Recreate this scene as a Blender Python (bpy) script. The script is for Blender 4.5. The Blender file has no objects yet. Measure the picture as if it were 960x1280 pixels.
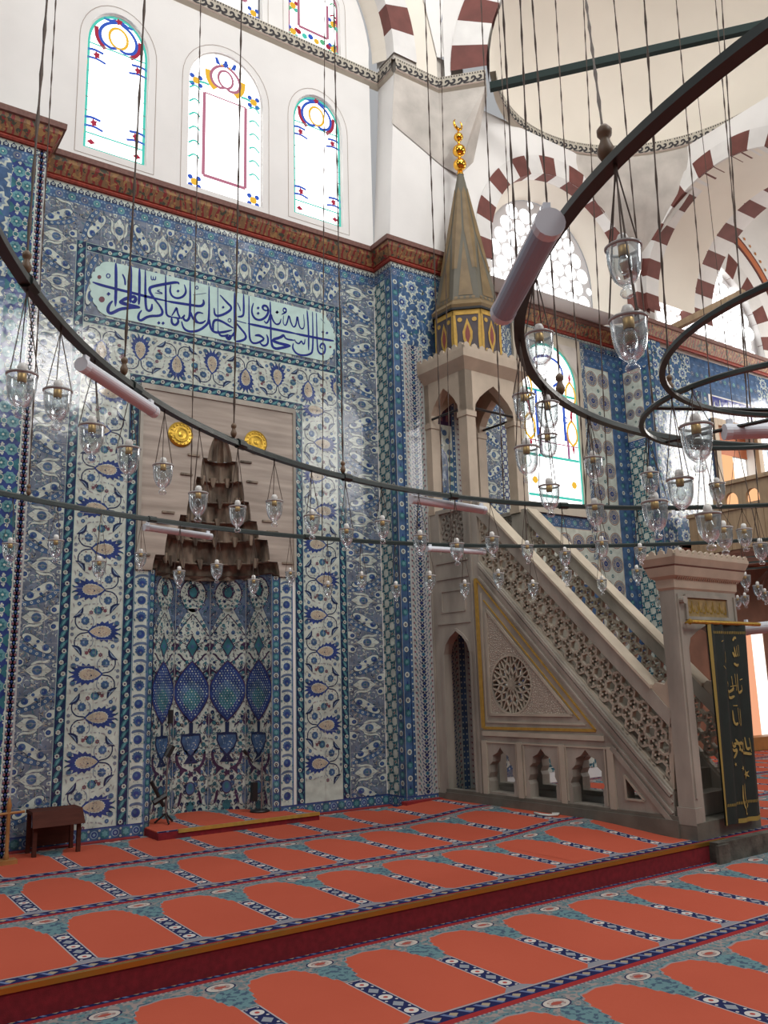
import bpy, bmesh, random
import numpy as np
from math import *
from mathutils import Vector, Matrix
from mathutils.geometry import tessellate_polygon
random.seed(7)
SC = bpy.context.scene
COL = SC.collection
# ------------------------------------------------------------------ camera
FPX, YAW, PIT, ROL, EYE = 1063.0, 0.603, 0.19655, -0.0274867, 1.62
def _rot(yaw, pit, rol):
    f = np.array([sin(yaw)*cos(pit), cos(yaw)*cos(pit), sin(pit)])
    r = np.array([cos(yaw), -sin(yaw), 0.0]); u = np.cross(r, f)
    c, s = cos(rol), sin(rol)
    return np.stack([c*r + s*u, -(-s*r + c*u), f])
RM = _rot(YAW, PIT, ROL)
CAMP = np.array([0.0, 0.0, EYE])
cd = bpy.data.cameras.new('camera'); cam = bpy.data.objects.new('camera', cd); COL.objects.link(cam)
cd.sensor_fit = 'VERTICAL'; cd.sensor_height = 24.0; cd.lens = 24.0*FPX/1280.0; cd.clip_end = 200
_m = Matrix(((RM[0][0], -RM[1][0], -RM[2][0], 0), (RM[0][1], -RM[1][1], -RM[2][1], 0), (RM[0][2], -RM[1][2], -RM[2][2], 0), (0, 0, 0, 1)))
cam.matrix_world = Matrix.Translation(Vector(CAMP)) @ _m
SC.camera = cam
# measuring aids: where the sight line of a place measured in the photograph meets a real plane of the room
def _ray(x, y): return RM.T @ np.array([(x-480)/FPX, (y-640)/FPX, 1.0])
def onz(x, y, z): d = _ray(x, y); return CAMP + d*((z-EYE)/d[2])
def ony(x, y, Y): d = _ray(x, y); return CAMP + d*(Y/d[1])
def onx(x, y, X): d = _ray(x, y); return CAMP + d*(X/d[0])
def proj(P): q = RM @ (np.array(P, float)-CAMP); return np.array([480+FPX*q[0]/q[2], 640+FPX*q[1]/q[2], q[2]])
# ------------------------------------------------------------------ materials
def node(nt, t, **kw):
    n = nt.nodes.new(t)
    for k, v in kw.items(): setattr(n, k, v)
    return n
class E:
    """tiny shader-math expression"""
    nt = None
    def __init__(s, sock): s.s = sock
    @staticmethod
    def op(o, *a, clamp=False):
        n = E.nt.nodes.new('ShaderNodeMath'); n.operation = o; n.use_clamp = clamp
        for i, x in enumerate(a):
            if isinstance(x, E): E.nt.links.new(x.s, n.inputs[i])
            else: n.inputs[i].default_value = x
        return E(n.outputs[0])
    def __add__(s, o): return E.op('ADD', s, o)
    __radd__ = __add__
    def __sub__(s, o): return E.op('SUBTRACT', s, o)
    def __rsub__(s, o): return E.op('SUBTRACT', o, s)
    def __mul__(s, o): return E.op('MULTIPLY', s, o)
    __rmul__ = __mul__
    def __truediv__(s, o): return E.op('DIVIDE', s, o)
    def lt(s, o): return E.op('LESS_THAN', s, o)
    def gt(s, o): return E.op('GREATER_THAN', s, o)
    def fr(s): return E.op('FRACT', s)
    def ab(s): return E.op('ABSOLUTE', s)
    def mn(s, o): return E.op('MINIMUM', s, o)
    def mx(s, o): return E.op('MAXIMUM', s, o)
    def sin(s): return E.op('SINE', s)
    def per(s, p, off=0.0):          # signed distance to the nearest multiple of p
        return (((s-off)/p + 0.5).fr() - 0.5)*p
def mixc(f, a, b):
    n = E.nt.nodes.new('ShaderNodeMix'); n.data_type = 'RGBA'
    for sock, v in ((n.inputs[0], f), (n.inputs[6], a), (n.inputs[7], b)):
        if isinstance(v, E): E.nt.links.new(v.s, sock)
        elif hasattr(v, 'is_linked'): E.nt.links.new(v, sock)
        else: sock.default_value = (*v, 1) if isinstance(v, tuple) and len(v) == 3 else v
    return n.outputs[2]
def base_mat(name):
    m = bpy.data.materials.new(name); m.use_nodes = True; nt = m.node_tree
    return m, nt, nt.nodes['Principled BSDF']
def mat(name, col, rough=.6, metal=0.0, spec=.5, noise=0.0, nscale=6.0, bump=0.0, bscale=30.0, emit=0.0, coat=0.0, stretch=None, col2=None):
    m, nt, b = base_mat(name)
    b.inputs['Base Color'].default_value = (*col, 1); b.inputs['Roughness'].default_value = rough
    b.inputs['Metallic'].default_value = metal; b.inputs['Specular IOR Level'].default_value = spec
    if coat: b.inputs['Coat Weight'].default_value = coat; b.inputs['Coat Roughness'].default_value = .08
    if emit: b.inputs['Emission Color'].default_value = (*col, 1); b.inputs['Emission Strength'].default_value = emit
    if noise or bump:
        tc = node(nt, 'ShaderNodeTexCoord'); mp = node(nt, 'ShaderNodeMapping')
        nt.links.new(tc.outputs['Object'], mp.inputs[0])
        if stretch: mp.inputs['Scale'].default_value = stretch
    if noise:
        n = node(nt, 'ShaderNodeTexNoise'); n.inputs['Scale'].default_value = nscale; n.inputs['Detail'].default_value = 6
        nt.links.new(mp.outputs[0], n.inputs[0])
        r = node(nt, 'ShaderNodeValToRGB'); c2 = col2 or tuple(c*(1-noise) for c in col)
        r.color_ramp.elements[0].position = .35; r.color_ramp.elements[1].position = .68
        r.color_ramp.elements[0].color = (*c2, 1); r.color_ramp.elements[1].color = (*col, 1)
        nt.links.new(n.outputs[0], r.inputs[0]); nt.links.new(r.outputs[0], b.inputs['Base Color'])
    if bump:
        n2 = node(nt, 'ShaderNodeTexNoise'); n2.inputs['Scale'].default_value = bscale; n2.inputs['Detail'].default_value = 4
        nt.links.new(mp.outputs[0], n2.inputs[0])
        bp = node(nt, 'ShaderNodeBump'); bp.inputs['Strength'].default_value = bump; bp.inputs['Distance'].default_value = .02
        nt.links.new(n2.outputs[0], bp.inputs['Height']); nt.links.new(bp.outputs[0], b.inputs['Normal'])
    return m
def glaze(name, col, v=.18):
    """glazed tile colour: slight kiln variation, wavy glossy surface"""
    m, nt, b = base_mat(name)
    b.inputs['Roughness'].default_value = .13; b.inputs['Specular IOR Level'].default_value = .5
    tc = node(nt, 'ShaderNodeTexCoord')
    n = node(nt, 'ShaderNodeTexNoise'); n.inputs['Scale'].default_value = 9.0; n.inputs['Detail'].default_value = 3
    nt.links.new(tc.outputs['Object'], n.inputs[0])
    r = node(nt, 'ShaderNodeValToRGB'); r.color_ramp.elements[0].position = .3; r.color_ramp.elements[1].position = .7
    r.color_ramp.elements[0].color = (*[c*(1-v) for c in col], 1); r.color_ramp.elements[1].color = (*[min(1, c*(1+v)) for c in col], 1)
    nt.links.new(n.outputs[0], r.inputs[0]); nt.links.new(r.outputs[0], b.inputs['Base Color'])
    n2 = node(nt, 'ShaderNodeTexNoise'); n2.inputs['Scale'].default_value = 4.5; n2.inputs['Detail'].default_value = 2
    nt.links.new(tc.outputs['Object'], n2.inputs[0])
    bp = node(nt, 'ShaderNodeBump'); bp.inputs['Strength'].default_value = .25; bp.inputs['Distance'].default_value = .02
    nt.links.new(n2.outputs[0], bp.inputs['Height']); nt.links.new(bp.outputs[0], b.inputs['Normal'])
    return m
def emat(name, col, s):
    m = bpy.data.materials.new(name); m.use_nodes = True; nt = m.node_tree; nt.nodes.clear()
    o = node(nt, 'ShaderNodeOutputMaterial'); e = node(nt, 'ShaderNodeEmission')
    e.inputs[0].default_value = (*col, 1); e.inputs[1].default_value = s; nt.links.new(e.outputs[0], o.inputs[0])
    return m
G = {  # tile palette
 'w': glaze('tile_white', (.52, .58, .52)), 'c': glaze('tile_cobalt', (.030, .055, .20), .3), 'b': glaze('tile_blue', (.058, .118, .235), .35),
 't': glaze('tile_teal', (.040, .155, .19), .3), 'q': glaze('tile_turquoise', (.12, .28, .31), .25), 'n': glaze('tile_navy', (.018, .03, .085), .3),
 'v': glaze('tile_violet_grey', (.155, .185, .24), .3), 'y': glaze('tile_blue_grey', (.11, .16, .25), .3), 'r': glaze('tile_dull_red', (.17, .07, .09), .3),
 'e': glaze('tile_beige', (.46, .40, .30), .2), 'a': glaze('tile_aqua', (.50, .68, .64), .08), 'k': glaze('tile_inscription_blue', (.018, .03, .22), .2),
 'g': glaze('tile_grey', (.30, .29, .31), .2), 'm': glaze('tile_mauve', (.055, .03, .075), .3), 'l': glaze('tile_light_blue', (.21, .30, .41), .25), 'j': glaze('tile_joint', (.42, .43, .42), .1)}
KEYS = list(G)
M = dict(
 plaster=mat('white_plaster', (.79, .78, .76), .85, noise=.07, nscale=1.5, bump=.05, bscale=40),
 plaster2=mat('cream_plaster', (.78, .73, .64), .85, noise=.06, nscale=1.2),
 stain=mat('stained_stone', (.60, .56, .51), .8, noise=.35, nscale=2.2, bump=.1),
 marble=mat('grey_marble', (.43, .395, .335), .42, noise=.4, nscale=3.5, bump=.04, stretch=(1, 1, .35)),
 marble_l=mat('pale_worn_marble', (.50, .45, .36), .45, noise=.22, nscale=3.0, bump=.05),
 marble_p=mat('canopy_marble', (.52, .43, .33), .5, noise=.2, nscale=4.0, bump=.04),
 marble_d=mat('dark_plinth_stone', (.17, .16, .13), .55, noise=.35, nscale=4.0, bump=.1),
 slab=mat('veined_marble_slab', (.46, .39, .33), .35, noise=.3, nscale=2.0, stretch=(.6, 1, 6), col2=(.28, .23, .19)),
 hood=mat('sooty_brown_stone', (.34, .27, .20), .7, noise=.8, nscale=6.0, bump=.25, stretch=(1.5, 1.5, .5)),
 gold=mat('gilding', (.72, .45, .07), .35, metal=.85, noise=.3, nscale=30),
 goldline=mat('gold_paint', (.55, .34, .07), .5, metal=.35, noise=.2, nscale=20),
 goldball=mat('polished_gold', (.85, .45, .06), .16, metal=1.0),
 red=mat('red_voussoir_stone', (.17, .055, .045), .75, noise=.25, nscale=5.0),
 whitest=mat('white_voussoir_stone', (.74, .73, .71), .75, noise=.1, nscale=4.0),
 iron=mat('dark_green_iron', (.018, .028, .026), .32, metal=.2, spec=.6),
 rust=mat('rusty_chain_iron', (.075, .05, .038), .6, metal=.4),
 wood=mat('reddish_wood', (.085, .026, .018), .75, spec=.15, noise=.3, nscale=4, stretch=(1, 6, 6)),
 wood_y=mat('honey_wood', (.38, .17, .05), .5, noise=.3, nscale=5),
 wood_p=mat('pale_panel_wood', (.42, .30, .18), .55, noise=.25, nscale=4, stretch=(5, 5, .6)),
 wood_b=mat('brown_door_wood', (.22, .10, .06), .55, noise=.3, nscale=3),
 black=mat('black_metal', (.012, .012, .013), .4, spec=.5),
 chrome=mat('grey_steel', (.4, .4, .4), .3, metal=.9),
 white=mat('white_enamel', (.72, .76, .82), .35), pink=mat('bounce_tinted_diffuser', (.60, .53, .57), .4),  # rose tint in the diffuser colour stands in for carpet bounce
 greyfix=mat('lilac_grey_diffuser', (.33, .40, .50), .5), bulbw=mat('white_porcelain', (.85, .84, .8), .3),
 brass=mat('dull_brass', (.55, .36, .14), .4, metal=.6),
 bob=mat('turned_wood_bob', (.16, .10, .055), .5),
 riser=mat('red_riser_carpet', (.22, .010, .018), .95, noise=.3, nscale=25, bump=.15, bscale=250),
 redcar=mat('plain_red_carpet', (.30, .022, .025), .95, noise=.3, nscale=20),
 curtain=mat('dark_green_velvet', (.010, .020, .016), .75, noise=.3, nscale=8),
 spire=mat('weathered_spire_lead', (.125, .115, .085), .6, noise=.25, nscale=5, stretch=(1, 1, .4)),
 spireg=mat('faded_spire_gilding', (.20, .135, .06), .55, noise=.25, nscale=6),
 drumd=mat('dark_painted_drum', (.075, .06, .07), .6, noise=.3, nscale=6), drumr=mat('faded_red_paint', (.22, .05, .04), .6),
 band=mat('scroll_band_cream', (.50, .46, .38), .8, noise=.12, nscale=4), ink=mat('scroll_band_ink', (.035, .032, .035), .8),
 bandedge=mat('band_brown_edge', (.32, .25, .21), .8),
 lattice=mat('plaster_lattice', (.66, .65, .66), .85),
 steprail=mat('pale_handrail_top', (.62, .54, .42), .4, noise=.15, nscale=6),
 terr=mat('terracotta_paint', (.50, .16, .07), .7), orange=mat('orange_leaf_paint', (.5, .2, .06), .7),
 cable=mat('white_cable_plastic', (.7, .72, .66), .5),
 tanwall=mat('tan_plaster', (.36, .20, .14), .8, noise=.2, nscale=2),
)
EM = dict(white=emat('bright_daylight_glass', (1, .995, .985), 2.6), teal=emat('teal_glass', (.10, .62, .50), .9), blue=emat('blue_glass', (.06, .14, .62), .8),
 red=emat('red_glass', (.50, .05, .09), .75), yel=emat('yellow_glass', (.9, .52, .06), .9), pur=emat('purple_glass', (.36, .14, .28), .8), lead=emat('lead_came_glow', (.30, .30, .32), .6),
 green=emat('green_glass', (.15, .55, .28), .8), orange=emat('glowing_orange_curtain', (1.0, .50, .25), 1.05), cream=emat('glowing_white_cloth', (1.0, .93, .84), 1.5), pinkr=emat('rose_glass', (.52, .20, .28), .85))  # orange and cream emission stands in for sunlight on cloth and leaves
# thin clear glass for the lamps
def thin_glass(name):
    m = bpy.data.materials.new(name); m.use_nodes = True; nt = m.node_tree; nt.nodes.clear()
    o = node(nt, 'ShaderNodeOutputMaterial'); t = node(nt, 'ShaderNodeBsdfTransparent'); g = node(nt, 'ShaderNodeBsdfGlossy'); d = node(nt, 'ShaderNodeBsdfDiffuse')
    t.inputs[0].default_value = (.93, .95, .95, 1); g.inputs['Roughness'].default_value = .06; g.inputs[0].default_value = (.95, .97, 1, 1); d.inputs[0].default_value = (.6, .63, .65, 1)
    lw = node(nt, 'ShaderNodeLayerWeight'); lw.inputs[0].default_value = .36
    m1 = node(nt, 'ShaderNodeMixShader'); m2 = node(nt, 'ShaderNodeMixShader'); m2.inputs[0].default_value = .05
    nt.links.new(lw.outputs['Facing'], m1.inputs[0]); nt.links.new(t.outputs[0], m1.inputs[1]); nt.links.new(g.outputs[0], m1.inputs[2])
    nt.links.new(m1.outputs[0], m2.inputs[1]); nt.links.new(d.outputs[0], m2.inputs[2]); nt.links.new(m2.outputs[0], o.inputs[0])
    return m
M['glass'] = thin_glass('clear_lamp_glass')
# carved relief
def relief_mat():
    m, nt, b = base_mat('carved_relief_marble'); b.inputs['Roughness'].default_value = .6
    tc = node(nt, 'ShaderNodeTexCoord'); v = node(nt, 'ShaderNodeTexVoronoi'); v.feature = 'DISTANCE_TO_EDGE'; v.inputs['Scale'].default_value = 42
    nt.links.new(tc.outputs['Object'], v.inputs['Vector'])
    r = node(nt, 'ShaderNodeValToRGB'); r.color_ramp.elements[0].color = (.30, .26, .21, 1); r.color_ramp.elements[1].color = (.52, .46, .38, 1); r.color_ramp.elements[1].position = .25
    nt.links.new(v.outputs['Distance'], r.inputs[0]); nt.links.new(r.outputs[0], b.inputs['Base Color'])
    bp = node(nt, 'ShaderNodeBump'); bp.inputs['Strength'].default_value = .7; bp.inputs['Distance'].default_value = .02
    nt.links.new(v.outputs['Distance'], bp.inputs['Height']); nt.links.new(bp.outputs[0], b.inputs['Normal'])
    return m
M['relief'] = relief_mat()
# painted red cornice
def cornice_mat():
    m, nt, b = base_mat('painted_red_cornice'); b.inputs['Roughness'].default_value = .6; E.nt = nt
    tc = node(nt, 'ShaderNodeTexCoord'); w = node(nt, 'ShaderNodeTexWave'); w.inputs['Scale'].default_value = 4.2; w.inputs['Distortion'].default_value = 7; w.inputs['Detail'].default_value = 2
    nt.links.new(tc.outputs['Object'], w.inputs[0])
    n = node(nt, 'ShaderNodeTexNoise'); n.inputs['Scale'].default_value = 16; nt.links.new(tc.outputs['Object'], n.inputs[0])
    a = mixc(E(w.outputs[1]).gt(.72), (.22, .12, .055), (.22, .022, .022)); c = mixc(E(n.outputs[0]).gt(.60), a, (.05, .055, .035)); d = mixc(E(n.outputs[0]).lt(.40), c, (.34, .19, .07))
    nt.links.new(d, b.inputs['Base Color']); return m
M['cornice'] = cornice_mat()
M['cornice_t'] = mat('dull_rose_cornice_edge', (.20, .095, .075), .7, noise=.3, nscale=30)
M['cornice_b'] = mat('bright_red_cornice_edge', (.34, .05, .03), .7, noise=.45, nscale=26)
# ------------------------------------------------------------------ mesh builder
ORG = {}
class MB:
    def __init__(s): s.v = []; s.f = []; s.mi = []; s.mats = []; s.cur = 0; s.sm = []; s.smooth = False
    def use(s, m):
        if m not in s.mats: s.mats.append(m)
        s.cur = s.mats.index(m); return s
    def add(s, vs, fs):
        k = len(s.v); s.v += [tuple(map(float, p)) for p in vs]
        for f in fs: s.f.append([i+k for i in f]); s.mi.append(s.cur); s.sm.append(s.smooth)
        return s
    def box(s, a, b, fr=None):
        (x0, y0, z0), (x1, y1, z1) = a, b
        vs = [(x0,y0,z0),(x1,y0,z0),(x1,y1,z0),(x0,y1,z0),(x0,y0,z1),(x1,y0,z1),(x1,y1,z1),(x0,y1,z1)]
        if fr: vs = [fr(*p) for p in vs]
        return s.add(vs, [(0,3,2,1),(4,5,6,7),(0,1,5,4),(1,2,6,5),(2,3,7,6),(3,0,4,7)])
    def plate(s, outline, holes, fr, d0=0.0, d1=None, back=True):
        """2-D outline with holes -> sheet at depth d0, or a slab d0..d1 with reveals; fr(u,v,d)->xyz"""
        loops = [outline] + list(holes)
        tri = tessellate_polygon([[Vector((p[0], p[1], 0)) for p in l] for l in loops])
        pts = [p for l in loops for p in l]; n = len(pts)
        def orient(t):
            a, b, c = (pts[i] for i in t); return t if (b[0]-a[0])*(c[1]-a[1])-(b[1]-a[1])*(c[0]-a[0]) > 0 else (t[0], t[2], t[1])
        tri = [orient(t) for t in tri]
        s.add([fr(p[0], p[1], d0) for p in pts], tri)
        if d1 is not None:
            if back: s.add([fr(p[0], p[1], d1) for p in pts], [(a, c, b) for a, b, c in tri])
            for li, l in enumerate(loops):
                ar = sum(l[i][0]*l[(i+1) % len(l)][1]-l[(i+1) % len(l)][0]*l[i][1] for i in range(len(l)))
                k = len(l); vs = [fr(p[0], p[1], d0) for p in l]+[fr(p[0], p[1], d1) for p in l]
                fs = [(i, i+k, (i+1) % k+k, (i+1) % k) for i in range(k)]
                if (ar < 0) != (li > 0): fs = [f[::-1] for f in fs]
                s.add(vs, fs)
        return s
    def tube(s, path, r, n=8, closed=False, caps=True):
        P = [Vector(p) for p in path]; N = len(P); k = len(s.v); R = r if hasattr(r, '__len__') else [r]*N
        ref = None; vs = []
        for i in range(N):
            t = (P[(i+1) % N]-P[i-1]) if closed else (P[min(i+1, N-1)]-P[max(i-1, 0)])
            t.normalize()
            if ref is None: ref = Vector((0, 0, 1)) if abs(t.z) < .9 else Vector((1, 0, 0))
            a = ref - t*ref.dot(t)
            if a.length < 1e-6: a = Vector((1, 0, 0)) - t*t.x
            a.normalize(); b = t.cross(a); ref = a
            for j in range(n):
                th = 2*pi*(j+.5)/n; vs.append(P[i]+(a*cos(th)+b*sin(th))*R[i])
        fs = [(i*n+j, i*n+(j+1) % n, ((i+1) % N)*n+(j+1) % n, ((i+1) % N)*n+j) for i in range(N if closed else N-1) for j in range(n)]
        if caps and not closed: fs += [tuple(range(n))[::-1], tuple((N-1)*n+j for j in range(n))]
        return s.add(vs, fs)
    def lathe(s, prof, c=(0, 0, 0), n=20, fr=None, caps=False):
        vs = []
        for r, z in prof:
            for j in range(n):
                p = (c[0]+r*cos(2*pi*j/n), c[1]+r*sin(2*pi*j/n), c[2]+z); vs.append(fr(*p) if fr else p)
        m = len(prof)
        fs = [(i*n+j, i*n+(j+1) % n, (i+1)*n+(j+1) % n, (i+1)*n+j) for i in range(m-1) for j in range(n)]
        if caps: fs += [tuple(range(n))[::-1], tuple((m-1)*n+j for j in range(n))]
        return s.add(vs, fs)
    def sweep(s, prof, path, closed=False, caps=True, mats=None):
        """profile (out, up) swept along a horizontal path with mitred corners; out = left-hand... right side of travel"""
        N = len(path); P = [Vector((p[0], p[1], 0)) for p in path]; Z = [p[2] for p in path]; rows = []
        for i in range(N):
            d0 = (P[i]-P[i-1]) if (i > 0 or closed) else None; d1 = (P[(i+1) % N]-P[i]) if (i < N-1 or closed) else None
            if d0 is None: d0 = d1
            if d1 is None: d1 = d0
            n0 = Vector((d0.y, -d0.x, 0)).normalized(); n1 = Vector((d1.y, -d1.x, 0)).normalized()
            m = n0+n1; m.normalize(); q = m/max(.25, m.dot(n0))
            rows.append([tuple(P[i]+q*o+Vector((0, 0, Z[i]+u))) for o, u in prof])
        k = len(prof)
        for i in range(N if closed else N-1):
            A, B = rows[i], rows[(i+1) % N]
            for j in range(k-1):
                if mats: s.use(mats[j])
                s.add([A[j], B[j], B[j+1], A[j+1]], [(0, 1, 2, 3)])
        if caps and not closed:
            s.add(rows[0], [tuple(range(k))]); s.add(rows[-1], [tuple(range(k))[::-1]])
        return s
    def build(s, name, parent=None, loc=None, m=None):
        if m is not None: s.mats = [m]; s.mi = [0]*len(s.f)
        V = np.array(s.v, float)
        if parent is not None: o = ORG[parent.name]
        elif loc is not None: o = np.array(loc, float)
        else: o = np.array([(V[:, 0].min()+V[:, 0].max())/2, (V[:, 1].min()+V[:, 1].max())/2, V[:, 2].min()])
        me = bpy.data.meshes.new(name); me.from_pydata((V-o).tolist(), [], s.f)
        for x in s.mats: me.materials.append(x)
        me.polygons.foreach_set('material_index', s.mi); me.polygons.foreach_set('use_smooth', s.sm); me.update()
        ob = bpy.data.objects.new(name, me); COL.objects.link(ob)
        if parent is not None: ob.parent = parent
        else: ob.location = o
        ORG[ob.name] = o
        return ob
def tag(o, label, cat, group=None):
    o['label'] = label; o['category'] = cat
    if group: o['group'] = group
    return o
def thing(name, loc, label, cat, group=None):
    o = bpy.data.objects.new(name, None); COL.objects.link(o); o.location = loc; o.empty_display_size = .1
    ORG[o.name] = np.array(loc, float); return tag(o, label, cat, group)
def struct(o): o['kind'] = 'structure'; return o
def frame(O, U, V):
    O, U, V = (np.array(x, float) for x in (O, U, V)); N = np.cross(U, V)
    return lambda u, v, d=0.0: tuple(O+U*u+V*v+N*d)
def arch(cx, w, z0, zs, k=1.0, n=9, pointed=0.0):
    """closed outline of an arched opening: half width w, base z0, spring zs, rise k*w; pointed 0..1"""
    pts = [(cx-w, z0), (cx+w, z0)]
    for i in range(2*n+1):
        t = pi*i/(2*n); x = cos(t); y = sin(t)
        y = y*(1-pointed)+pointed*(1-abs(x))**.75
        pts.append((cx+w*x, zs+k*w*y))
    return pts
def circ(cx, cy, r, n=20, ry=None, a0=0.0): return [(cx+r*cos(a0+2*pi*i/n), cy+(ry or r)*sin(a0+2*pi*i/n)) for i in range(n)]
def ribbon(pts, w, taper=True):
    """flat stroke polygon along a polyline"""
    P = np.array(pts, float); n = len(P)
    if n < 2: return []
    if n > 2:   # smooth once (Chaikin keeps ends)
        for _ in range(2):
            Q = [P[0]]
            for i in range(len(P)-1): Q += [P[i]*.75+P[i+1]*.25, P[i]*.25+P[i+1]*.75]
            Q.append(P[-1]); P = np.array(Q)
    n = len(P); L = []; Rr = []
    for i in range(n):
        t = P[min(i+1, n-1)]-P[max(i-1, 0)]; l = np.hypot(*t) or 1; nn = np.array([-t[1], t[0]])/l
        k = w/2*(1 if not taper else min(1, .35+3*min(i, n-1-i)/n))
        L.append(P[i]+nn*k); Rr.append(P[i]-nn*k)
    return [[tuple(L[i]), tuple(Rr[i]), tuple(Rr[i+1]), tuple(L[i+1])] for i in range(n-1)]
# ------------------------------------------------------------------ tile designs (flat coloured pieces set in one glazed surface)
class Pat:
    def __init__(s): s.it = []
    def a(s, lay, key, pts): s.it.append((lay, key, np.array(pts, float))); return s
    def c(s, lay, key, x, y, r, n=14, ry=None): return s.a(lay, key, circ(x, y, r, n, ry))
    def st(s, lay, key, pts, w, taper=True):
        for q in ribbon(pts, w, taper): s.a(lay, key, q)
        return s
    def leaf(s, lay, key, x, y, L, W, ang, curve=0.0, n=7):
        up = []; dn = []
        for i in range(n+1):
            t = i/n; px = (t-.5)*L; b = curve*L*(1-(2*t-1)**2); h = W/2*sin(pi*t)**.8
            up.append((px, b+h)); dn.append((px, b-h))
        c, k = cos(ang), sin(ang)
        return s.a(lay, key, [(x+p*c-q*k, y+p*k+q*c) for p, q in up+dn[-2:0:-1]])
    def ros(s, lay, key, x, y, r, n=8, dip=.72, a0=0.0):
        return s.a(lay, key, [(x+r*(1 if i % 2 else dip)*cos(a0+pi*i/n), y+r*(1 if i % 2 else dip)*sin(a0+pi*i/n)) for i in range(2*n)])
    def stamp(s, o, dx, dy, mx=1, my=1, rot=False, lay=0):
        for l, k, p in o.it:
            q = p*np.array([mx, my])
            if rot: q = q[:, ::-1]
            s.it.append((l+lay, k, q+np.array([dx, dy])))
        return s
    def box(s, lay, key, x0, y0, x1, y1): return s.a(lay, key, [(x0, y0), (x1, y0), (x1, y1), (x0, y1)])
def clip(p, x0, y0, x1, y1):
    for ax, lim, sg in ((0, x0, 1), (0, x1, -1), (1, y0, 1), (1, y1, -1)):
        if len(p) < 3: return p
        d = (p[:, ax]-lim)*sg
        if (d >= 0).all(): continue
        if (d < 0).all(): return p[:0]
        out = []
        for i in range(len(p)):
            a, b, da, db = p[i-1], p[i], d[i-1], d[i]
            if (da < 0) != (db < 0): out.append(a+(b-a)*(da/(da-db)))
            if db >= 0: out.append(b)
        p = np.array(out) if out else p[:0]
    return p
EPS = .0007
def tiles(name, parent, fr, rect, pat, d0=.004, joints=None, poly=None):
    """one tile panel: everything in pat clipped to rect, laid on a ground slab"""
    x0, y0, x1, y1 = rect; V = []; F = []; MI = []
    for l, k, p in pat.it:
        if len(p) < 3 or p[:, 0].max() < x0 or p[:, 0].min() > x1 or p[:, 1].max() < y0 or p[:, 1].min() > y1: continue
        q = clip(p, x0, y0, x1, y1)
        if len(q) < 3: continue
        ar = np.sum(q[:, 0]*np.roll(q[:, 1], -1)-np.roll(q[:, 0], -1)*q[:, 1])
        if abs(ar) < 1e-7: continue
        if ar < 0: q = q[::-1]
        b = len(V); V += [fr(u, v, d0+l*EPS) for u, v in q]; F.append(list(range(b, b+len(q)))); MI.append(KEYS.index(k))
    if joints:   # joints between the square tiles
        l = 14; w = .0016
        for ax, (a, c) in ((0, (x0, x1)), (1, (y0, y1))):
            t = a+joints
            while t < c-.02:
                r = (t-w, y0, t+w, y1) if ax == 0 else (x0, t-w, x1, t+w)
                b = len(V); V += [fr(u, v, d0+l*EPS) for u, v in ((r[0], r[1]), (r[2], r[1]), (r[2], r[3]), (r[0], r[3]))]; F.append([b, b+1, b+2, b+3]); MI.append(KEYS.index('j'))
                t += joints
    mb = MB(); mb.v = V; mb.f = F; mb.mi = MI; mb.mats = [G[k] for k in KEYS]; mb.sm = [False]*len(F)
    return mb.build(name, parent)
rnd = random.Random(11)
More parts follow.
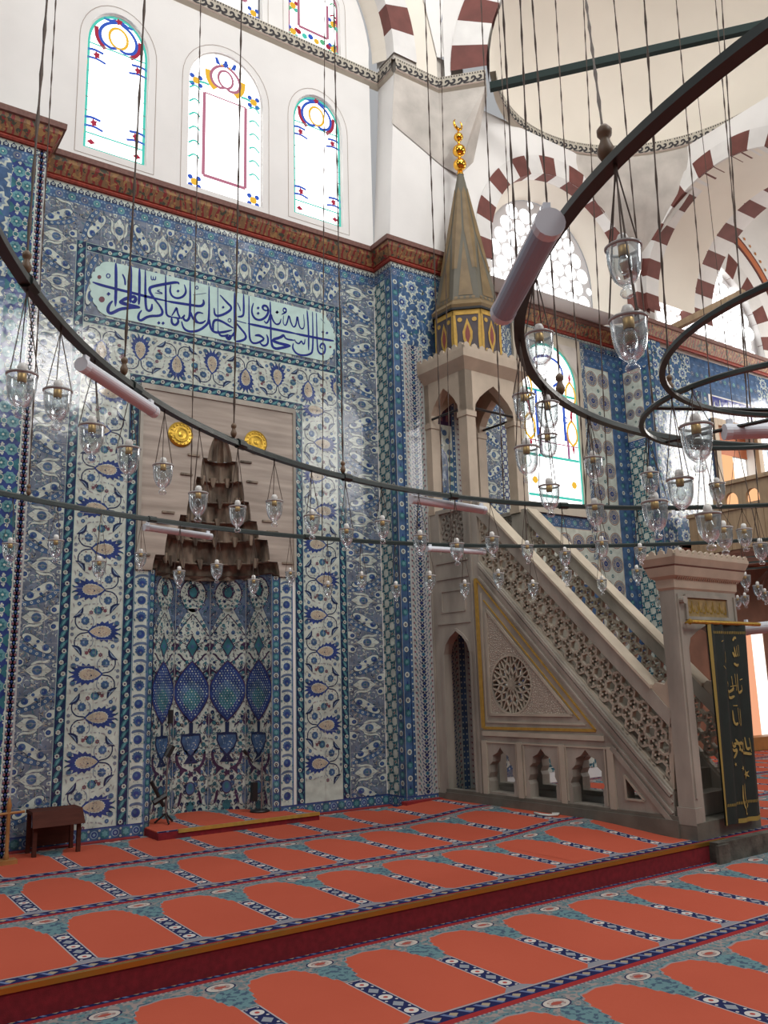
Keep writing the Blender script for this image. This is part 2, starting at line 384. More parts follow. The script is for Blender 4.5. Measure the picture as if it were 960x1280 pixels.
# --- great saz-leaf design: module width .52, half period .426, palmette pointing right
def saz_half():
    p = Pat(); W = .52
    def tear(L, h, amp, n, x0):
        out = []
        for i in range(n):
            th = 2*pi*i/n; x = -cos(th); y = sin(th)*abs(sin(th/2))**.55
            k = 1+(amp if i % 2 else 0)*abs(sin(th/2))
            out.append((x0+L/2+L/2*x*(k if x > 0 else 1), h*y*k))
        return out
    p.a(4, 'c', tear(.280, .100, .40, 36, .178)); p.a(5, 'w', tear(.212, .066, .10, 40, .196)); p.a(6, 'e', tear(.204, .060, .05, 36, .20))
    for i in range(34):
        x = .23+rnd.random()*.16; y = (rnd.random()-.5)*.09
        if ((x-.315)/.10)**2+(y/.05)**2 < 1: p.c(7, rnd.choice('rggv'), x, y, .0042, 6)
    p.c(8, 'n', .29, -.012, .008, 8)
    for sg in (1, -1):
        # looping stem round a roundel
        arc = [(.20, 0), (.17, .012*sg), (.10, .02*sg), (.055, .07*sg), (.05, .13*sg), (.075, .185*sg), (.10, .21*sg)]
        p.st(3, 'n', arc, .012, False)
        p.st(3, 'y', [(.19, .006*sg), (.235, .07*sg), (.232, .13*sg), (.2, .16*sg)], .006)
        for rr, kk, ll in ((.052, 'b', 4), (.036, 'c', 5)): p.ros(ll, kk if ll == 4 else 'b', .15, .108*sg, rr*.86, 8, .84)
        p.c(6, 'l', .146, .108*sg, .014, 8); p.c(7, 't', .155, .108*sg, .008, 6)
        for i in range(8):
            a = 2*pi*i/8+.3; p.leaf(4, rnd.choice('gry'), .15+.070*cos(a), .108*sg+.070*sin(a), .022, .009, a+.9)
        p.leaf(4, 'n', .075, .192*sg, .15, .046, radians(48)*sg, .16*sg*-1); p.leaf(5, 'l', .076, .192*sg, .10, .013, radians(48)*sg, .16*sg*-1)
        # free flowers on the far side
        p.ros(4, 'y', .468, .085*sg, .031, 8, .85); p.c(5, 'b', .468, .085*sg, .020, 10); p.c(6, 't', .468, .085*sg, .008, 8)
        p.c(4, 'b', .435, .148*sg, .021, 10); p.c(5, 'l', .435, .148*sg, .007, 8)
        p.ros(4, 'r', .205, .192*sg, .024, 6, .7); p.c(5, 'v', .205, .192*sg, .008, 6)
        p.leaf(4, 'g', .37, .165*sg, .055, .014, .4*sg, .1); p.leaf(4, 'g', .492, .165*sg, .05, .011, 1.3, .1); p.leaf(4, 'g', .02, .10*sg, .05, .012, 1.2*sg); p.leaf(4, 't', .50, .03*sg, .04, .012, .5*sg)
        p.leaf(4, 'g', .40, .115*sg, .03, .010, 2.4*sg); p.c(4, 'v', .025, .03*sg, .018, 10); p.leaf(4, 'g', .29, .145*sg, .035, .010, .2*sg)
        for i in range(7): p.leaf(4, rnd.choice('gyr'), .03+rnd.random()*.46, (.02+rnd.random()*.19)*sg, .022, .008, rnd.random()*3)
    p.ros(4, 't', .275, .213, .044, 10, .9); p.c(5, 'b', .275, .213, .032, 12); p.ros(6, 'q', .275, .213, .02, 6, .6)
    p.ros(4, 'r', .345, .213, .022, 6, .7)
    return p
SAZ = saz_half()
def saz_column(h, v0=0.0, flip=False):
    q = Pat(); q.box(0, 'w', 0, 0, .52, h); k = 0; v = v0
    while v < h+.3:
        m = (k % 2 == 0) != flip
        q.stamp(SAZ, 0 if m else .52, v, 1 if m else -1, 1); v += .426; k += 1
    return q
# --- cloud-band design: module width .37, half period .51
def cloud_half():
    p = Pat()
    for i in range(190):   # scrolling filling
        x, y, a = rnd.random()*.37, (rnd.random()-.5)*.52, rnd.random()*6.3
        p.leaf(1, rnd.choice('wlwebbtn'), x, y, .03+.025*rnd.random(), .0085, a, .3)
    for i in range(40):
        x, y = rnd.random()*.37, (rnd.random()-.5)*.52; p.c(2, 'w', x, y, .008, 8); p.c(3, rnd.choice('rbc'), x, y, .004, 6)
    # blue swath with little white flowers
    p.st(3, 'b', [(.02, -.14), (.10, -.115), (.2, -.09), (.30, -.04), (.36, .03)], .05); 
    for x, y in ((.06, -.13), (.12, -.11), (.18, -.095), (.235, -.07), (.285, -.045), (.33, -.005)):
        p.ros(4, 'w', x, y, .017, 7, .6); p.c(5, 'c', x, y, .006, 6)
    # long white cartouche
    def bean(s):
        out = []
        for i in range(26):
            th = 2*pi*i/26; x = .135*s*cos(th); y = .046*s*sin(th)*(1+.12*cos(2*th)); y += .035*sin(x/.13*1.45)
            a = .30; out.append((.185+x*cos(a)-y*sin(a), .005+x*sin(a)+y*cos(a)))
        return out
    p.a(6, 'n', bean(1.16)); p.a(7, 'w', bean(1.1))
    for x, y, r in ((.105, -.038, .033), (.268, .048, .034)):
        p.c(8, 'b', x, y, r, 14); p.c(9, 'c', x+.004, y-.004, r*.6, 10); p.c(10, 'y', x-.006, y+.005, r*.3, 8)
    for x, y in ((.175, .022), (.20, -.022)): p.c(8, 'b', x, y, .017, 10); p.c(9, 'c', x, y, .008, 8)
    for x, y, a in ((.185, 0, 0), (.14, -.02, .5), (.235, .02, .5), (.15, .012, 2), (.225, -.012, 2)): p.leaf(8, 'g', x, y, .02, .007, a)
    # big lotus with horned petals
    cx, cy = .205, .255
    p.a(6, 'w', [(cx-.115, cy), (cx-.06, cy+.045), (cx-.02, cy+.06), (cx+.05, cy+.058), (cx+.09, cy+.028), (cx+.125, cy), (cx+.09, cy-.028), (cx+.05, cy-.058), (cx-.02, cy-.06), (cx-.06, cy-.045)])
    for sg in (1, -1):
        p.leaf(7, 'g', cx-.01, cy+.052*sg, .075, .012, .05*sg, .05); p.st(6, 'w', [(cx-.06, cy+.055*sg), (cx, cy+.085*sg), (cx+.06, cy+.075*sg), (cx+.09, cy+.095*sg)], .022)
        p.leaf(7, 'g', cx+.075, cy+.022*sg, .03, .008, .6*sg); p.leaf(7, 'g', cx-.068, cy+.018*sg, .03, .008, .5*sg)
    p.c(8, 'y', cx-.005, cy, .046, 16); p.ros(9, 'b', cx-.005, cy, .042, 10, .85); p.c(10, 'v', cx-.005, cy, .022, 12); p.c(11, 't', cx, cy, .012, 8)
    # drops along the edge
    for x, y in ((.045, .17), (.045, .335)):
        p.a(5, 'w', [(x-.045, y+.05), (x, y+.046), (x+.034, y+.012), (x+.03, y-.024), (x, y-.044), (x-.045, y-.03)]); p.c(7, 'c', x, y, .024, 12); p.c(8, 'b', x, y, .014, 8)
    p.ros(5, 'w', .04, .253, .018, 5, .5); p.ros(5, 'w', .345, .15, .016, 6, .5); p.ros(5, 'w', .34, .34, .016, 6, .5)
    for x, y in ((.35, .205), (.352, .30)): p.a(5, 'w', [(x+.03, y+.026), (x-.018, y+.012), (x-.02, y-.012), (x+.03, y-.026)]); p.c(7, 'y', x, y, .010, 8)
    return p
CLOUD = cloud_half()
def cloud_column(h, v0=0.0, w=.37, flip=False, ground='v'):
    q = Pat(); q.box(0, ground, 0, 0, w, h); k = 0; v = v0; s = w/.37
    c2 = Pat()
    for l, kk, p in CLOUD.it: c2.it.append((l, kk, p*np.array([s, 1])))
    while v < h+.4:
        m = (k % 2 == 0) != flip; q.stamp(c2, 0 if m else w, v, 1 if m else -1, 1); v += .51; k += 1
    return q
def turn(pat):   # lay a vertical design on its side
    q = Pat(); q.stamp(pat, 0, 0, rot=True); return q
# --- narrow border: navy with white rosettes and turquoise ribbon leaves
def border(h, w=.10, ground='n', flip=1):
    q = Pat(); q.box(0, ground, 0, 0, w, h); q.box(1, 'q', 0, 0, .007, h); q.box(1, 'q', w-.007, 0, w, h); q.box(2, 'w', 0, 0, .003, h); q.box(2, 'w', w-.003, 0, w, h)
    v = .03; k = 0
    while v < h+.1:
        x = w*(.5+.1*(1 if k % 2 else -1)*flip)
        q.ros(4, 'w', x, v, .026, 8, .72); q.c(5, 'n', x, v, .011, 8); q.c(6, 'e' if k % 3 else 'r', x, v, .007, 8)
        q.leaf(3, 't', w/2, v+.056, .105, .040, radians(58)*flip, .05); q.leaf(4, 'q', w/2, v+.056, .075, .016, radians(58)*flip, .05)
        q.leaf(3, 't', w*.22, v+.02, .04, .014, 1.9); q.leaf(3, 't', w*.78, v-.02, .04, .014, 1.2)
        v += .112; k += 1
    return q
# --- white strip with carnations and roundels
def carnation_strip(h, w=.17):
    q = Pat(); q.box(0, 'w', 0, 0, w, h); q.box(1, 'b', 0, 0, .006, h); q.box(1, 'b', w-.012, 0, w, h); q.box(2, 'l', w-.022, 0, w-.014, h)
    v = .1; k = 0
    while v < h+.1:
        c = w/2
        if k % 2:
            q.a(4, 'b', [(c+.058*cos(a)*(1 if i % 2 else .80), v+.008+.058*sin(a)*(1 if i % 2 else .80)) for i, a in enumerate(np.linspace(-.5, pi+.5, 17))]+[(c-.018, v-.045), (c+.018, v-.045)])
            q.a(5, 'c', [(c+.036*cos(a)*(1 if i % 2 else .72), v+.036*sin(a)*(1 if i % 2 else .72)) for i, a in enumerate(np.linspace(-.3, pi+.3, 13))]+[(c, v-.035)]); q.c(6, 'v', c+.004, v-.012, .012, 8)
        else:
            q.c(4, 'b', c, v, .046, 16); q.c(5, 'c', c, v, .036, 14); q.c(6, 'b', c-.008, v+.008, .018, 10)
            for i in range(9): a = 2*pi*i/9; q.c(4, 'y', c+.062*cos(a), v+.062*sin(a), .005, 5)
        q.st(3, 'y', [(c-.075, v+.058), (c-.03, v+.085), (c+.04, v+.088), (c+.07, v+.07)] if k % 2 else [(c+.075, v+.06), (c+.03, v+.09), (c-.04, v+.085), (c-.065, v+.07)], .026)
        for sg in (1, -1): q.leaf(4, 't', c+sg*.068, v-.03, .035, .012, 1.2*sg)
        v += .178; k += 1
    return q
# --- blue skirting / hem strip of roundels
def hem(L, h=.13, ground='b'):
    q = Pat(); q.box(0, ground, 0, 0, L, h); q.box(1, 'c', 0, 0, L, .012); q.box(1, 'c', 0, h-.012, L, h); u = .06; k = 0
    while u < L+.05:
        if k % 2: q.c(3, 't', u, h/2, .043, 14); q.ros(4, 'q', u, h/2, .034, 6, .7)
        else: q.c(3, 'l', u, h/2, .038, 14); q.c(4, 'c', u, h/2, .028, 12); q.c(5, 'l', u, h/2, .015, 10)
        for sg in (1, -1): q.c(3, 'w', u+.052, h/2+sg*.035, .011, 8); q.c(4, 'r', u+.052, h/2+sg*.035, .004, 5)
        u += .104; k += 1
    return q
def crest(L, h=.20):   # white palmette crest over blue flowered band under the cornice
    q = Pat(); q.box(0, 'b', 0, 0, L, h*.62); q.box(0, 'w', 0, h*.62, L, h); u = .03; k = 0
    while u < L+.05:
        q.a(3, 'n', [(u-.028, h*.62), (u-.03, h*.78), (u-.012, h*.86), (u, h*.97), (u+.012, h*.86), (u+.03, h*.78), (u+.028, h*.62)]); q.c(4, 'w', u, h*.76, .016, 8); q.c(5, 'y', u, h*.76, .009, 6)
        u += .074; k += 1
    u = .05; k = 0
    while u < L+.1:
        q.c(2, 'q' if k % 2 else 'v', u, h*.3, .042, 12); q.ros(3, 't' if k % 2 else 'c', u, h*.3, .028, 7, .6); q.c(4, 'w', u, h*.3, .01, 6)
        for a in (-.05, .05): q.c(2, 'l', u+a, h*.12, .012, 6); q.c(2, 'l', u+a, h*.48, .012, 6)
        u += .135; k += 1
    return q
# --- white ground with swirling teal leaves
def pinwheel(w, h, s=.20, leafk='t', dot='r', ground='w'):
    q = Pat(); q.box(0, ground, 0, 0, w, h); ny = int(h/s*2)+3; nx = int(w/s)+3
    for j in range(ny):
        for i in range(-1, nx):
            x = (i+.5*(j % 2))*s; y = j*s*.5
            q.a(4, dot, [(x-s*.07, y), (x, y-s*.10), (x+s*.07, y), (x, y+s*.10)])
            for k in range(4):
                a = pi*k/2+.5; q.leaf(3, leafk, x+s*.25*cos(a), y+s*.25*sin(a), s*.44, s*.17, a+radians(62), .16); q.leaf(4, 'n', x+s*.25*cos(a), y+s*.25*sin(a), s*.3, s*.03, a+radians(62), .16)
    return q
def blue_strip(w, h, step=.19):
    q = Pat(); q.box(0, 'b', 0, 0, w, h); q.box(1, 'l', 0, 0, .006, h); q.box(1, 'n', w-.01, 0, w, h); v = .05; k = 0
    while v < h+.1:
        if k % 2: q.c(3, 'w', w/2, v, min(.034, w*.32), 10); q.c(4, 'n', w/2, v, .017, 8); q.c(5, 'e', w/2, v, .008, 6)
        else: q.c(3, 't', w/2, v, min(.045, w*.40), 10); q.ros(4, 'q', w/2, v, min(.03, w*.3), 6, .6); q.leaf(3, 'c', w/2, v+.05, .05, .02, 1.57)
        v += step/2; k += 1
    return q
def small_floral(w, h):
    q = Pat(); q.box(0, 'j', 0, 0, w, h); q.box(2, 'b', 0, 0, w*.10, h); q.box(2, 'b', w*.90, 0, w, h); q.box(3, 'w', w*.10, 0, w*.12, h); q.box(3, 'w', w*.88, 0, w*.9, h)
    v = .03; k = 0
    while v < h+.05:
        c = w/2
        q.leaf(3, 't' if k % 2 else 'n', c, v, .06, .045, 0); q.c(4, 'c', c, v, .012, 6)
        for sg in (1, -1):
            q.c(3, 'v', c+sg*w*.16, v+.02, .014, 8); q.leaf(3, 'c', c+sg*w*.12, v-.022, .05, .012, .8*sg); q.leaf(3, 't', c+sg*w*.25, v, .05, .014, 1.2*sg); q.c(4, 'r', c+sg*w*.30, v+.03, .012, 7); q.c(3, 'n', c+sg*w*.05, v+.033, .014, 7); q.leaf(3, 'g', c+sg*w*.33, v-.03, .04, .012, -.8*sg)
            q.c(4, 'w', c+sg*w*.445, v, .012, 6)
        v += .07; k += 1
    return q
def wheels(w, h, rx=.13, ry=.13, dx=.285, dy=.285):
    q = Pat(); q.box(0, 'e', 0, 0, w, h); q.box(1, 'w', .01, .01, w-.01, h-.01)
    nx = max(1, round(w/dx)); dx = w/nx; ny = max(1, round(h/dy)); dy = h/ny
    for j in range(ny):
        for i in range(nx):
            x, y = (i+.5)*dx, (j+.5)*dy; r = min(dx, dy)*.475
            q.c(2, 'r', x, y, r, 24); q.c(3, 'e', x, y, r*.93, 24); q.c(4, 'v', x, y, r*.84, 24)
            for k in range(18): a = 2*pi*k/18; q.leaf(5, 'g' if k % 2 else 'e', x+r*.62*cos(a), y+r*.62*sin(a), r*.36, r*.09, a)
            q.c(6, 'e', x, y, r*.42, 16); q.c(7, 'c', x, y, r*.34, 14); q.ros(8, 'v', x, y, r*.2, 6, .6)
            if i < nx-1 and j < ny-1: q.c(5, 't', (i+1)*dx, (j+1)*dy, r*.22, 10); q.c(6, 'e', (i+1)*dx, (j+1)*dy, r*.1, 8)
    return q
def hex_flowers(w, h):
    q = Pat(); q.box(0, 'c', 0, 0, w, h); d = .16; j = 0; y = 0.0
    while y < h+d:
        for i in range(-1, int(w/d)+2):
            x = (i+.5*(j % 2))*d
            q.ros(2, 'q' if (i+j) % 2 else 't', x, y, .062, 8, .86); q.ros(3, 't', x, y, .04, 6, .6); q.c(4, 'w', x, y, .012, 6)
            q.c(2, 'w', x+d/2, y, .03, 12); q.c(3, 't', x+d/2, y, .022, 10)
            for k in range(6): a = pi*k/3+.5; q.c(2, 'w', x+.083*cos(a), y+.083*sin(a), .010, 6)
        y += d*.86; j += 1
    return q
def lotus_field(w, h):   # upper part of the left pier: big pale blossoms on blue
    q = Pat(); q.box(0, 'b', 0, 0, w, h); rr = random.Random(3); y = .1; j = 0
    while y < h+.2:
        for i in range(-1, int(w/.34)+2):
            x = (i+.5*(j % 2))*.34+.05
            q.ros(3, 'w', x, y, .12, 9, .72); q.ros(4, 'l', x, y, .085, 9, .75); q.ros(5, 'c', x, y, .05, 7, .7); q.c(6, 'w', x, y, .018, 8)
            for k in range(7): a = rr.random()*6.3; q.leaf(2, rr.choice('wtlw'), x+.17*cos(a), y+.13*sin(a), .09, .022, rr.random()*6.3, .2)
        y += .24; j += 1
    return q
def niche_panel(w, h):
    q = Pat(); q.box(0, 'w', 0, 0, w, h); c = w/2; rr = random.Random(5)
    Y = lambda f: h*(1-f)
    def sym(fn):
        for sg in (1, -1): fn(sg)
    q.box(1, 'y', 0, Y(.27), w*.5, h); q.box(1, 'y', w*.5, Y(.27), w, h)
    for i in range(70):   # blue spandrel scrolls
        x, y = rr.random()*w, Y(rr.random()*.26); q.leaf(2, rr.choice('bclt'), x, y, .05, .012, rr.random()*6, .3)
    for i in range(900):
        x, y, r = w*rr.random(), h*rr.random(), .008+.014*rr.random()
        if rr.random() < .5: q.ros(5, rr.choice('ttbngm'), x, y, r, 6, .7); q.c(6, rr.choice('qwe'), x, y, r*.35, 6)
        else: q.leaf(5, rr.choice('mgnnt'), x, y, .045, .010, rr.random()*6.3, .25)
    # upper pear-shaped medallion
    pear = [(c+w*.36*sin(a)*(1-.30*(cos(a) < 0)*abs(cos(a))), Y(.085)+h*.072*cos(a)) for a in np.linspace(0, 2*pi, 31)[:-1]]
    q.a(3, 'm', [(c+(x-c)*1.10, Y(.085)+(y-Y(.085))*1.08) for x, y in pear]); q.a(4, 'w', pear)
    q.a(4, 'w', [(c-w*.12, Y(.14)), (c+w*.12, Y(.14)), (c+w*.46, Y(.235)), (c+w*.49, Y(.40)), (c-w*.49, Y(.40)), (c-w*.46, Y(.235))])
    q.c(6, 't', c, Y(.07), w*.11, 10, h*.022); q.c(5, 'm', c, Y(.066), w*.17, 12, h*.033)
    def flowers(f0, f1, n, spread0, spread1, r=.026):
        for i in range(n):
            f = f0+(f1-f0)*(i+.5)/n; s = spread0+(spread1-spread0)*(i+.5)/n
            for sg in (1, -1):
                for k in (.35, .85):
                    x = c+sg*w*s*k+.006*rr.random(); q.c(6, rr.choice('ttnb'), x, Y(f)+.01*rr.random(), r*rr.choice((.6, .8, 1)), 8); q.c(7, rr.choice('qvn'), x, Y(f), r*.25, 6)
                    q.leaf(6, rr.choice('rgm'), x+sg*.025, Y(f)-.028, .03, .009, rr.random()*3)
    flowers(.10, .14, 2, .3, .25, .018); flowers(.20, .33, 4, .36, .46); flowers(.36, .44, 3, .46, .40, .022)
    sym(lambda s: q.st(5, 'm', [(c, Y(.165)), (c+s*w*.2, Y(.20)), (c+s*w*.47, Y(.26))], .012, False))
    sym(lambda s: q.st(5, 'm', [(c+s*w*.5, Y(.27)), (c+s*w*.32, Y(.285)), (c+s*w*.1, Y(.30))], .010))
    sym(lambda s: q.a(5, 'm', [(c+s*w*.5, Y(.285)), (c+s*w*.34, Y(.30)), (c+s*w*.5, Y(.33))]))
    q.a(6, 'm', [(c, Y(.255)), (c+w*.19, Y(.305)), (c, Y(.355)), (c-w*.19, Y(.305))]); q.a(7, 't', [(c, Y(.265)), (c+w*.15, Y(.305)), (c, Y(.345)), (c-w*.15, Y(.305))]); q.ros(8, 'b', c, Y(.305), .03, 6, .6)
    sym(lambda s: q.st(5, 'm', [(c, Y(.385)), (c+s*w*.25, Y(.36)), (c+s*w*.33, Y(.34)), (c+s*w*.42, Y(.335))], .022))
    # great blue almond
    def almond(k): return [(c+s*w*.485*k*(1-abs(t)**1.8)*(1 if True else 0), Y(.495)-h*.125*k*t) for s, ts in ((1, np.linspace(-1, 1, 13)), (-1, np.linspace(1, -1, 13)[1:-1])) for t in ts]
    q.a(6, 'm', almond(1.06)); q.a(7, 'c', almond(1.0)); q.a(8, 'b', [(c+(x-c)*.93, Y(.51)+(y-Y(.50))*.62) for x, y in almond(.78)]); q.a(9, 't', [(c+(x-c)*.62, Y(.53)+(y-Y(.5))*.5) for x, y in almond(.8)])
    for j in range(-10, 11):
        t = j/11; half = w*.44*(1-abs(t)**1.8); n = int(half/.034)
        for i in range(-n, n+1):
            x = c+i*.034+(.012 if j % 2 else 0)
            if abs(x-c) < half: q.c(10, 'l' if (i*3+j) % 4 else 'w', x, Y(.495)-h*.118*t, .0095, 6)
    # horned leaves beside the almond
    for f in (.40, .61):
        sym(lambda s: q.st(5, 'm', [(c+s*w*.5, Y(f)), (c+s*w*.36, Y(f+.012)), (c+s*w*.2, Y(f+.03))], .02)); sym(lambda s: q.a(6, 'm', [(c+s*w*.5, Y(f-.03)), (c+s*w*.41, Y(f+.012)), (c+s*w*.5, Y(f+.035))]))
    flowers(.41, .45, 2, .49, .49, .02); flowers(.575, .64, 3, .49, .42, .024)
    # vase
    q.a(6, 'n', [(c-w*.06, Y(.625)), (c-w*.05, Y(.668)), (c-w*.27, Y(.672)), (c-w*.29, Y(.70)), (c-w*.20, Y(.735)), (c-w*.07, Y(.762)), (c-w*.2, Y(.792)), (c+w*.2, Y(.792)), (c+w*.07, Y(.762)), (c+w*.20, Y(.735)), (c+w*.29, Y(.70)), (c+w*.27, Y(.672)), (c+w*.05, Y(.668)), (c+w*.06, Y(.625))])
    q.a(7, 'b', [(c-w*.23, Y(.68)), (c-w*.25, Y(.70)), (c-w*.17, Y(.73)), (c, Y(.758)), (c+w*.17, Y(.73)), (c+w*.25, Y(.70)), (c+w*.23, Y(.68))])
    for i in range(16): q.leaf(8, 'l' if i % 3 else 'w', c+(rr.random()-.5)*w*.36, Y(.685+.055*rr.random()), .03, .009, rr.random()*3)
    sym(lambda s: q.st(6, 'm', [(c+s*w*.40, Y(.745)), (c+s*w*.37, Y(.785)), (c+s*w*.25, Y(.812)), (c+s*w*.08, Y(.82))], .034)); sym(lambda s: q.a(7, 'm', [(c+s*w*.28, Y(.80)), (c+s*w*.30, Y(.845)), (c+s*w*.12, Y(.815))]))
    flowers(.68, .76, 3, .40, .42, .026); flowers(.82, .92, 4, .34, .42, .030)
    sym(lambda s: q.c(5, 'y', c+s*w*.5, Y(.66), w*.12, 10, h*.022)); sym(lambda s: q.c(6, 't', c+s*w*.5, Y(.66), w*.08, 10, h*.015)); sym(lambda s: q.c(5, 'b', c+s*w*.5, Y(.81), w*.11, 10, h*.035)); sym(lambda s: q.c(5, 'y', c+s*w*.5, Y(.93), w*.10, 10, h*.04))
    q.ros(6, 'm', c, Y(.835), w*.11, 5, .5); q.c(6, 'm', c, Y(.893), w*.14, 14, h*.028); q.c(7, 'b', c, Y(.893), w*.12, 14, h*.024); q.c(8, 't', c, Y(.888), w*.06, 10, h*.014)
    sym(lambda s: q.st(6, 'm', [(c+s*w*.24, Y(.905)), (c+s*w*.27, Y(.93)), (c+s*w*.32, Y(.96))], .03)); flowers(.94, 1.0, 2, .25, .35, .026); q.c(6, 't', c, Y(.965), w*.11, 12, h*.02)
    for e in (0, w): q.box(11, 'j', e-.006, 0, e+.006, h)
    return q
# ================================================================== SETTING
ZP, YW, YL, YR, YB, XR = .162, 8.85, 8.39, 8.46, 9.03, 6.04     # platform height and the wall planes
ZC0, ZC1 = 7.07, 7.36                                            # painted cornice
FW = frame((0, YW, 0), (1, 0, 0), (0, 0, 1))      # main recess wall seen from the front: u = x, v = z
FL = frame((0, YL, 0), (1, 0, 0), (0, 0, 1)); FR_ = frame((0, YR, 0), (1, 0, 0), (0, 0, 1)); FB = frame((0, YB, 0), (1, 0, 0), (0, 0, 1))
FRET = frame((XR, 0, 0), (0, -1, 0), (0, 0, 1))   # return of the right pier, faces left; u = -y
XP2 = 11.15; FP2 = frame((XP2, 0, 0), (0, -1, 0), (0, 0, 1))
# --- main recess wall with window openings and the mihrab opening
WIN = dict(window_1=(2.505, .365, 7.58, 8.98, 9.44), window_2=(3.865, .50, 7.52, 8.98, 9.51), window_3=(5.19, .375, 7.60, 9.0, 9.45), window_4=(3.865, .49, 10.24, 11.2, 11.7), window_5=(5.16, .41, 10.24, 11.0, 11.35), window_6=(2.56, .41, 10.24, 11.0, 11.35))
MC, MH = 3.815, .775
TIERS = [(2.85, 3.02, .76, .73), (3.02, 3.27, .63, .60), (3.27, 3.48, .49, .46), (3.48, 3.70, .39, .36), (3.70, 3.93, .305, .28), (3.93, 4.16, .235, .21), (4.16, 4.43, .15, .07)]
def hood_outline():
    L = []
    for z0, z1, r0, r1 in TIERS:
        for t in (0, .35, .7, 1): L.append((r0+(r1-r0)*t**1.6, z0+(z1-z0)*t))
    return [(MC+r, z) for r, z in L]+[(MC-r, z) for r, z in L[::-1]]
mb = MB().use(M['plaster'])
lun = [(1.0, ZP-.16), (XR, ZP-.16), (XR, 10.35)]+[(3.86+2.2*cos(t), 10.35+2.2*sin(t)) for t in np.linspace(0, pi, 33)[1:-1]]+[(1.0, 10.35)]
holes = [arch(c, w, z0, zs, (zt-zs)/w) for c, w, z0, zs, zt in WIN.values()]
holes.append([(MC-MH, ZP-.10), (MC+MH, ZP-.10), (MC+MH, 2.85), (MC+.80, 4.6), (MC-.80, 4.6), (MC-MH, 2.85)])
mb.plate(lun, holes, FW, 0, -.16, back=False)
wall = struct(mb.build('wall_back', loc=(3.86, YW, 0)))
def lines(mb, loop, w, fr, d):   # thin incised outline strokes
    for i in range(len(loop)):
        for qd in ribbon([loop[i], loop[(i+1) % len(loop)]], w, False): mb.add([fr(u, v, d) for u, v in qd], [(0, 1, 2, 3)])
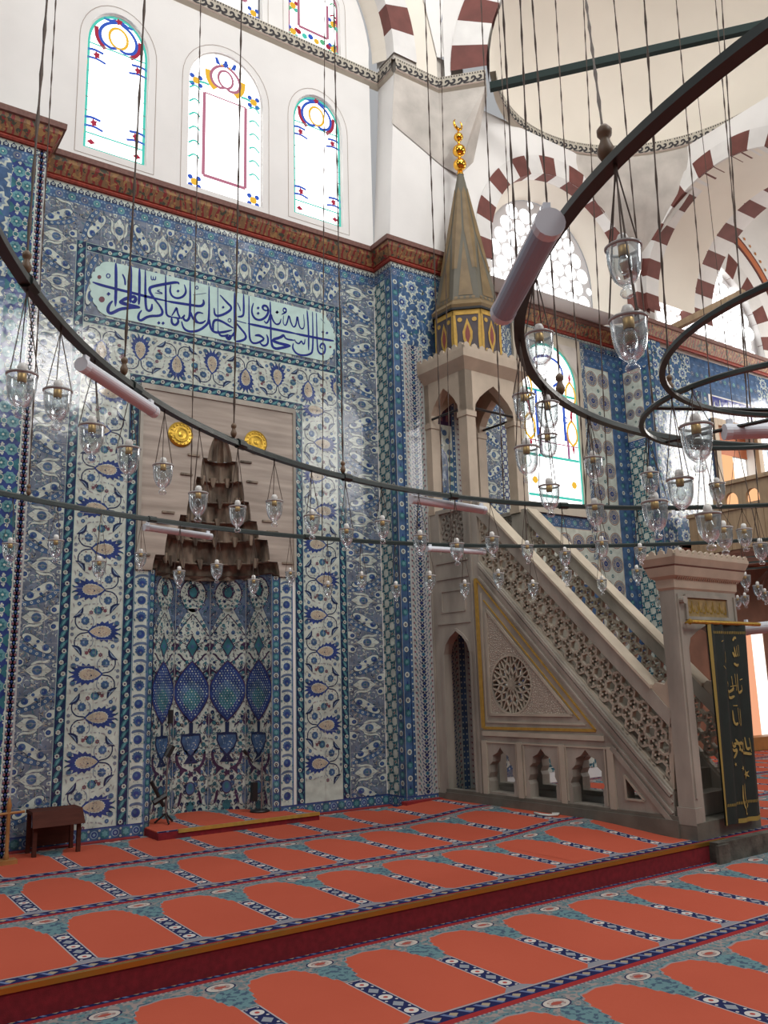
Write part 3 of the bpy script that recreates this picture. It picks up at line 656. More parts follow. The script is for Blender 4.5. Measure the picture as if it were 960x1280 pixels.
# --- stained glass: lit panes
def glass_piece(mb, key, pts, fr, d): mb.use(EM[key]); mb.plate(pts, [], fr, d)
def gstroke(mb, key, pts, w, fr, d):
    mb.use(EM[key])
    for qd in ribbon(pts, w*1.45, False): mb.add([fr(u, v, d) for u, v in qd], [(0, 1, 2, 3)])
def stained(name, spec, fr, kind):
    c, w, z0, zs, zt = spec; k = (zt-zs)/w; d = -.05; e = .003
    f = MB().use(M['plaster'])
    o = arch(c, w+.004, z0-.004, zs, (zt-zs+.004)/(w+.004)); i = arch(c, w-.014, z0+.014, zs, (zt-zs-.014)/(w-.014))
    f.plate(o, [i], fr, -.03, -.06)
    f.use(M['bandedge']); lines(f, arch(c, w+.085, z0-.085, zs, (zt-zs+.085)/(w+.085)), .006, fr, .003)
    win = struct(f.build(name))
    g = MB(); glass_piece(g, 'white', arch(c, w, z0, zs, k), fr, d)
    W = lambda s, t: (c+s*w, z0+t*(zt-z0))
    inn = lambda s, n=10: [(c+(w-s)*cos(t), zs+(zt-zs-s)*sin(t)) for t in np.linspace(0, pi, 2*n+1)]
    edge = 'teal' if kind in (1, 3) else ('pinkr' if kind == 5 else 'lead')
    bw = .036 if kind != 2 else .008
    gstroke(g, edge, [(c+w-bw/2, z0), (c+w-bw/2, zs)], bw, fr, d+e); gstroke(g, edge, [(c-w+bw/2, z0), (c-w+bw/2, zs)], bw, fr, d+e)
    gstroke(g, edge, inn(bw/2), bw, fr, d+e); gstroke(g, edge, [(c-w, z0+bw/2), (c+w, z0+bw/2)], bw, fr, d+e)
    def flower(x, y, s):
        gstroke(g, 'blue', [(x-.11*s, y+.02), (x-.03*s, y+.07), (x+.05*s, y+.05)], .022, fr, d+e); gstroke(g, 'blue', [(x-.08*s, y-.06), (x, y-.04), (x+.07*s, y-.07)], .02, fr, d+e)
        glass_piece(g, 'red', [(x+.045*cos(a)*(1 if i % 2 else .6), y+.055*sin(a)*(1 if i % 2 else .6)) for i, a in enumerate(np.linspace(0, 2*pi, 11)[:-1])], fr, d+2*e)
        for q in range(3): gstroke(g, 'yel', [(x-.10*s+.02*q, y-.10), (x-.12*s+.035*q, y-.16)], .012, fr, d+e)
    if kind in (1, 3, 2):
        yy = zs+(zt-zs)*.12; R = w*.54 if kind != 2 else w*.36; key = ('yel', 'blue', 'red') if kind != 2 else ('pinkr', 'pinkr', 'yel')
        cy = zs+(zt-zs)*.36
        gstroke(g, key[0], circ(c, cy, R*.55, 20, R*.68)+[(c+R*.55, cy)], .022, fr, d+2*e)
        for sg in (1, -1):
            gstroke(g, key[1], [(c+sg*.02, cy+R*1.05), (c+sg*R*.75, cy+R*.75), (c+sg*R*1.15, cy+R*.1), (c+sg*R*1.0, cy-R*.6), (c+sg*R*.45, cy-R*.85), (c+sg*.02, cy-R*.7)], .026, fr, d+2*e)
            gstroke(g, key[2], [(c+sg*R*1.32, cy+R*.3), (c+sg*R*1.25, cy-R*.5), (c+sg*R*.75, cy-R*1.02)], .035 if kind != 2 else .055, fr, d+e)
            gstroke(g, 'blue' if kind != 2 else 'teal', [(c+sg*.03, cy+R*1.2), (c+sg*R*.6, cy+R*1.0), (c+sg*R*.9, cy+R*1.05)] if kind != 2 else [(c+sg*R*1.2, cy-R*.9), (c+sg*R*1.7, cy-R*.85), (c+sg*w*.96, cy-R*1.25)], .022, fr, d+e)
        glass_piece(g, 'red' if kind != 2 else 'blue', [(c+.05*cos(a)*(1 if i % 2 else .6), cy+R*1.15+.05*sin(a)*(1 if i % 2 else .6)) for i, a in enumerate(np.linspace(0, 2*pi, 11)[:-1])], fr, d+2*e)
        if kind == 2:
            for a in (-.10, 0, .10): glass_piece(g, 'blue', [(c+a-.03, cy+R*1.0), (c+a+.03, cy+R*1.0), (c+a*1.3+.02, cy+R*1.5), (c+a*1.3-.02, cy+R*1.5)], fr, d+2*e)
            for a in (-.05, .05): glass_piece(g, 'yel', [(c+a-.014, cy+R*.95), (c+a+.014, cy+R*.95), (c+a*1.5, cy+R*1.35)], fr, d+3*e)
    if kind in (1, 3):
        for t in (.0, .18): gstroke(g, 'teal', [(c-w, z0+.22+t*0), (c+w, z0+.22)], .014, fr, d+e)
        gstroke(g, 'teal', [(c-w, zs-.02), (c+w, zs-.02)], .014, fr, d+e)
        for sg in (1, -1): flower(c+sg*w*.66, zs-.16, -sg*1.5); flower(c+sg*w*.66, z0+.36, -sg*1.5); glass_piece(g, 'red', [(c+sg*w*.72-.05, z0+.11), (c+sg*w*.72, z0+.08), (c+sg*w*.72+.05, z0+.11), (c+sg*w*.72, z0+.15)], fr, d+e)
        for q in range(5): 
            for sg in (1, -1): gstroke(g, 'lead', [(c+sg*w*.86, z0+.5+q*.17), (c+sg*w, z0+.5+q*.17)], .009, fr, d+e)
    if kind in (2, 4, 5):
        s = w*.56; rk = 'pinkr'
        zt2 = zs-.1 if kind == 2 else zs
        gstroke(g, rk, [(c+s, z0+.22), (c+s, zt2)], .03, fr, d+e); gstroke(g, rk, [(c-s, z0+.22), (c-s, zt2)], .03, fr, d+e); gstroke(g, rk, [(c-s, z0+.22), (c+s, z0+.22)], .03, fr, d+e)
        if kind == 2: gstroke(g, rk, [(c-s, zt2), (c+s, zt2)], .014, fr, d+e)
        for sg in (1, -1):
            for y in (z0+.09, zs+.02 if kind == 2 else z0+.5):
                x = c+sg*w*.78
                glass_piece(g, 'yel', circ(x, y, .05, 8), fr, d+2*e)
                for a in range(4): glass_piece(g, 'blue' if kind != 5 else ('red', 'blue', 'green', 'teal')[a], circ(x+.075*cos(.8+a*1.57), y+.075*sin(.8+a*1.57), .034, 8), fr, d+e)
            for q in range(6):
                gstroke(g, 'teal' if kind == 2 else ('green', 'red')[q % 2], [(c+sg*w*.66, z0+.42+q*.19), (c+sg*w*.80, z0+.47+q*.19), (c+sg*w*.95, z0+.40+q*.19)], .016, fr, d+e)
        if kind == 5:
            for q in range(8): glass_piece(g, ('green', 'red', 'teal', 'blue', 'yel')[q % 5], circ(c-w*.8+q*w*.23, z0+.10+.03*(q % 2), .045, 7), fr, d+e)
    g.build('stained_glass_pane', win)
    return win
for i, (n, sp) in enumerate(WIN.items()): stained(n, sp, FW, (1, 2, 3, 4, 5, 5)[i])
# --- tile panels on the main recess wall
X0, S1, S1b, C2, S2, S2b = 1.66, 2.125, 2.235, 2.76, 2.76, 2.875
T = lambda name, rect, pat, fr=FW, d0=.004, par=None, joints=None: tiles(name, par or wall, fr, rect, pat, d0, joints)
def at(pat, x, y): q = Pat(); q.stamp(pat, x, y); return q
def mirx(pat, x): q = Pat(); q.stamp(pat, x, 0, -1, 1); return q
ZB, ZT = ZP+.13, 6.86          # skirting top, top band bottom
T('tile_skirting', (1.66, ZP, MC-MH, ZB), at(hem(1.5), 1.66, ZP)); T('tile_skirting', (MC+MH, ZP, XR, ZB), at(hem(1.6), MC+MH, ZP))
T('tile_cresting', (1.60, ZT, XR, ZC0), at(crest(4.5), 1.60, ZT))
cw = S1-X0-.07
T('tile_blue_edge', (X0-.02, ZB, X0+.075, ZT), at(blue_strip(.10, 7, .3), X0-.02, ZB)); X0 += .075
T('tile_cloud_column', (X0, ZB, S1, ZT), at(cloud_column(6.6, .25, S1-X0), X0, ZB), joints=.255)
T('tile_cloud_column', (5.51, ZB, 6.02, ZT), at(cloud_column(6.6, .02, .51, True), 5.51, ZB), joints=.255)
T('tile_border', (S1, ZB, S1b, 6.43), at(border(6.3, .11), S1, ZB)); T('tile_border', (5.40, ZB, 5.51, 6.43), at(border(6.3, .11, flip=-1), 5.40, ZB))
q = Pat(); q.stamp(turn(cloud_column(3.4, .2, .43)), S1, 6.43); T('tile_cloud_band', (S1, 6.43, 5.51, ZT), q, joints=.255)
T('tile_border', (S1b, 6.33, 5.40, 6.43), (lambda q: q.stamp(turn(border(3.3, .10)), S1b, 6.33))(Pat())); T('tile_border', (S1b, 5.50, 5.40, 5.60), (lambda q: q.stamp(turn(border(3.3, .10)), S1b, 5.50))(Pat()))
T('tile_saz_column', (S1b, ZB, C2, 5.02), at(saz_column(5.2, .20), S1b, ZB), joints=.26); T('tile_saz_column', (4.905, ZB, 5.40, 5.02), at(saz_column(5.2, .42, True), 4.885, ZB), joints=.26)
def saz_band(L, h):
    q = Pat(); q.box(0, 'w', 0, 0, L, h); u = .2; k = 0; s = h/.52
    b = Pat()
    for l, kk, p in SAZ.it: b.it.append((l, kk, p[:, ::-1]*np.array([1, s])))
    while u < L+.3: q.stamp(b, u, h if k % 2 == 0 else 0, 1, -1 if k % 2 == 0 else 1); u += .426; k += 1
    return q
q = Pat(); q.stamp(saz_band(3.2, .48), S1b, 5.02); T('tile_saz_band', (S1b, 5.02, 5.40, 5.50), q, joints=.26)
T('tile_border', (S2, ZB, S2b, 4.92), at(border(4.8, .115), S2, ZB)); T('tile_border', (4.79, ZB, 4.905, 4.92), at(border(4.8, .115, flip=-1), 4.79, ZB))
T('tile_border', (S2, 4.92, 4.905, 5.02), (lambda q: q.stamp(turn(border(2.3, .10)), S2, 4.92))(Pat()))
# inscription: pale panel with scalloped ends in a clouded blue field
T('tile_cloud_field', (S1b, 5.60, 5.40, 6.33), (lambda q: q.stamp(turn(cloud_column(3.3, .1, .73)), S1b, 5.60))(Pat()))
# ---- inscription panel (traced letter strokes on the wall plane)
IN = lambda px, py: (lambda p: (p[0], p[2]))(ony(px, py, YW-.012))
def scallop(a, b, n, amp):   # scalloped curve bulging between two points
    a, b = np.array(a), np.array(b); d = b-a; nn = np.array([d[1], -d[0]])/np.hypot(*d); out = []
    for i in range(n*6+1):
        t = i/(n*6); out.append(tuple(a+d*t+nn*(amp*sin(pi*t)**.55+.018*(-1 if amp < 0 else 1)*abs(sin(pi*t*n)))))
    return out
tl, bl, tr, br = IN(139, 327.5), IN(134.4, 395), IN(398.7, 390.5), IN(403.3, 451)
left = scallop(bl, tl, 8, -.20); right = scallop(tr, br, 8, -.20)
panel = left+right
mb = MB(); mb.plate(panel, [], FW, .004+15*EPS, .004, back=False); ip = mb.build('inscription_panel', wall, m=G['a'])
STR = [  # (crop origin), width, points : strokes of the script
 ((100, 310), 22, [(135,372),(220,403),(380,445),(550,485),(720,530),(950,580)]), ((180, 325), 22, [(250,450),(330,465),(500,490),(620,510),(655,475),(645,432)]),
 ((260, 345), 22, [(310,488),(418,518)]), ((260, 345), 22, [(432,520),(660,568),(960,630)]), ((330, 355), 22, [(330,540),(500,575),(640,602),(762,622)]),
 ((100, 310), 22, [(390,165),(393,400),(385,640)]), ((100, 310), 14, [(462,285),(490,345),(492,408)]), ((100, 310), 22, [(555,195),(550,480),(545,600)]), ((100, 310), 20, [(648,222),(648,480),(640,620)]),
 ((100, 310), 20, [(712,240),(712,640),(740,692),(780,675),(786,610)]), ((100, 310), 26, [(425,592),(480,560),(545,538),(595,528),(612,560),(582,598),(552,572)]), ((100, 310), 30, [(425,592),(500,612),(570,635),(655,650)]),
 ((100, 310), 24, [(655,652),(520,655),(430,668),(375,700),(330,718),(298,690),(315,620),(355,578)]), ((100, 310), 20, [(800,545),(870,630),(905,700),(880,742),(740,742),(665,798),(632,775),(640,720),(672,680)]),
 ((100, 310), 8, [(775,300),(775,345),(797,352),(800,310)]), ((100, 310), 8, [(800,345),(822,352),(826,308)]), ((100, 310), 8, [(872,458),(832,470),(892,488),(896,502),(818,490)]),
 ((180, 325), 22, [(380,268),(372,240),(240,260),(100,288),(58,305),(62,350),(100,410),(170,500)]), ((180, 325), 18, [(235,165),(237,560),(252,612),(300,622)]), ((180, 325), 18, [(292,270),(280,340),(305,400),(365,422),(430,400),(462,345),(438,268)]),
 ((180, 325), 20, [(503,230),(502,600),(480,662),(440,662),(420,612)]), ((180, 325), 16, [(300,612),(340,550),(356,512),(366,585),(398,640),(350,632),(300,622)]), ((180, 325), 20, [(300,622),(300,690),(340,716),(376,680),(366,640)]), ((180, 325), 14, [(398,640),(430,625),(442,598)]),
 ((180, 325), 18, [(645,585),(590,568),(558,600),(552,640),(590,690),(640,686),(672,660)]), ((180, 325), 20, [(502,560),(530,640),(585,692)]), ((180, 325), 10, [(533,383),(678,362)]), ((180, 325), 20, [(708,285),(710,650),(690,705),(600,772),(500,787),(430,752),(408,670)]),
 ((180, 325), 18, [(803,305),(806,800)]), ((180, 325), 20, [(712,640),(722,740),(762,792),(850,792),(960,765)]), ((180, 325), 20, [(758,790),(748,700),(770,652),(830,660),(900,700),(975,745)]),
 ((260, 345), 20, [(130,208),(200,285),(268,350),(200,408),(110,440),(70,425),(66,350)]), ((260, 345), 18, [(105,590),(130,655),(190,655),(222,640)]), ((260, 345), 30, [(195,650),(222,695),(250,655)]), ((260, 345), 18, [(222,650),(262,660),(290,610)]),
 ((260, 345), 20, [(288,178),(292,640),(290,705)]), ((260, 345), 10, [(318,290),(345,345),(352,385)]), ((260, 345), 18, [(387,195),(390,400),(378,442),(322,446)]), ((260, 345), 18, [(445,215),(447,640),(462,712),(500,740),(565,722),(615,688),(575,655),(510,652)]), ((260, 345), 18, [(510,652),(560,640),(615,688)]),
 ((260, 345), 18, [(560,722),(600,768),(650,748),(656,690),(638,638)]), ((260, 345), 20, [(495,295),(472,370),(490,450),(550,488),(620,462),(660,400),(650,335),(608,318),(588,350),(622,382),(660,372)]), ((260, 345), 16, [(610,488),(632,522),(660,490),(682,400),(702,480),(740,532),(782,522),(796,468)]), ((260, 345), 16, [(677,278),(683,560),(686,740)]),
 ((260, 345), 9, [(798,422),(850,388),(856,360),(824,345),(812,388),(852,398)]), ((260, 345), 20, [(300,505),(350,568),(412,640),(412,690),(335,716),(292,712)]), ((260, 345), 24, [(700,695),(800,668),(822,640)]), ((260, 345), 26, [(690,700),(770,735),(900,762)]), ((260, 345), 24, [(900,765),(800,785),(740,797),(698,770),(690,700)]), ((260, 345), 16, [(822,635),(845,690),(940,702)]),
 ((330, 355), 14, [(330,605),(348,640),(382,655),(408,615),(420,655),(440,655),(446,600)]), ((330, 355), 18, [(318,648),(308,700),(350,762),(420,782),(500,770),(535,730),(528,305)]), ((330, 355), 16, [(468,288),(485,500),(485,725)]), ((330, 355), 18, [(570,318),(578,700),(602,762),(650,766),(668,715),(660,660),(630,645),(602,690),(645,712)]),
 ((330, 355), 14, [(212,345),(205,430),(235,462),(258,400),(270,330),(290,420),(320,478),(350,450),(362,328),(380,460),(412,497),(442,470),(430,332)]), ((330, 355), 12, [(618,378),(662,432)]), ((330, 355), 10, [(195,335),(245,310),(240,280),(212,262),(205,300),(238,315)]),
]
K = 8.727; mbl = MB(); LD = .004+15*EPS
def cp(o, p): return IN(o[0]+p[0]/K, o[1]+p[1]/K)
j = 0
for o, w, pts in STR:
    for qd in ribbon([cp(o, p) for p in pts], w/K*.0128):
        mbl.add([FW(u, v, LD+.001+.0002*(j % 9)) for u, v in qd], [(0, 1, 2, 3)])
    j += 1
for o, x, y, r in (((100,310),310,503,22),((100,310),858,818,19),((100,310),905,822,19),((180,325),370,340,17),((180,325),862,517,16),((260,345),545,350,17),((260,345),545,408,17),((260,345),752,396,19),((330,355),640,525,16),((330,355),685,535,16),((330,355),140,310,16)):
    mbl.plate([cp(o, (x-r, y)), cp(o, (x, y+r)), cp(o, (x+r, y)), cp(o, (x, y-r))], [], FW, LD+.004)
for o, x, y, r in (((100,310),307,305,20),((180,325),575,303,15),((260,345),233,484,17)):
    lp = [cp(o, (x+r*cos(a), y+r*1.1*sin(a))) for a in np.linspace(0, 2*pi, 13)]
    for qd in ribbon(lp, .010, False): mbl.add([FW(u, v, LD+.003) for u, v in qd], [(0, 1, 2, 3)])
mbl.build('lettering', ip, m=G['k'])
mbl = MB()
for o, x, y, r in (((100,310),210,318,22),((100,310),237,562,33),((330,355),722,688,13)): mbl.plate([cp(o, (x+r*cos(a), y+r*sin(a))) for a in np.linspace(0, -2*pi, 15)[:-1]], [], FW, LD+.001)
mbl.build('verse_roundel', ip, m=G['r'])
# ---- return of the right pier and pier front (tiled), left pier
mb = MB().use(M['plaster'])
mb.box((XR, YR, 0), (7.5, 9.6, 7.36)); mb.add([(6.04, YR, 7.36), (7.5, YR, 7.36), (7.5, YR, 9.98), (6.20, YR, 9.98), (6.04, 8.85, 7.36), (6.20, 8.85, 9.98)], [(0, 1, 2, 3), (4, 0, 3, 5)])
pier = struct(mb.build('wall_pier_right', loc=(6.8, YR, 0)))
T('tile_leaf_panel', (-8.85, ZB, -8.60, ZC0-.2), at(pinwheel(.25, 6.9, .19), -8.85, ZB), FRET, par=pier); T('tile_blue_edge', (-8.60, ZB, -YR+.0, ZC0-.2), at(blue_strip(.14, 6.9), -8.60, ZB), FRET, par=pier); T('tile_skirting', (-8.85, ZP, -YR, ZB), at(hem(.5), -8.85, ZP), FRET, par=pier)
T('tile_cresting', (-8.85, ZC0-.2, -YR, ZC0), at(crest(.5), -8.85, ZC0-.2), FRET, par=pier); T('tile_cresting', (XR, ZC0-.2, 7.5, ZC0), at(crest(1.5), XR, ZC0-.2), FR_, par=pier)
T('tile_blue_edge', (XR, ZB, 6.15, ZC0-.2), at(blue_strip(.11, 6.9, .30), XR, ZB), FR_, par=pier); T('tile_floral_panel', (6.15, ZB, 6.55, 5.95), at(small_floral(.40, 5.9), 6.15, ZB), FR_, par=pier, joints=.6)
T('tile_lotus_panel', (6.15, 5.95, 6.95, ZC0-.2), at(lotus_field(.8, 1.0), 6.15, 5.95), FR_, par=pier); T('tile_floral_panel', (6.95, ZB, 7.5, ZC0-.2), at(small_floral(.55, 7), 6.95, ZB), FR_, par=pier); T('tile_skirting', (XR, ZP, 7.5, ZB), at(hem(1.5), XR, ZP), FR_, par=pier)
# blue pointed-arch tile panel above the pulpit landing
def pulpit_niche(w, h):
    q = Pat(); q.box(0, 'm', 0, 0, w, h); c = w/2; q.box(1, 'w', 0, 0, w, h*.78); y = .06
    while y < h*.62:
        for s in (-1, 1): q.c(3, 't', c+s*w*.40, y, .045, 12); q.c(4, 'b', c+s*w*.40, y, .03, 10)
        y += .125
    for i in range(7): a = pi*i/6; q.c(3, 'b', c+w*.37*cos(a), h*.64+.30*sin(a), .042, 12)
    q.a(4, 'c', arch(c, w*.27, 0, h*.60, 1.5, 8, .5)); q.a(5, 'b', arch(c, w*.23, 0, h*.58, 1.5, 8, .5)); r = random.Random(2)
    for i in range(90):
        x, yy = (r.random()-.5)*w*.42, r.random()*h*.7
        if yy < h*.58 or abs(x) < w*.12: q.c(6, r.choice('wlq'), c+x, yy, .014, 7); q.c(7, 'c', c+x, yy, .005, 5)
    for i in range(8): q.a(5, 'm' if i % 2 else 'r', [(i*w/8, h*.80), ((i+1)*w/8, h*.80), ((i+.5)*w/8, h*.95)])
    return q
T('tile_arch_panel', (6.55, 2.9, 6.95, 5.5), at(pulpit_niche(.40, 2.6), 6.55, 2.9), FR_, par=pier); T('tile_lotus_panel', (6.55, 5.5, 6.95, 5.95), at(lotus_field(.4, .45), 6.55, 5.5), FR_, par=pier); T('tile_floral_panel', (6.55, ZB, 6.95, 2.9), at(small_floral(.4, 2.8), 6.55, ZB), FR_, par=pier)
mb = MB().use(M['plaster']); mb.box((-2.5, YL, 0), (1.68, 9.2, 7.36)); mb.box((-2.5, YL+.1, 7.36), (1.0, 9.2, 11))
pl = struct(mb.build('wall_pier_left', loc=(0, YL, 0)))
T('tile_corner_moulding', (1.585, ZP, 1.68, ZC0), (lambda q: q.box(0, 'g', 1.585, 0, 1.68, 8).box(1, 'w', 1.585, 0, 1.597, 8).box(1, 'j', 1.665, 0, 1.68, 8).stamp(small_floral(.06, 7.2), 1.60, 0, lay=2))(Pat()), FL, par=pl)
T('tile_hexagon_strip', (1.36, ZB, 1.585, ZC0-.2), at(hex_flowers(.25, 6.8), 1.35, ZB), FL, par=pl); T('tile_lotus_panel', (0, ZB, 1.36, ZC0-.2), at(lotus_field(1.4, 6.8), 0, ZB), FL, par=pl); T('tile_cresting', (0, ZC0-.2, 1.68, ZC0), at(crest(1.7), 0, ZC0-.2), FL, par=pl); T('tile_skirting', (0, ZP, 1.585, ZB), at(hem(1.7), 0, ZP), FL, par=pl)
# ---- painted cornice all along the qibla side
PATH = [(-2.5, YL), (1.68, YL), (1.68, YW), (XR, YW), (XR, YR), (7.5, YR), (7.5, YB), (XP2, YB), (XP2, 8.42), (20, 8.55)]
prof = [(0, 0), (.03, 0), (.042, .02), (.03, .042), (.045, .05), (.115, .17), (.125, .215), (.15, .225), (.155, .285), (0, .29)]
mts = [M['cornice_b']]*3+[M['cornice_b']]+[M['cornice']]*2+[M['cornice_t']]*3
c = MB(); c.sweep(prof, [(x, y, ZC0) for x, y in PATH], mats=mts); struct(c.build('trim_1'))
# ---- painted scroll band
def scrollband(name, path, z, h, par=None, seglen=None):
    mb = MB(); ph = 0.0; mb.use(M['band']); ink = MB()
    for i in range(len(path)-1):
        a, b = np.array(path[i]), np.array(path[i+1]); L = np.hypot(*(b-a)); u = (b-a)/L
        fr = frame((*a, z), (*u, 0), (0, 0, 1))
        mb.use(M['band']); mb.plate([(0, 0), (L, 0), (L, h), (0, h)], [], fr, .045)
        mb.add([fr(0, 0, .045), fr(L, 0, .045), fr(L, -.05, -.02), fr(0, -.05, -.02), fr(0, h, .045), fr(L, h, .045), fr(L, h, -.05), fr(0, h, -.05)], [(3, 2, 1, 0), (4, 5, 6, 7)])
        mb.use(M['bandedge']); mb.plate([(0, 0), (L, 0), (L, .025), (0, .025)], [], fr, .047)
        mb.use(M['ink']); P = .19; t = -ph
        while t < L:
            s = t
            strokes = [([(s, h*.20), (s+P*.25, h*.22), (s+P*.45, h*.42), (s+P*.36, h*.62), (s+P*.18, h*.58), (s+P*.16, h*.42)], h*.16), ([(s+P*.45, h*.42), (s+P*.62, h*.30), (s+P*.85, h*.40), (s+P*.88, h*.60), (s+P*.68, h*.62)], h*.16), ([(s+P*.5, h*.22), (s+P*.75, h*.18), (s+P, h*.22)], h*.09)]
            for pts, w in strokes:
                for qd in ribbon(pts, w):
                    q = clip(np.array(qd), 0, 0, L, h)
                    if len(q) > 2: mb.add([fr(x, y, .049) for x, y in q], [tuple(range(len(q)))])
            t += P
        t = -(ph % .038)
        while t < L-.02:
            if t > 0: mb.add([fr(t, h*.82, .049), fr(t+.017, h*.82, .049), fr(t+.017, h*.94, .049), fr(t, h*.94, .049)], [(0, 1, 2, 3)])
            t += .038
        ph = (ph+L) % P
    return mb.build(name, par)
DC, DR = (9.17, 6.18), 2.36
ringp = [(DC[0]+DR*cos(a), DC[1]+DR*sin(a)) for a in np.linspace(radians(133.5), radians(-45), 46)]
struct(scrollband('trim_2', [(1.0, YW), (6.20, YW), (6.20, YR), (6.98, YR), (7.46, 7.95)], 9.99, .20)); struct(scrollband('trim_3', ringp, 9.99, .20))
# ---- pier head: stained corbelled stone under the band, upper pier behind the arches
mb = MB().use(M['stain'])
z0, z1 = 8.75, 9.97
mb.add([(6.20, YR-.012, z1), (6.98, YR-.012, z1), (7.46, 7.95, z1), (7.62, 8.12, z1), (6.13, YR-.012, 9.15), (6.55, YR-.012, 8.98), (6.98, YR-.012, 8.80), (7.22, 8.40, 8.72), (7.55, YR-.012, 8.95), (7.60, YR-.012, 9.6)], [(4, 5, 1, 0), (5, 6, 1), (6, 7, 2, 1), (7, 8, 3, 2), (8, 9, 3)])
mb.box((6.22, YR+.02, 9.97), (7.5, 8.85, 10.6)); mb.build('stained_pier_head', pier)
def voussoirs(name, fr, c, z, r0, r1, a0, a1, n, depth, par, first=0, soffit=True, m1='red', m2='whitest', k=1.0, d0=.015):
    mb = MB()
    for i in range(n):
        mb.use(M[m1] if (i+first) % 2 else M[m2]); A = np.linspace(a0+(a1-a0)*i/n, a0+(a1-a0)*(i+1)/n, 5)
        o = [(c+r1*cos(a), z+k*r1*sin(a)) for a in A]; q = [(c+r0*cos(a), z+k*r0*sin(a)) for a in A]
        mb.plate(o+q[::-1], [], fr, d0)
        if soffit: mb.add([fr(*p, d0) for p in q]+[fr(*p, -depth) for p in q], [(j, j+1, j+6, j+5) for j in range(4)])
        mb.add([fr(*p, d0) for p in o]+[fr(*p, 0) for p in o], [(j+1, j, j+5, j+6) for j in range(4)])
    return mb.build(name, par)
lunette = wall
voussoirs('striped_arch', FR_, 3.86, 10.30, 2.34, 2.74, radians(0), pi, 20, .41, wall, 0)
mb = MB().use(M['plaster2']); A = np.linspace(0, pi, 40); mb.add([FR_(3.86+2.345*cos(a), 10.30+2.345*sin(a), -.16) for a in A]+[FW(3.86+2.24*cos(a), 10.33+2.24*sin(a), .003) for a in A], [(j, j+1, j+41, j+40) for j in range(39)])
o = [(3.86+2.74*cos(a), 10.30+2.74*sin(a)) for a in A]; mb.plate([(6.6, 10.2), (6.98, 10.2), (6.98, 13.4), (.2, 13.4), (.2, 10.2), (1.12, 10.2)]+o[::-1], [], FR_, 0); mb.build('arch_spandrel', wall)
DU = np.array([.696, -.718, 0.0]); DU /= np.linalg.norm(DU); FD = frame((9.17, 6.18, 10.2), DU, (0, 0, 1))
dome = None
mb = MB().use(M['plaster2']); mb.smooth = True; vs = []; na, ne = 36, 14
for i in range(na+1):
    a = radians(136)-radians(182)*i/na
    for k in range(ne+1): e = pi/2*k/ne; vs.append((DC[0]+2.40*cos(e)*cos(a), DC[1]+2.40*cos(e)*sin(a), 10.18+2.40*sin(e)))
mb.add(vs, [(i*(ne+1)+k, i*(ne+1)+k+1, (i+1)*(ne+1)+k+1, (i+1)*(ne+1)+k) for i in range(na) for k in range(ne)])
ceil = struct(mb.build('ceiling'))
voussoirs('striped_arch', FD, 0, .02, 2.44, 2.96, 0.02, pi-.02, 22, .40, ceil, 0)
o = [(2.96*cos(a), .02+2.96*sin(a)) for a in A]; mb = MB().use(M['plaster']); mb.plate([(3.05, 0), (3.05, 3.6), (-3.05, 3.6), (-3.05, 0)]+o[::-1], [], FD, 0); mb.build('arch_spandrel', ceil)
# blue painted tip between the two arches
mb = MB(); mb.use(M['plaster']); mb.add([(6.98, 8.44, 10.55), (7.06, 8.36, 10.55), (7.25, 8.30, 11.5), (6.75, 8.44, 11.5)], [(0, 1, 2, 3)]); mb.use(G['c']); mb.add([(7.0, 8.41, 10.95), (7.12, 8.33, 11.5), (6.88, 8.425, 11.5)], [(0, 1, 2)]); mb.build('painted_tip', ceil)
# ---- recess with the lattice window (right of the pulpit)
AB = (9.42, 7.78, 1.62)
mb = MB().use(M['plaster'])
mb.plate([(7.3, 7.36), (AB[0]-1.62, 7.36)]+[(AB[0]-1.62*cos(a), 7.78+1.62*sin(a)) for a in np.linspace(0, pi, 25)]+[(AB[0]+1.62, 7.36), (11.2, 7.36), (11.2, 9.99), (7.3, 9.99)], [], frame((0, 8.42, 0), (1, 0, 0), (0, 0, 1)), 0)
n = 24; oA = [(AB[0]+1.62, 7.36)]+[(AB[0]+1.62*cos(a), 7.78+1.62*sin(a)) for a in np.linspace(0, pi, n+1)]+[(AB[0]-1.62, 7.36)]
oB = [(AB[0]+1.17, 7.37)]+[(AB[0]+1.17*cos(a), 8.10+1.17*sin(a)) for a in np.linspace(0, pi, n+1)]+[(AB[0]-1.17, 7.37)]
mb.use(M['plaster2']); k = len(oA); mb.smooth = True; mb.add([(x, 8.62, z) for x, z in oA]+[(x, 9.0, z) for x, z in oB], [(j, j+1, j+1+k, j+k) for j in range(k-1)]); mb.smooth = False
mb.use(M['plaster']); mb.box((7.3, YB, 0), (11.4, 9.3, 7.40)); mb.add([(oB[0][0], 9.0, 7.37), (oB[-1][0], 9.0, 7.37), (oA[-1][0], 8.5, 7.362), (oA[0][0], 8.5, 7.362)], [(0, 1, 2, 3)])
wb = struct(mb.build('wall_recess', loc=(9.42, YB, 0)))
voussoirs('striped_arch', frame((0, 8.42, 0), (1, 0, 0), (0, 0, 1)), AB[0], 7.80, 1.60, 1.90, radians(-8), radians(188), 19, .20, wb, 1)
FBl = frame((0, 9.0, 0), (1, 0, 0), (0, 0, 1))
mb = MB(); mb.plate([(x, z) for x, z in oB], [], FBl, -.02); lw = struct(mb.build('window_7', m=M['lattice']))
mb = MB(); s = .28; j = 0; y = 7.50
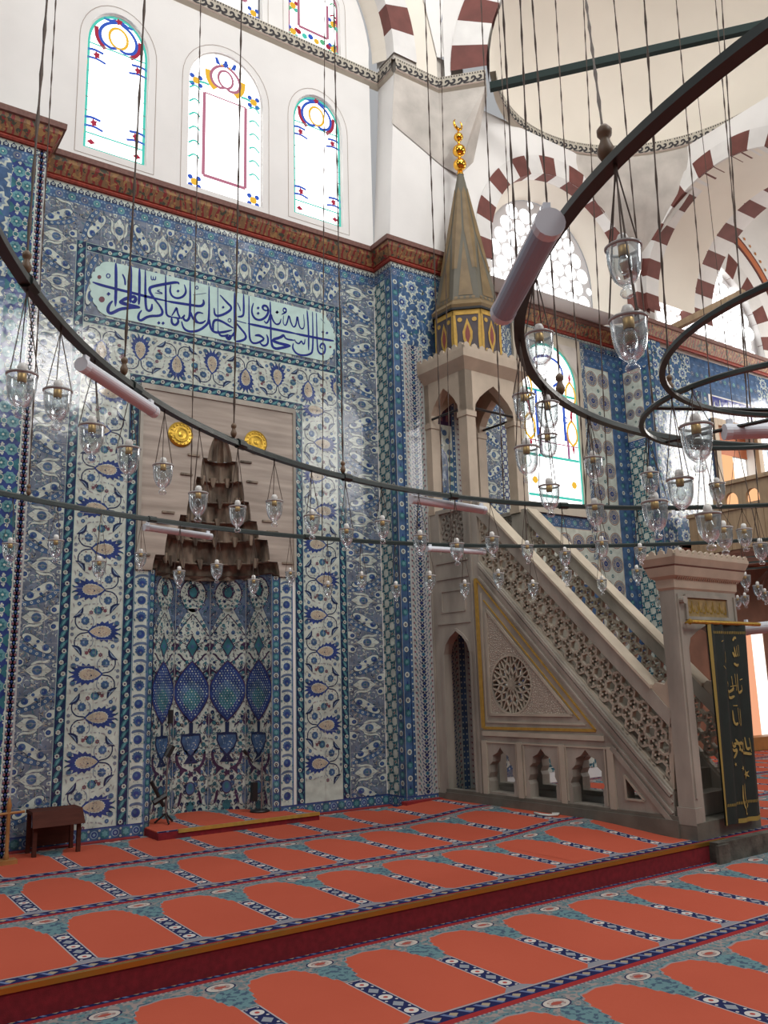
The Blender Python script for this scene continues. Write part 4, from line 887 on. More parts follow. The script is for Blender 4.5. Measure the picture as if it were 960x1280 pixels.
while y < 9.3:
    for i in range(-8, 9):
        x = AB[0]+(i+.5*(j % 2))*s
        ok = abs(x-AB[0]) < 1.13 if y < 8.10 else hypot(x-AB[0], y-8.10) < 1.12
        if ok:
            rr = .125 if (abs(x-AB[0]) < 1.04 if y < 8.1 else hypot(x-AB[0], y-8.1) < 1.04) else .06
            mb.plate(circ(x, y, rr, 16, rr*1.02), [], FBl, -.012)
    y += s*.866; j += 1
mb.build('round_glass_panes', lw, m=EM['white'])
# stained window in its stone frame, and the tile panels around it
spec = (9.42, .61, 4.20, 6.20, 6.82); d = .012
mb = MB().use(M['marble_l']); mb.plate([(8.68, 4.05), (10.16, 4.05), (10.16, 7.0), (8.68, 7.0)], [arch(*spec[:4], (spec[4]-spec[3])/spec[1])], FB, .05, 0, back=False)
mb.use(M['stain'])
for sg in (1, -1): mb.plate([(9.42+sg*.66, 6.36), (9.42+sg*.66, 6.86), (9.42+sg*.22, 6.86)][::sg], [], FB, .053)
w8 = struct(mb.build('window_8')); g = MB(); k = (spec[4]-spec[3])/spec[1]
glass_piece(g, 'white', arch(*spec[:4], k), FB, d); fr = FB
inn = lambda s: [(9.42+(.61-s)*cos(t), 6.2+(.62-s)*sin(t)) for t in np.linspace(0, pi, 21)]
for sg in (1, -1): gstroke(g, 'teal', [(9.42+sg*.595, 4.2), (9.42+sg*.595, 6.2)], .03, fr, d+.003)
gstroke(g, 'teal', inn(.015), .03, fr, d+.003)
for z in (6.0, 4.95, 4.32): gstroke(g, 'teal', [(8.85, z), (9.99, z)], .03, fr, d+.004)
for x in (9.72, 9.12): gstroke(g, 'blue', [(x, 5.25), (x, 6.0)], .04, fr, d+.005); gstroke(g, 'pur', [(x+.05, 4.97), (x+.05, 5.4)], .035, fr, d+.004); gstroke(g, 'blue', circ(x+.02, 5.6, .05, 10), .016, fr, d+.006)
for x, z in ((9.88, 5.45), (8.96, 5.45), (9.9, 6.1), (8.94, 6.1)):
    for sg in (1, -1): gstroke(g, 'yel', [(x, z-.26), (x+sg*.11, z-.16), (x+sg*.10, z+.05), (x, z+.16)], .028, fr, d+.004)
    glass_piece(g, 'red', [(x-.03, z-.30), (x, z-.42), (x+.03, z-.30), (x, z-.26)], fr, d+.006); glass_piece(g, 'red', [(x-.03, z+.22), (x, z+.12), (x+.03, z+.22), (x, z+.34)], fr, d+.006)
gstroke(g, 'pinkr', [(8.85, 5.18), (9.99, 5.18)], .014, fr, d+.004)
for sg in (1, -1):
    gstroke(g, 'blue', [(9.42, 6.62), (9.42+sg*.28, 6.55), (9.42+sg*.36, 6.3), (9.42+sg*.1, 6.12)], .03, fr, d+.004); glass_piece(g, 'yel', circ(9.42+sg*.42, 4.55, .06, 8), fr, d+.005); gstroke(g, 'red', [(9.42, 6.05), (9.42+sg*.1, 5.9)], .02, fr, d+.005)
glass_piece(g, 'yel', circ(8.98, 6.33, .075, 10), fr, d+.005); g.build('stained_glass_pane', w8)
TB = lambda name, r, pat: T(name, r, pat, FB, par=wb)
TB('tile_cresting', (7.5, ZC0-.12, XP2, ZC0), at(crest(3.7, .14), 7.5, ZC0-.14)); TB('tile_scale_border', (10.16, 3.4, 10.30, 6.95), at(cloud_column(3.6, .1, .14, ground='y'), 10.16, 3.4)); TB('tile_scale_border', (8.54, 3.4, 8.68, 6.95), at(cloud_column(3.6, .1, .14, ground='y'), 8.54, 3.4))
TB('tile_blue_band', (10.30, 6.62, XP2, 6.95), at(crest(.9, .5), 10.30, 6.62)); TB('tile_wheel_panel', (10.30, 2.0, 10.86, 6.62), at(wheels(.56, 4.62, dx=.28, dy=.385), 10.30, 2.0)); TB('tile_blue_edge', (10.86, .3, XP2, 6.62), at(blue_strip(.29, 6.4, .24), 10.86, .3))
TB('tile_blue_band', (8.54, 3.86, 10.30, 4.05), at(crest(1.8, .3), 8.54, 3.86)); TB('tile_wheel_panel', (8.54, 3.0, 10.30, 3.86), at(wheels(1.76, .86, dx=.29, dy=.40), 8.54, 3.0)); TB('tile_blue_band', (8.54, 2.0, 10.30, 3.0), at(blue_strip(1.8, 1.0), 8.54, 2.0))
TB('tile_floral_panel', (7.5, .3, 8.0, 6.95), at(small_floral(.5, 6.7), 7.5, .3)); TB('tile_lotus_panel', (8.0, .3, 8.36, 6.95), at(cloud_column(6.7, .2, .36), 8.0, .3)); TB('tile_blue_edge', (8.36, .3, 8.54, 6.95), at(pinwheel(.2, 6.7, .12, 'c'), 8.36, .3)); TB('tile_blue_band', (8.54, .3, 10.86, 2.0), at(pinwheel(2.4, 1.7, .25), 8.54, .3))
# ---- second pier: return and front
mb = MB().use(M['plaster']); mb.box((XP2, 8.42, 0), (11.5, 9.3, 7.36)); p2 = struct(mb.build('wall_pier_far', loc=(11.3, 8.42, 0)))
T('tile_blue_edge', (-9.03, .3, -8.95, ZC0), at(blue_strip(.08, 6.8, .24), -9.03, .3), FP2, par=p2); T('tile_wheel_panel', (-8.95, 5.42, -8.58, 6.62), at(wheels(.37, 1.2, dx=.19, dy=.33), -8.95, 5.42), FP2, par=p2); T('tile_blue_band', (-8.95, 6.62, -8.42, ZC0), at(crest(.6, .6), -8.95, 6.62), FP2, par=p2); T('tile_blue_band', (-8.95, 5.28, -8.58, 5.42), at(hem(.4), -8.95, 5.28), FP2, par=p2)
T('tile_leaf_panel', (-8.95, .3, -8.58, 5.28), at(pinwheel(.37, 5, .20), -8.95, .3), FP2, par=p2); T('tile_blue_edge', (-8.58, .3, -8.42, 6.62), at(blue_strip(.16, 6.4, .22), -8.58, .3), FP2, par=p2)
F842 = frame((0, 8.42, 0), (1, 0, 0), (0, 0, 1))
T('tile_blue_edge', (XP2, .3, 11.27, ZC0), at(blue_strip(.12, 6.9, .22), XP2, .3), F842, par=p2); T('tile_lotus_panel', (11.27, .3, 11.5, ZC0), at(lotus_field(.4, 6.8), 11.27, .3), F842, par=p2)
# ---- side arch over the aisle (plane x = 11.2, seen from the hall), its vault and the aisle beyond
XC, AC = 11.2, (-6.75, 7.78); FC = frame((XC, 0, 0), (0, -1, 0), (0, 0, 1)); A25 = np.linspace(0, pi, 25)
mb = MB().use(M['plaster'])
mb.plate([(-8.42, 7.36)]+[(AC[0]-1.62*cos(a), 7.78+1.62*sin(a)) for a in A25]+[(-5.13, 7.36), (-4.4, 7.36), (-4.4, 9.99), (-8.42, 9.99)], [], FC, 0)
mb.use(M['plaster2']); mb.smooth = True
arc = [(AC[0]-1.62*cos(a), 7.78+1.62*sin(a)) for a in np.linspace(0, pi, 33)]
mb.add([FC(*p, -.02) for p in arc]+[FC(*p, -1.30) for p in arc], [(j, j+1, j+34, j+33) for j in range(32)]); mb.smooth = False
mb.use(M['plaster']); mb.box((11.2, 4.96, ZP), (12.5, 5.13, 7.8))
# squinch in the corner under the ring
mb.use(M['stain']); mb.smooth = True; vs = []; nA, nT = 18, 8
for i in range(nA+1):
    a = radians(76)-radians(56)*i/nA; R = np.array([DC[0]+(DR-.03)*cos(a), DC[1]+(DR-.03)*sin(a), 9.99]); C0 = np.array([11.19, 8.41, 8.55])
    for k in range(nT+1):
        t = k/nT; q = 1-(1-t)**1.8; sc = .035*abs(sin(3*pi*t))*sin(pi*min(1, t*1.0))*abs(cos(i*pi/3)); P = C0+(R-C0)*np.array([q, q, t]); vs.append((P[0]-sc, P[1]-sc, P[2]))
mb.add(vs, [(i*(nT+1)+k, i*(nT+1)+k+1, (i+1)*(nT+1)+k+1, (i+1)*(nT+1)+k) for i in range(nA) for k in range(nT)]); mb.smooth = False
wr = struct(mb.build('wall_right', loc=(XC, 6.75, 0)))
voussoirs('striped_arch', FC, AC[0], 7.80, 1.60, 1.90, radians(-8), radians(188), 19, .30, wr, 1)
FC2 = frame((12.5, 0, 0), (0, -1, 0), (0, 0, 1)); voussoirs('striped_arch', FC2, AC[0], 7.78, 1.62, 2.0, radians(-4), radians(184), 21, .5, wr, 1)
# aisle walls
mb = MB().use(M['plaster']); FA = frame((0, 8.55, 0), (1, 0, 0), (0, 0, 1)); wc = (13.22, 7.55, 1.62)
mb.plate([(11.5, 3.72), (20, 3.72), (20, 11.5), (11.5, 11.5)], [arch(wc[0], wc[2], 7.36, wc[1], 1, 12), [(13.0, 4.3), (14.2, 4.3), (14.2, 5.9), (13.0, 5.9)]], FA, 0, -.4, back=False)
mb.use(M['tanwall']); FA2 = frame((0, 10.1, 0), (1, 0, 0), (0, 0, 1)); mb.plate([(11.5, ZP), (20, ZP), (20, 3.72), (11.5, 3.72)], [], FA2, 0); mb.add([(11.5, 8.5, 3.72), (20, 8.5, 3.72), (20, 10.1, 3.72), (11.5, 10.1, 3.72)], [(0, 1, 2, 3)])
wa = struct(mb.build('wall_aisle', loc=(15, 8.55, 0)))
mb = MB(); mb.plate(arch(wc[0], wc[2]-.01, 7.37, wc[1], 1, 12), [], FA, -.12); w9 = struct(mb.build('window_9', m=M['lattice']))
mb = MB(); s = .28; j = 0; y = 7.5
while y < 9.2:
    for i in range(-10, 11):
        x = wc[0]+(i+.5*(j % 2))*s
        if hypot(x-wc[0], max(0, y-wc[1])) < 1.53: mb.plate(circ(x, y, .127, 14), [], FA, -.10)
    y += s*.866; j += 1
mb.build('round_glass_panes', w9, m=EM['white'])
voussoirs('striped_arch', FA, wc[0], wc[1], 1.62, 2.05, radians(-5), radians(185), 21, .1, wa, 0)
mb = MB()
for r0, r1, mm in ((2.42, 2.46, 'red'), (2.46, 2.60, 'terr'), (2.60, 2.64, 'red')):
    mb.use(M[mm]); A = np.linspace(0, pi*.62, 30); mb.plate([(wc[0]+r1*cos(a), wc[1]+r1*sin(a)) for a in A]+[(wc[0]+r0*cos(a), wc[1]+r0*sin(a)) for a in A[::-1]], [], FA, .02, 0, back=False)
mb.use(M['orange'])
for i in range(27): a = pi*(i+.5)/44; mb.plate(circ(wc[0]+2.76*cos(a), wc[1]+2.76*sin(a), .035, 6), [], FA, .012)
mb.build('painted_arch_trim', wa)
TA = lambda name, r, pat: T(name, r, pat, FA, par=wa)
TA('tile_blue_panel', (11.15, 3.72, 12.45, ZC0), at(lotus_field(1.3, 3.4), 11.15, 3.72)); TA('tile_blue_panel', (14.45, 3.72, 18, ZC0), at(lotus_field(3.5, 3.4), 14.45, 3.72)); TA('tile_blue_band', (12.45, 6.45, 14.45, ZC0), at(crest(2.1, 1.0), 12.45, 6.45)); TA('tile_border', (12.45, 3.72, 12.70, 6.45), at(border(2.8, .25), 12.45, 3.72)); TA('tile_blue_edge', (12.70, 3.72, 12.9, 6.45), at(blue_strip(.2, 2.8), 12.70, 3.72)); TA('tile_blue_edge', (14.3, 3.72, 14.45, 6.45), at(blue_strip(.2, 2.8), 14.3, 3.72))
mb = MB(); mb.plate([(12.98, 6.02), (14.2, 6.02), (14.2, 6.42), (12.98, 6.42)], [], FA, .012); ip2 = mb.build('inscription_panel', wa, m=G['k']); mb = MB()
LET = [[(.05,.30),(.05,.08),(.15,.06),(.2,.14)], [(.22,.36),(.22,.10),(.34,.07)], [(.28,.2),(.36,.3),(.42,.2),(.34,.16)], [(.48,.36),(.47,.06),(.56,.05),(.62,.12)], [(.56,.22),(.66,.26),(.72,.18)], [(.68,.37),(.69,.10)], [(.72,.06),(.84,.05),(.9,.14),(.86,.22)], [(.80,.36),(.79,.16)], [(.92,.34),(.94,.10),(1.04,.07),(1.1,.16)], [(1.0,.28),(1.08,.33),(1.14,.26),(1.05,.22)], [(.1,.2),(.3,.23),(.55,.17)], [(1.14,.36),(1.15,.08)]]
for i, p in enumerate(LET):
    for qd in ribbon([(12.99+x, 6.02+y) for x, y in p], .034): mb.add([FA(u, v, .016+.0004*(i % 5)) for u, v in qd], [(0, 1, 2, 3)])
mb.build('lettering', ip2, m=G['w'])
# tribune window (orange shutter and bright opening)
mb = MB().use(M['wood_p']); mb.plate([(12.9, 4.2), (14.3, 4.2), (14.3, 6.0), (12.9, 6.0)], [[(13.02, 4.3), (14.18, 4.3), (14.18, 5.88), (13.02, 5.88)]], FA, .06, -.02); w10 = struct(mb.build('window_10'))
mb = MB(); mb.plate([(13.02, 4.3), (13.75, 4.3), (13.75, 5.55), (13.02, 5.55)], [], FA, -.2); mb.build('glowing_orange_curtain', w10, m=EM['orange']); mb = MB(); mb.plate([(13.75, 4.3), (14.18, 4.3), (14.18, 5.45), (13.75, 5.45)], [], FA, -.22); mb.build('bright_opening', w10, m=EM['cream']); mb = MB(); mb.plate([(13.02, 5.45), (14.18, 5.45), (14.18, 5.88), (13.02, 5.88)], [], FA, -.18); mb.build('tan_lintel', w10, m=M['terr'])
# doorway at aisle floor level, its leaves glowing by emission in place of sunlight
mb = MB().use(M['wood_b'])
for a, b in ((13.5, 15.22), (16.35, 19)): mb.box((a, 10.0, ZP), (b, 10.1, 3.7))
mb.box((15.22, 10.0, 2.5), (16.35, 10.1, 3.7)); mb.use(M['wood_y']); mb.box((14.2, 9.7, ZP), (19, 10.02, .40)); dr = struct(mb.build('door_1'))
mb = MB(); mb.box((15.22, 10.02, .40), (15.70, 10.06, 2.5)); mb.build('orange_leaf', dr, m=emat('glowing_terracotta_leaf', (1.0, .45, .26), .85)); mb = MB(); mb.box((15.70, 10.02, .40), (16.10, 10.06, 2.5)); mb.build('white_leaf', dr, m=EM['cream']); mb = MB(); mb.box((16.10, 10.0, .40), (16.35, 10.06, 2.5)); mb.build('brown_jamb', dr, m=M['wood_b'])
struct(MB().use(M['plaster2']).box((12.9, 3.5, 11.4), (20, 8.6, 11.5)).build('ceiling_aisle')); struct(MB().use(M['plaster2']).box((20, 3, 0), (20.2, 11, 11.5)).build('wall_aisle_end'))
# wooden tribune on posts running along the aisle
XG = 11.75; PG = lambda x, y: (lambda p: (p[1], p[2]))(onx(x, y, XG))
g = thing('wooden_tribune', (XG, 7.6, ZP), 'pale wooden gallery with arched parapet and plank front raised above the side aisle', 'gallery')
FG = frame((XG, 0, 0), (0, -1, 0), (0, 0, 1)); zt, zm, zb = PG(930, 602)[1], PG(930, 632)[1], PG(900, 690)[1]
mb = MB().use(M['wood_p']); hl = [arch(-y, .115, zm+.04, zt-.26, 1.2, 6) for y in (7.58, 7.22, 6.86, 6.50, 6.14)]; mb.plate([(-7.9, zm), (-5.0, zm), (-5.0, zt), (-7.9, zt)], hl, FG, 0, -.06); mb.box((XG-.05, 5.0, zt), (XG+.1, 7.9, zt+.06)); mb.build('arcaded_parapet', g)
mb = MB()
for i in range(24):
    y = 8.36-i*.145; mb.use(M['wood_p']); mb.box((XG-.02+.006*(i % 2), y-.14, zb), (XG+.04, y, zm-.02))
mb.box((XG-.05, 4.9, zm-.04), (XG+.1, 8.38, zm+.02)); mb.build('plank_front', g); mb = MB().use(M['wood_b']).box((XG, 4.9, zb-.05), (XG+1.6, 8.38, zb)); mb.build('deck', g)
for y in (8.2, 5.2): MB().use(M['wood_b']).box((XG, y-.07, ZP), (XG+.14, y+.07, zb-.05)).build('post', g)
mb = MB(); mb.box((XG+.5, 5.2, zm), (XG+.52, 7.8, zt)); mb.build('glowing_orange_backdrop', g, m=EM['orange'])  # emissive sheet, a sunlight glow put in behind the parapet arches
# iron tie beam across the corner half-dome and the short wooden beam in the aisle arch
tb = MB().use(mat('matt_green_iron', (.016, .028, .026), .75, spec=.2)); a, b = np.array([7.50, 7.92, 9.93]), np.array([10.88, 4.30, 10.22]); dd = (b-a)/np.linalg.norm(b-a); nn = np.cross(dd, (0, 0, 1))
tb.add([tuple(p+nn*sx*.045+np.array([0, 0, sz*.055])) for p in (a, b) for sx, sz in ((-1,-1),(1,-1),(1,1),(-1,1))], [(0,1,2,3),(7,6,5,4),(0,4,5,1),(1,5,6,2),(2,6,7,3),(3,7,4,0)])
tag(tb.build('tie_beam'), 'dark green iron tie beam spanning the corner half-dome under its painted ring', 'beam')
tb = MB().use(M['wood_p']); a, b = onx(840, 411, 11.9), onx(930, 366, 11.9); tb.add([tuple(p+np.array([sx*.05, 0, sz*.055])) for p in (a, b) for sx, sz in ((-1,-1),(1,-1),(1,1),(-1,1))], [(0,1,2,3),(7,6,5,4),(0,4,5,1),(1,5,6,2),(2,6,7,3),(3,7,4,0)])
tag(tb.build('wooden_tie_beam'), 'short brown wooden tie beam across the far right arch, in front of the bright lunette', 'beam')
# ================================================================== MIHRAB
mh = thing('mihrab', (MC, YW, ZP), 'tall prayer niche lined with floral tiles under a veined marble slab with a stalactite hood', 'prayer niche')
FS = frame((0, YW-.03, 0), (1, 0, 0), (0, 0, 1)); ho = hood_outline()
slab = [(2.875, 2.85)]+[(MC-.76-.0, 2.85)]+[p for p in ho[::-1]]+[(MC+.76, 2.85), (4.79, 2.85), (4.79, 4.92), (2.875, 4.92)]
slab = [(2.875, 2.85)]+ho[::-1][:0]+[p for p in [(x, z) for x, z in ho[len(ho)//2:]][::-1]]+[p for p in ho[:len(ho)//2]][::-1]+[(4.79, 2.85), (4.79, 4.92), (2.875, 4.92)]
mb = MB().use(M['slab']); mb.plate(slab, [], FS, 0, -.03, back=False)
mb.use(M['marble']); 
for r in ((2.875, 4.86, 4.79, 4.92), (2.875, 2.85, 2.91, 4.86), (4.755, 2.85, 4.79, 4.86)): mb.box((r[0], YW-.045, r[1]), (r[2], YW-.028, r[3]))
mb.build('marble_slab', mh)
mb = MB(); mb.smooth = True
nth = 48
for ti, (z0, z1, r0, r1) in enumerate(TIERS):
    mb.use(M['hood']); cells = max(4, int(r0*13)); vs = []
    ts = [0, .15, .35, .6, .8, 1]
    for t in ts:
        for i in range(nth+1):
            th = pi*i/nth; r = (r0+(r1-r0)*t**1.6); ph = (cells*th/pi+.5*(ti % 2)) % 1
            w = 1-abs(2*ph-1)                      # 0 at cusps, 1 mid cell
            r2 = r+(.075*(w**.6)-.045)*(1-t*t)*min(1, 4*sin(th)); z = z0+(z1-z0)*t
            vs.append((MC+r2*cos(th), YW-.03+.92*r2*sin(th), z))
    n1 = nth+1; mb.add(vs, [(k*n1+i, (k+1)*n1+i, (k+1)*n1+i+1, k*n1+i+1) for k in range(len(ts)-1) for i in range(nth)])
    if ti+1 < len(TIERS):
        r2 = TIERS[ti+1][2]; mb.smooth = False
        mb.add([(MC+r1*cos(pi*i/nth), YW-.03+.92*r1*sin(pi*i/nth), z1) for i in range(n1)]+[(MC+r2*cos(pi*i/nth), YW-.03+.92*r2*sin(pi*i/nth), z1) for i in range(n1)], [(i, i+1, n1+i+1, n1+i) for i in range(nth)]); mb.smooth = True
mb.smooth = False; mb.use(M['hood'])
for ti, (z0, z1, r0, r1) in enumerate(TIERS[1:6]):   # little brackets hanging at the cusps and thin projecting ledges
    cells = max(4, int(r0*13))
    for i in range(cells+1):
        th = pi*(i+.5*(ti % 2))/cells
        if 0.1 < th < pi-.1: mb.tube([(MC+r0*.97*cos(th), YW-.03+.90*r0*sin(th), z0+.05), (MC+r0*.93*cos(th), YW-.03+.86*r0*sin(th), z0-.06)], [.045, .014], 6)
    mb.tube([(MC+r0*.985*cos(th), YW-.03+.905*r0*sin(th), z0+.01) for th in np.linspace(0, pi, 25)], .012, 5)
for z, s in ((3.0, .86), (3.36, .66), (3.48, .60), (3.93, .40), (4.16, .32)):
    for sg in (1, -1): mb.box((MC+sg*s-.07, YW-.05, z), (MC+sg*s+.07, YW-.028, z+.022))
mb.build('stalactite_hood', mh)
Rn = .70; VP = [(MC-MH, YW)]+[(MC-Rn*cos(radians(a)), YW+.05+Rn*sin(radians(a))) for a in (0, 36, 72, 108, 144, 180)]+[(MC+MH, YW)]
for i in range(1, 6):
    a, b = np.array(VP[i]), np.array(VP[i+1]); L = np.hypot(*(b-a)); fr = frame((*a, .20), (*((b-a)/L), 0), (0, 0, 1))
    tiles('niche_tile_panel', mh, fr, (0, 0, L, 2.70), niche_panel(L, 2.70), 0, joints=None)
for (a, b) in ((VP[0], VP[1]), (VP[6], VP[7])):
    a, b = np.array(a), np.array(b); L = np.hypot(*(b-a)); fr = frame((*a, .20), (*((b-a)/L), 0), (0, 0, 1)); tiles('niche_tile_jamb', mh, fr, (0, 0, L, 2.66), blue_strip(L, 2.7, .14), 0)
mb = MB().use(M['hood']); mb.add([(MC+r*cos(pi*i/24), YW-.03+.92*r*sin(pi*i/24)+(.05 if r < .72 else 0), 2.85+(0 if r > .7 else .05)) for r in (.80, .66) for i in range(25)], [(i, i+1, 26+i, 25+i) for i in range(24)]); mb.build('hood_lip', mh)
for x0 in (MC-MH-.165, MC+MH): tiles('tile_carnation_strip', mh, FW, (x0, ZB, x0+.165, 2.85), at(carnation_strip(2.7, .165), x0, ZB), .005)
def medallion(px, py):
    c = ony(px, py, YW-.04); m = MB().use(M['gold']); f = frame((c[0], YW-.03, c[2]), (1, 0, 0), (0, 0, 1))
    for r0, r1, d0, d1 in ((0, .03, .030, .026), (.03, .06, .020, .022), (.06, .095, .028, .024), (.095, .125, .020, .024), (.125, .145, .028, .010)):
        N = 28; m.add([f(r0*cos(2*pi*i/N), r0*sin(2*pi*i/N), d0) for i in range(N)]+[f(r1*cos(2*pi*i/N), r1*sin(2*pi*i/N), d1) for i in range(N)], [(i, N+i, N+(i+1) % N, (i+1) % N) for i in range(N)])
    for k in range(24): a = 2*pi*k/24; m.plate(circ(.078*cos(a), .078*sin(a), .012, 6), [], f, .034, .02)
    for k in range(16): a = 2*pi*k/16; m.plate(circ(.11*cos(a), .11*sin(a), .010, 6), [], f, .032, .02)
    N = 28; m.add([f(.145*cos(2*pi*i/N), .145*sin(2*pi*i/N), .010) for i in range(N)]+[f(.145*cos(2*pi*i/N), .145*sin(2*pi*i/N), 0) for i in range(N)], [(i, N+i, N+(i+1) % N, (i+1) % N) for i in range(N)])
    return m.build('gilded_medallion', mh)
medallion(226, 543); medallion(320, 553)
# ================================================================== MINBAR (stepped marble pulpit); s runs from the wall towards the hall, w away from the viewer
MO = np.array([6.62, 8.45, 0.0]); ME = np.array([.2, -3.45, 0]); ME = ME/np.linalg.norm(ME); MN = np.array([-ME[1], ME[0], 0]); MS = .985
def mp(s, w, z): P = MO+ME*s+MN*w+np.array([0, 0, z]); return tuple(CAMP+MS*(P-CAMP))
ZF = (ZP-EYE)/MS+EYE              # platform level in pulpit measure
near = lambda u, v, d=0.0: mp(u, -d, v)           # near flank (faces the viewer): u = s, v = z
nearb = lambda w0: (lambda u, v, d=0.0: mp(u, w0-d, v))
front = lambda s0: (lambda u, v, d=0.0: mp(s0+d, u, v))     # faces the hall: u = w, v = z
m0 = mp(1.6, .5, ZF)
mi = thing('minbar', m0, 'grey marble stepped pulpit with pierced balustrades, arched canopy and pointed gilded spire', 'pulpit')
WD = 1.0
def add(name, mb, m=None, par=None): return mb.build(name, par or mi, m=m)
# plinth
mb = MB(); mb.box((.02, -.03, ZF), (3.2, WD+.03, .30), mp); mb.box((.02, -.015, .30), (3.2, .02, .335), mp); mb.box((-.17, -.01, ZF), (.02, WD, .28), mp); mb.box((3.15, -.01, ZF), (3.38, WD+.06, .29), mp); add('plinth', mb, M['marble_d'])
# flank walls
slope = lambda s: 3.01-1.025*(s-.745)            # lower edge of the pierced balustrade
flank = [(-.17, .28), (3.15, .28), (3.15, .55), (.745, 3.01), (.745, 3.74), (-.17, 3.74)]
def foil(cx, w, z0, zt):                          # little lobed arch
    zs = zt-.26; return [(cx-w, z0), (cx+w, z0), (cx+w, zs-.12), (cx+w*1.12, zs-.08), (cx+w*.95, zs-.02), (cx+w*.98, zs+.06), (cx+w*.72, zs+.10), (cx+w*.66, zs+.17), (cx+w*.3, zs+.20), (cx, zt), (cx-w*.3, zs+.20), (cx-w*.66, zs+.17), (cx-w*.72, zs+.10), (cx-w*.98, zs+.06), (cx-w*.95, zs-.02), (cx-w*1.12, zs-.08), (cx-w, zs-.12)]
door = [(.045, .33), (.545, .33), (.545, 1.93), (.50, 2.05), (.42, 2.14), (.295, 2.22), (.17, 2.14), (.09, 2.05), (.045, 1.93)]
latr = [(.05, 3.17), (.50, 3.17), (.50, 3.69), (.05, 3.69)]
arches = [foil(.945, .185, .36, .85), foil(1.557, .185, .345, .865), foil(2.16, .195, .345, .88)]
ros = circ(1.175, 1.547, .30, 32, .315)
tri = [(2.63, .44), (2.84, .44), (2.63, .66)]
mb = MB().use(M['marble']); mb.plate(flank, [door, latr, ros]+arches+[tri], near, 0, -.13); add('flank_wall', mb)
mb = MB().use(M['marble']); mb.plate(flank, [door, latr, ros]+arches, nearb(WD-.13), 0, -.13); add('flank_wall', mb)
# mouldings on the near flank
def bead(pts, w, h, closed=False):
    m = MB(); P = list(pts)+([pts[0]] if closed else [])
    for a, b in zip(P[:-1], P[1:]):
        a, b = np.array(a), np.array(b); t = (b-a)/np.hypot(*(b-a)); n = np.array([-t[1], t[0]])*w/2; e = t*w/2
        q = [a-n-e*0, b-n+e*0, b+n+e*0, a+n-e*0]; m.add([near(*x, 0) for x in q]+[near(*x, h) for x in q], [(4, 5, 6, 7), (0, 1, 5, 4), (1, 2, 6, 5), (2, 3, 7, 6), (3, 0, 4, 7)])
    return m
def merge(*ms):
    r = MB()
    for m in ms: r.add(m.v, m.f)
    return r
gT, gL, gR = (.685, 2.80), (.70, 1.06), (2.32, 1.075)
add('gilded_bead', bead([gT, gL], .045, .02), M['goldline']); add('gilded_bead', bead([gT, gR], .018, .015), M['goldline']); add('gilded_bead', bead([gL, gR], .03, .015), M['goldline'])
iT, iL, iR = (.835, 2.42), (.83, 1.215), (2.03, 1.22)
add('gilded_bead', bead([(.80, 2.53), (2.12, 1.18)], .014, .012), M['goldline'])
mb = MB().use(M['relief'])
mb.plate([iL, iR, iT], [circ(1.175, 1.547, .315, 32, .33)], near, .006, 0, back=False); add('carved_triangle', mb)
add('triangle_frame', merge(bead([iT, iL, iR], .03, .018, True), bead([(.76, 2.62), (.76, 1.13), (2.2, 1.13)], .02, .012)), M['marble_l'])
# rosette tracery
def star(cx, cz, R, fr, th=.05):
    m = MB(); N = 12
    def bar(a, b, w):
        a, b = np.array(a), np.array(b); t = (b-a)/(np.hypot(*(b-a))+1e-9); n = np.array([-t[1], t[0]])*w/2; q = [a-n, b-n, b+n, a+n]
        m.add([fr(*x, 0) for x in q]+[fr(*x, -th) for x in q], [(0, 1, 2, 3), (7, 6, 5, 4), (0, 4, 5, 1), (2, 6, 7, 3)])
    pt = lambda r, k: (cx+R*r*cos(2*pi*k/N), cz+R*1.05*r*sin(2*pi*k/N))
    for k in range(N):
        bar(pt(.08, k), pt(.36, k+.5), .016); bar(pt(.08, k), pt(.36, k-.5), .016); bar(pt(.36, k+.5), pt(.60, k), .018); bar(pt(.36, k+.5), pt(.60, k+1), .018); bar(pt(.60, k), pt(.80, k+.5), .018); bar(pt(.60, k), pt(.80, k-.5), .018); bar(pt(.80, k+.5), pt(1, k+.25), .018); bar(pt(.80, k+.5), pt(1, k+.75), .018); bar(pt(.6, k), pt(1, k), .014)
    lp = [pt(1.0, k/2) for k in range(24)]; l2 = [pt(1.07, k/2) for k in range(24)]
    m.add([fr(*p, .012) for p in lp]+[fr(*p, .012) for p in l2], [(k, (k+1) % 24, 24+(k+1) % 24, 24+k) for k in range(24)][::1]); m.plate([pt(.09, k) for k in range(N)], [], fr, .004)
    return m
add('rosette_tracery', star(1.175, 1.547, .30, near), M['marble_l'])
# base arcade frame
a = [bead([(.69, 1.0), (2.42, 1.0)], .05, .022), bead([(.69, .905), (2.56, .905)], .016, .012)]
for cx in (.945, 1.557, 2.16): a.append(bead([(cx-.25, .36), (cx-.25, .90)], .012, .012)); a.append(bead([(cx+.25, .36), (cx+.25, .90)], .012, .012))
for s in (.70, 1.25, 1.86, 2.48): a.append(bead([(s, .33), (s, .92)], .075, .018))
a.append(bead(tri, .02, .012, True)); add('arcade_frame', merge(*a), M['marble_l'])
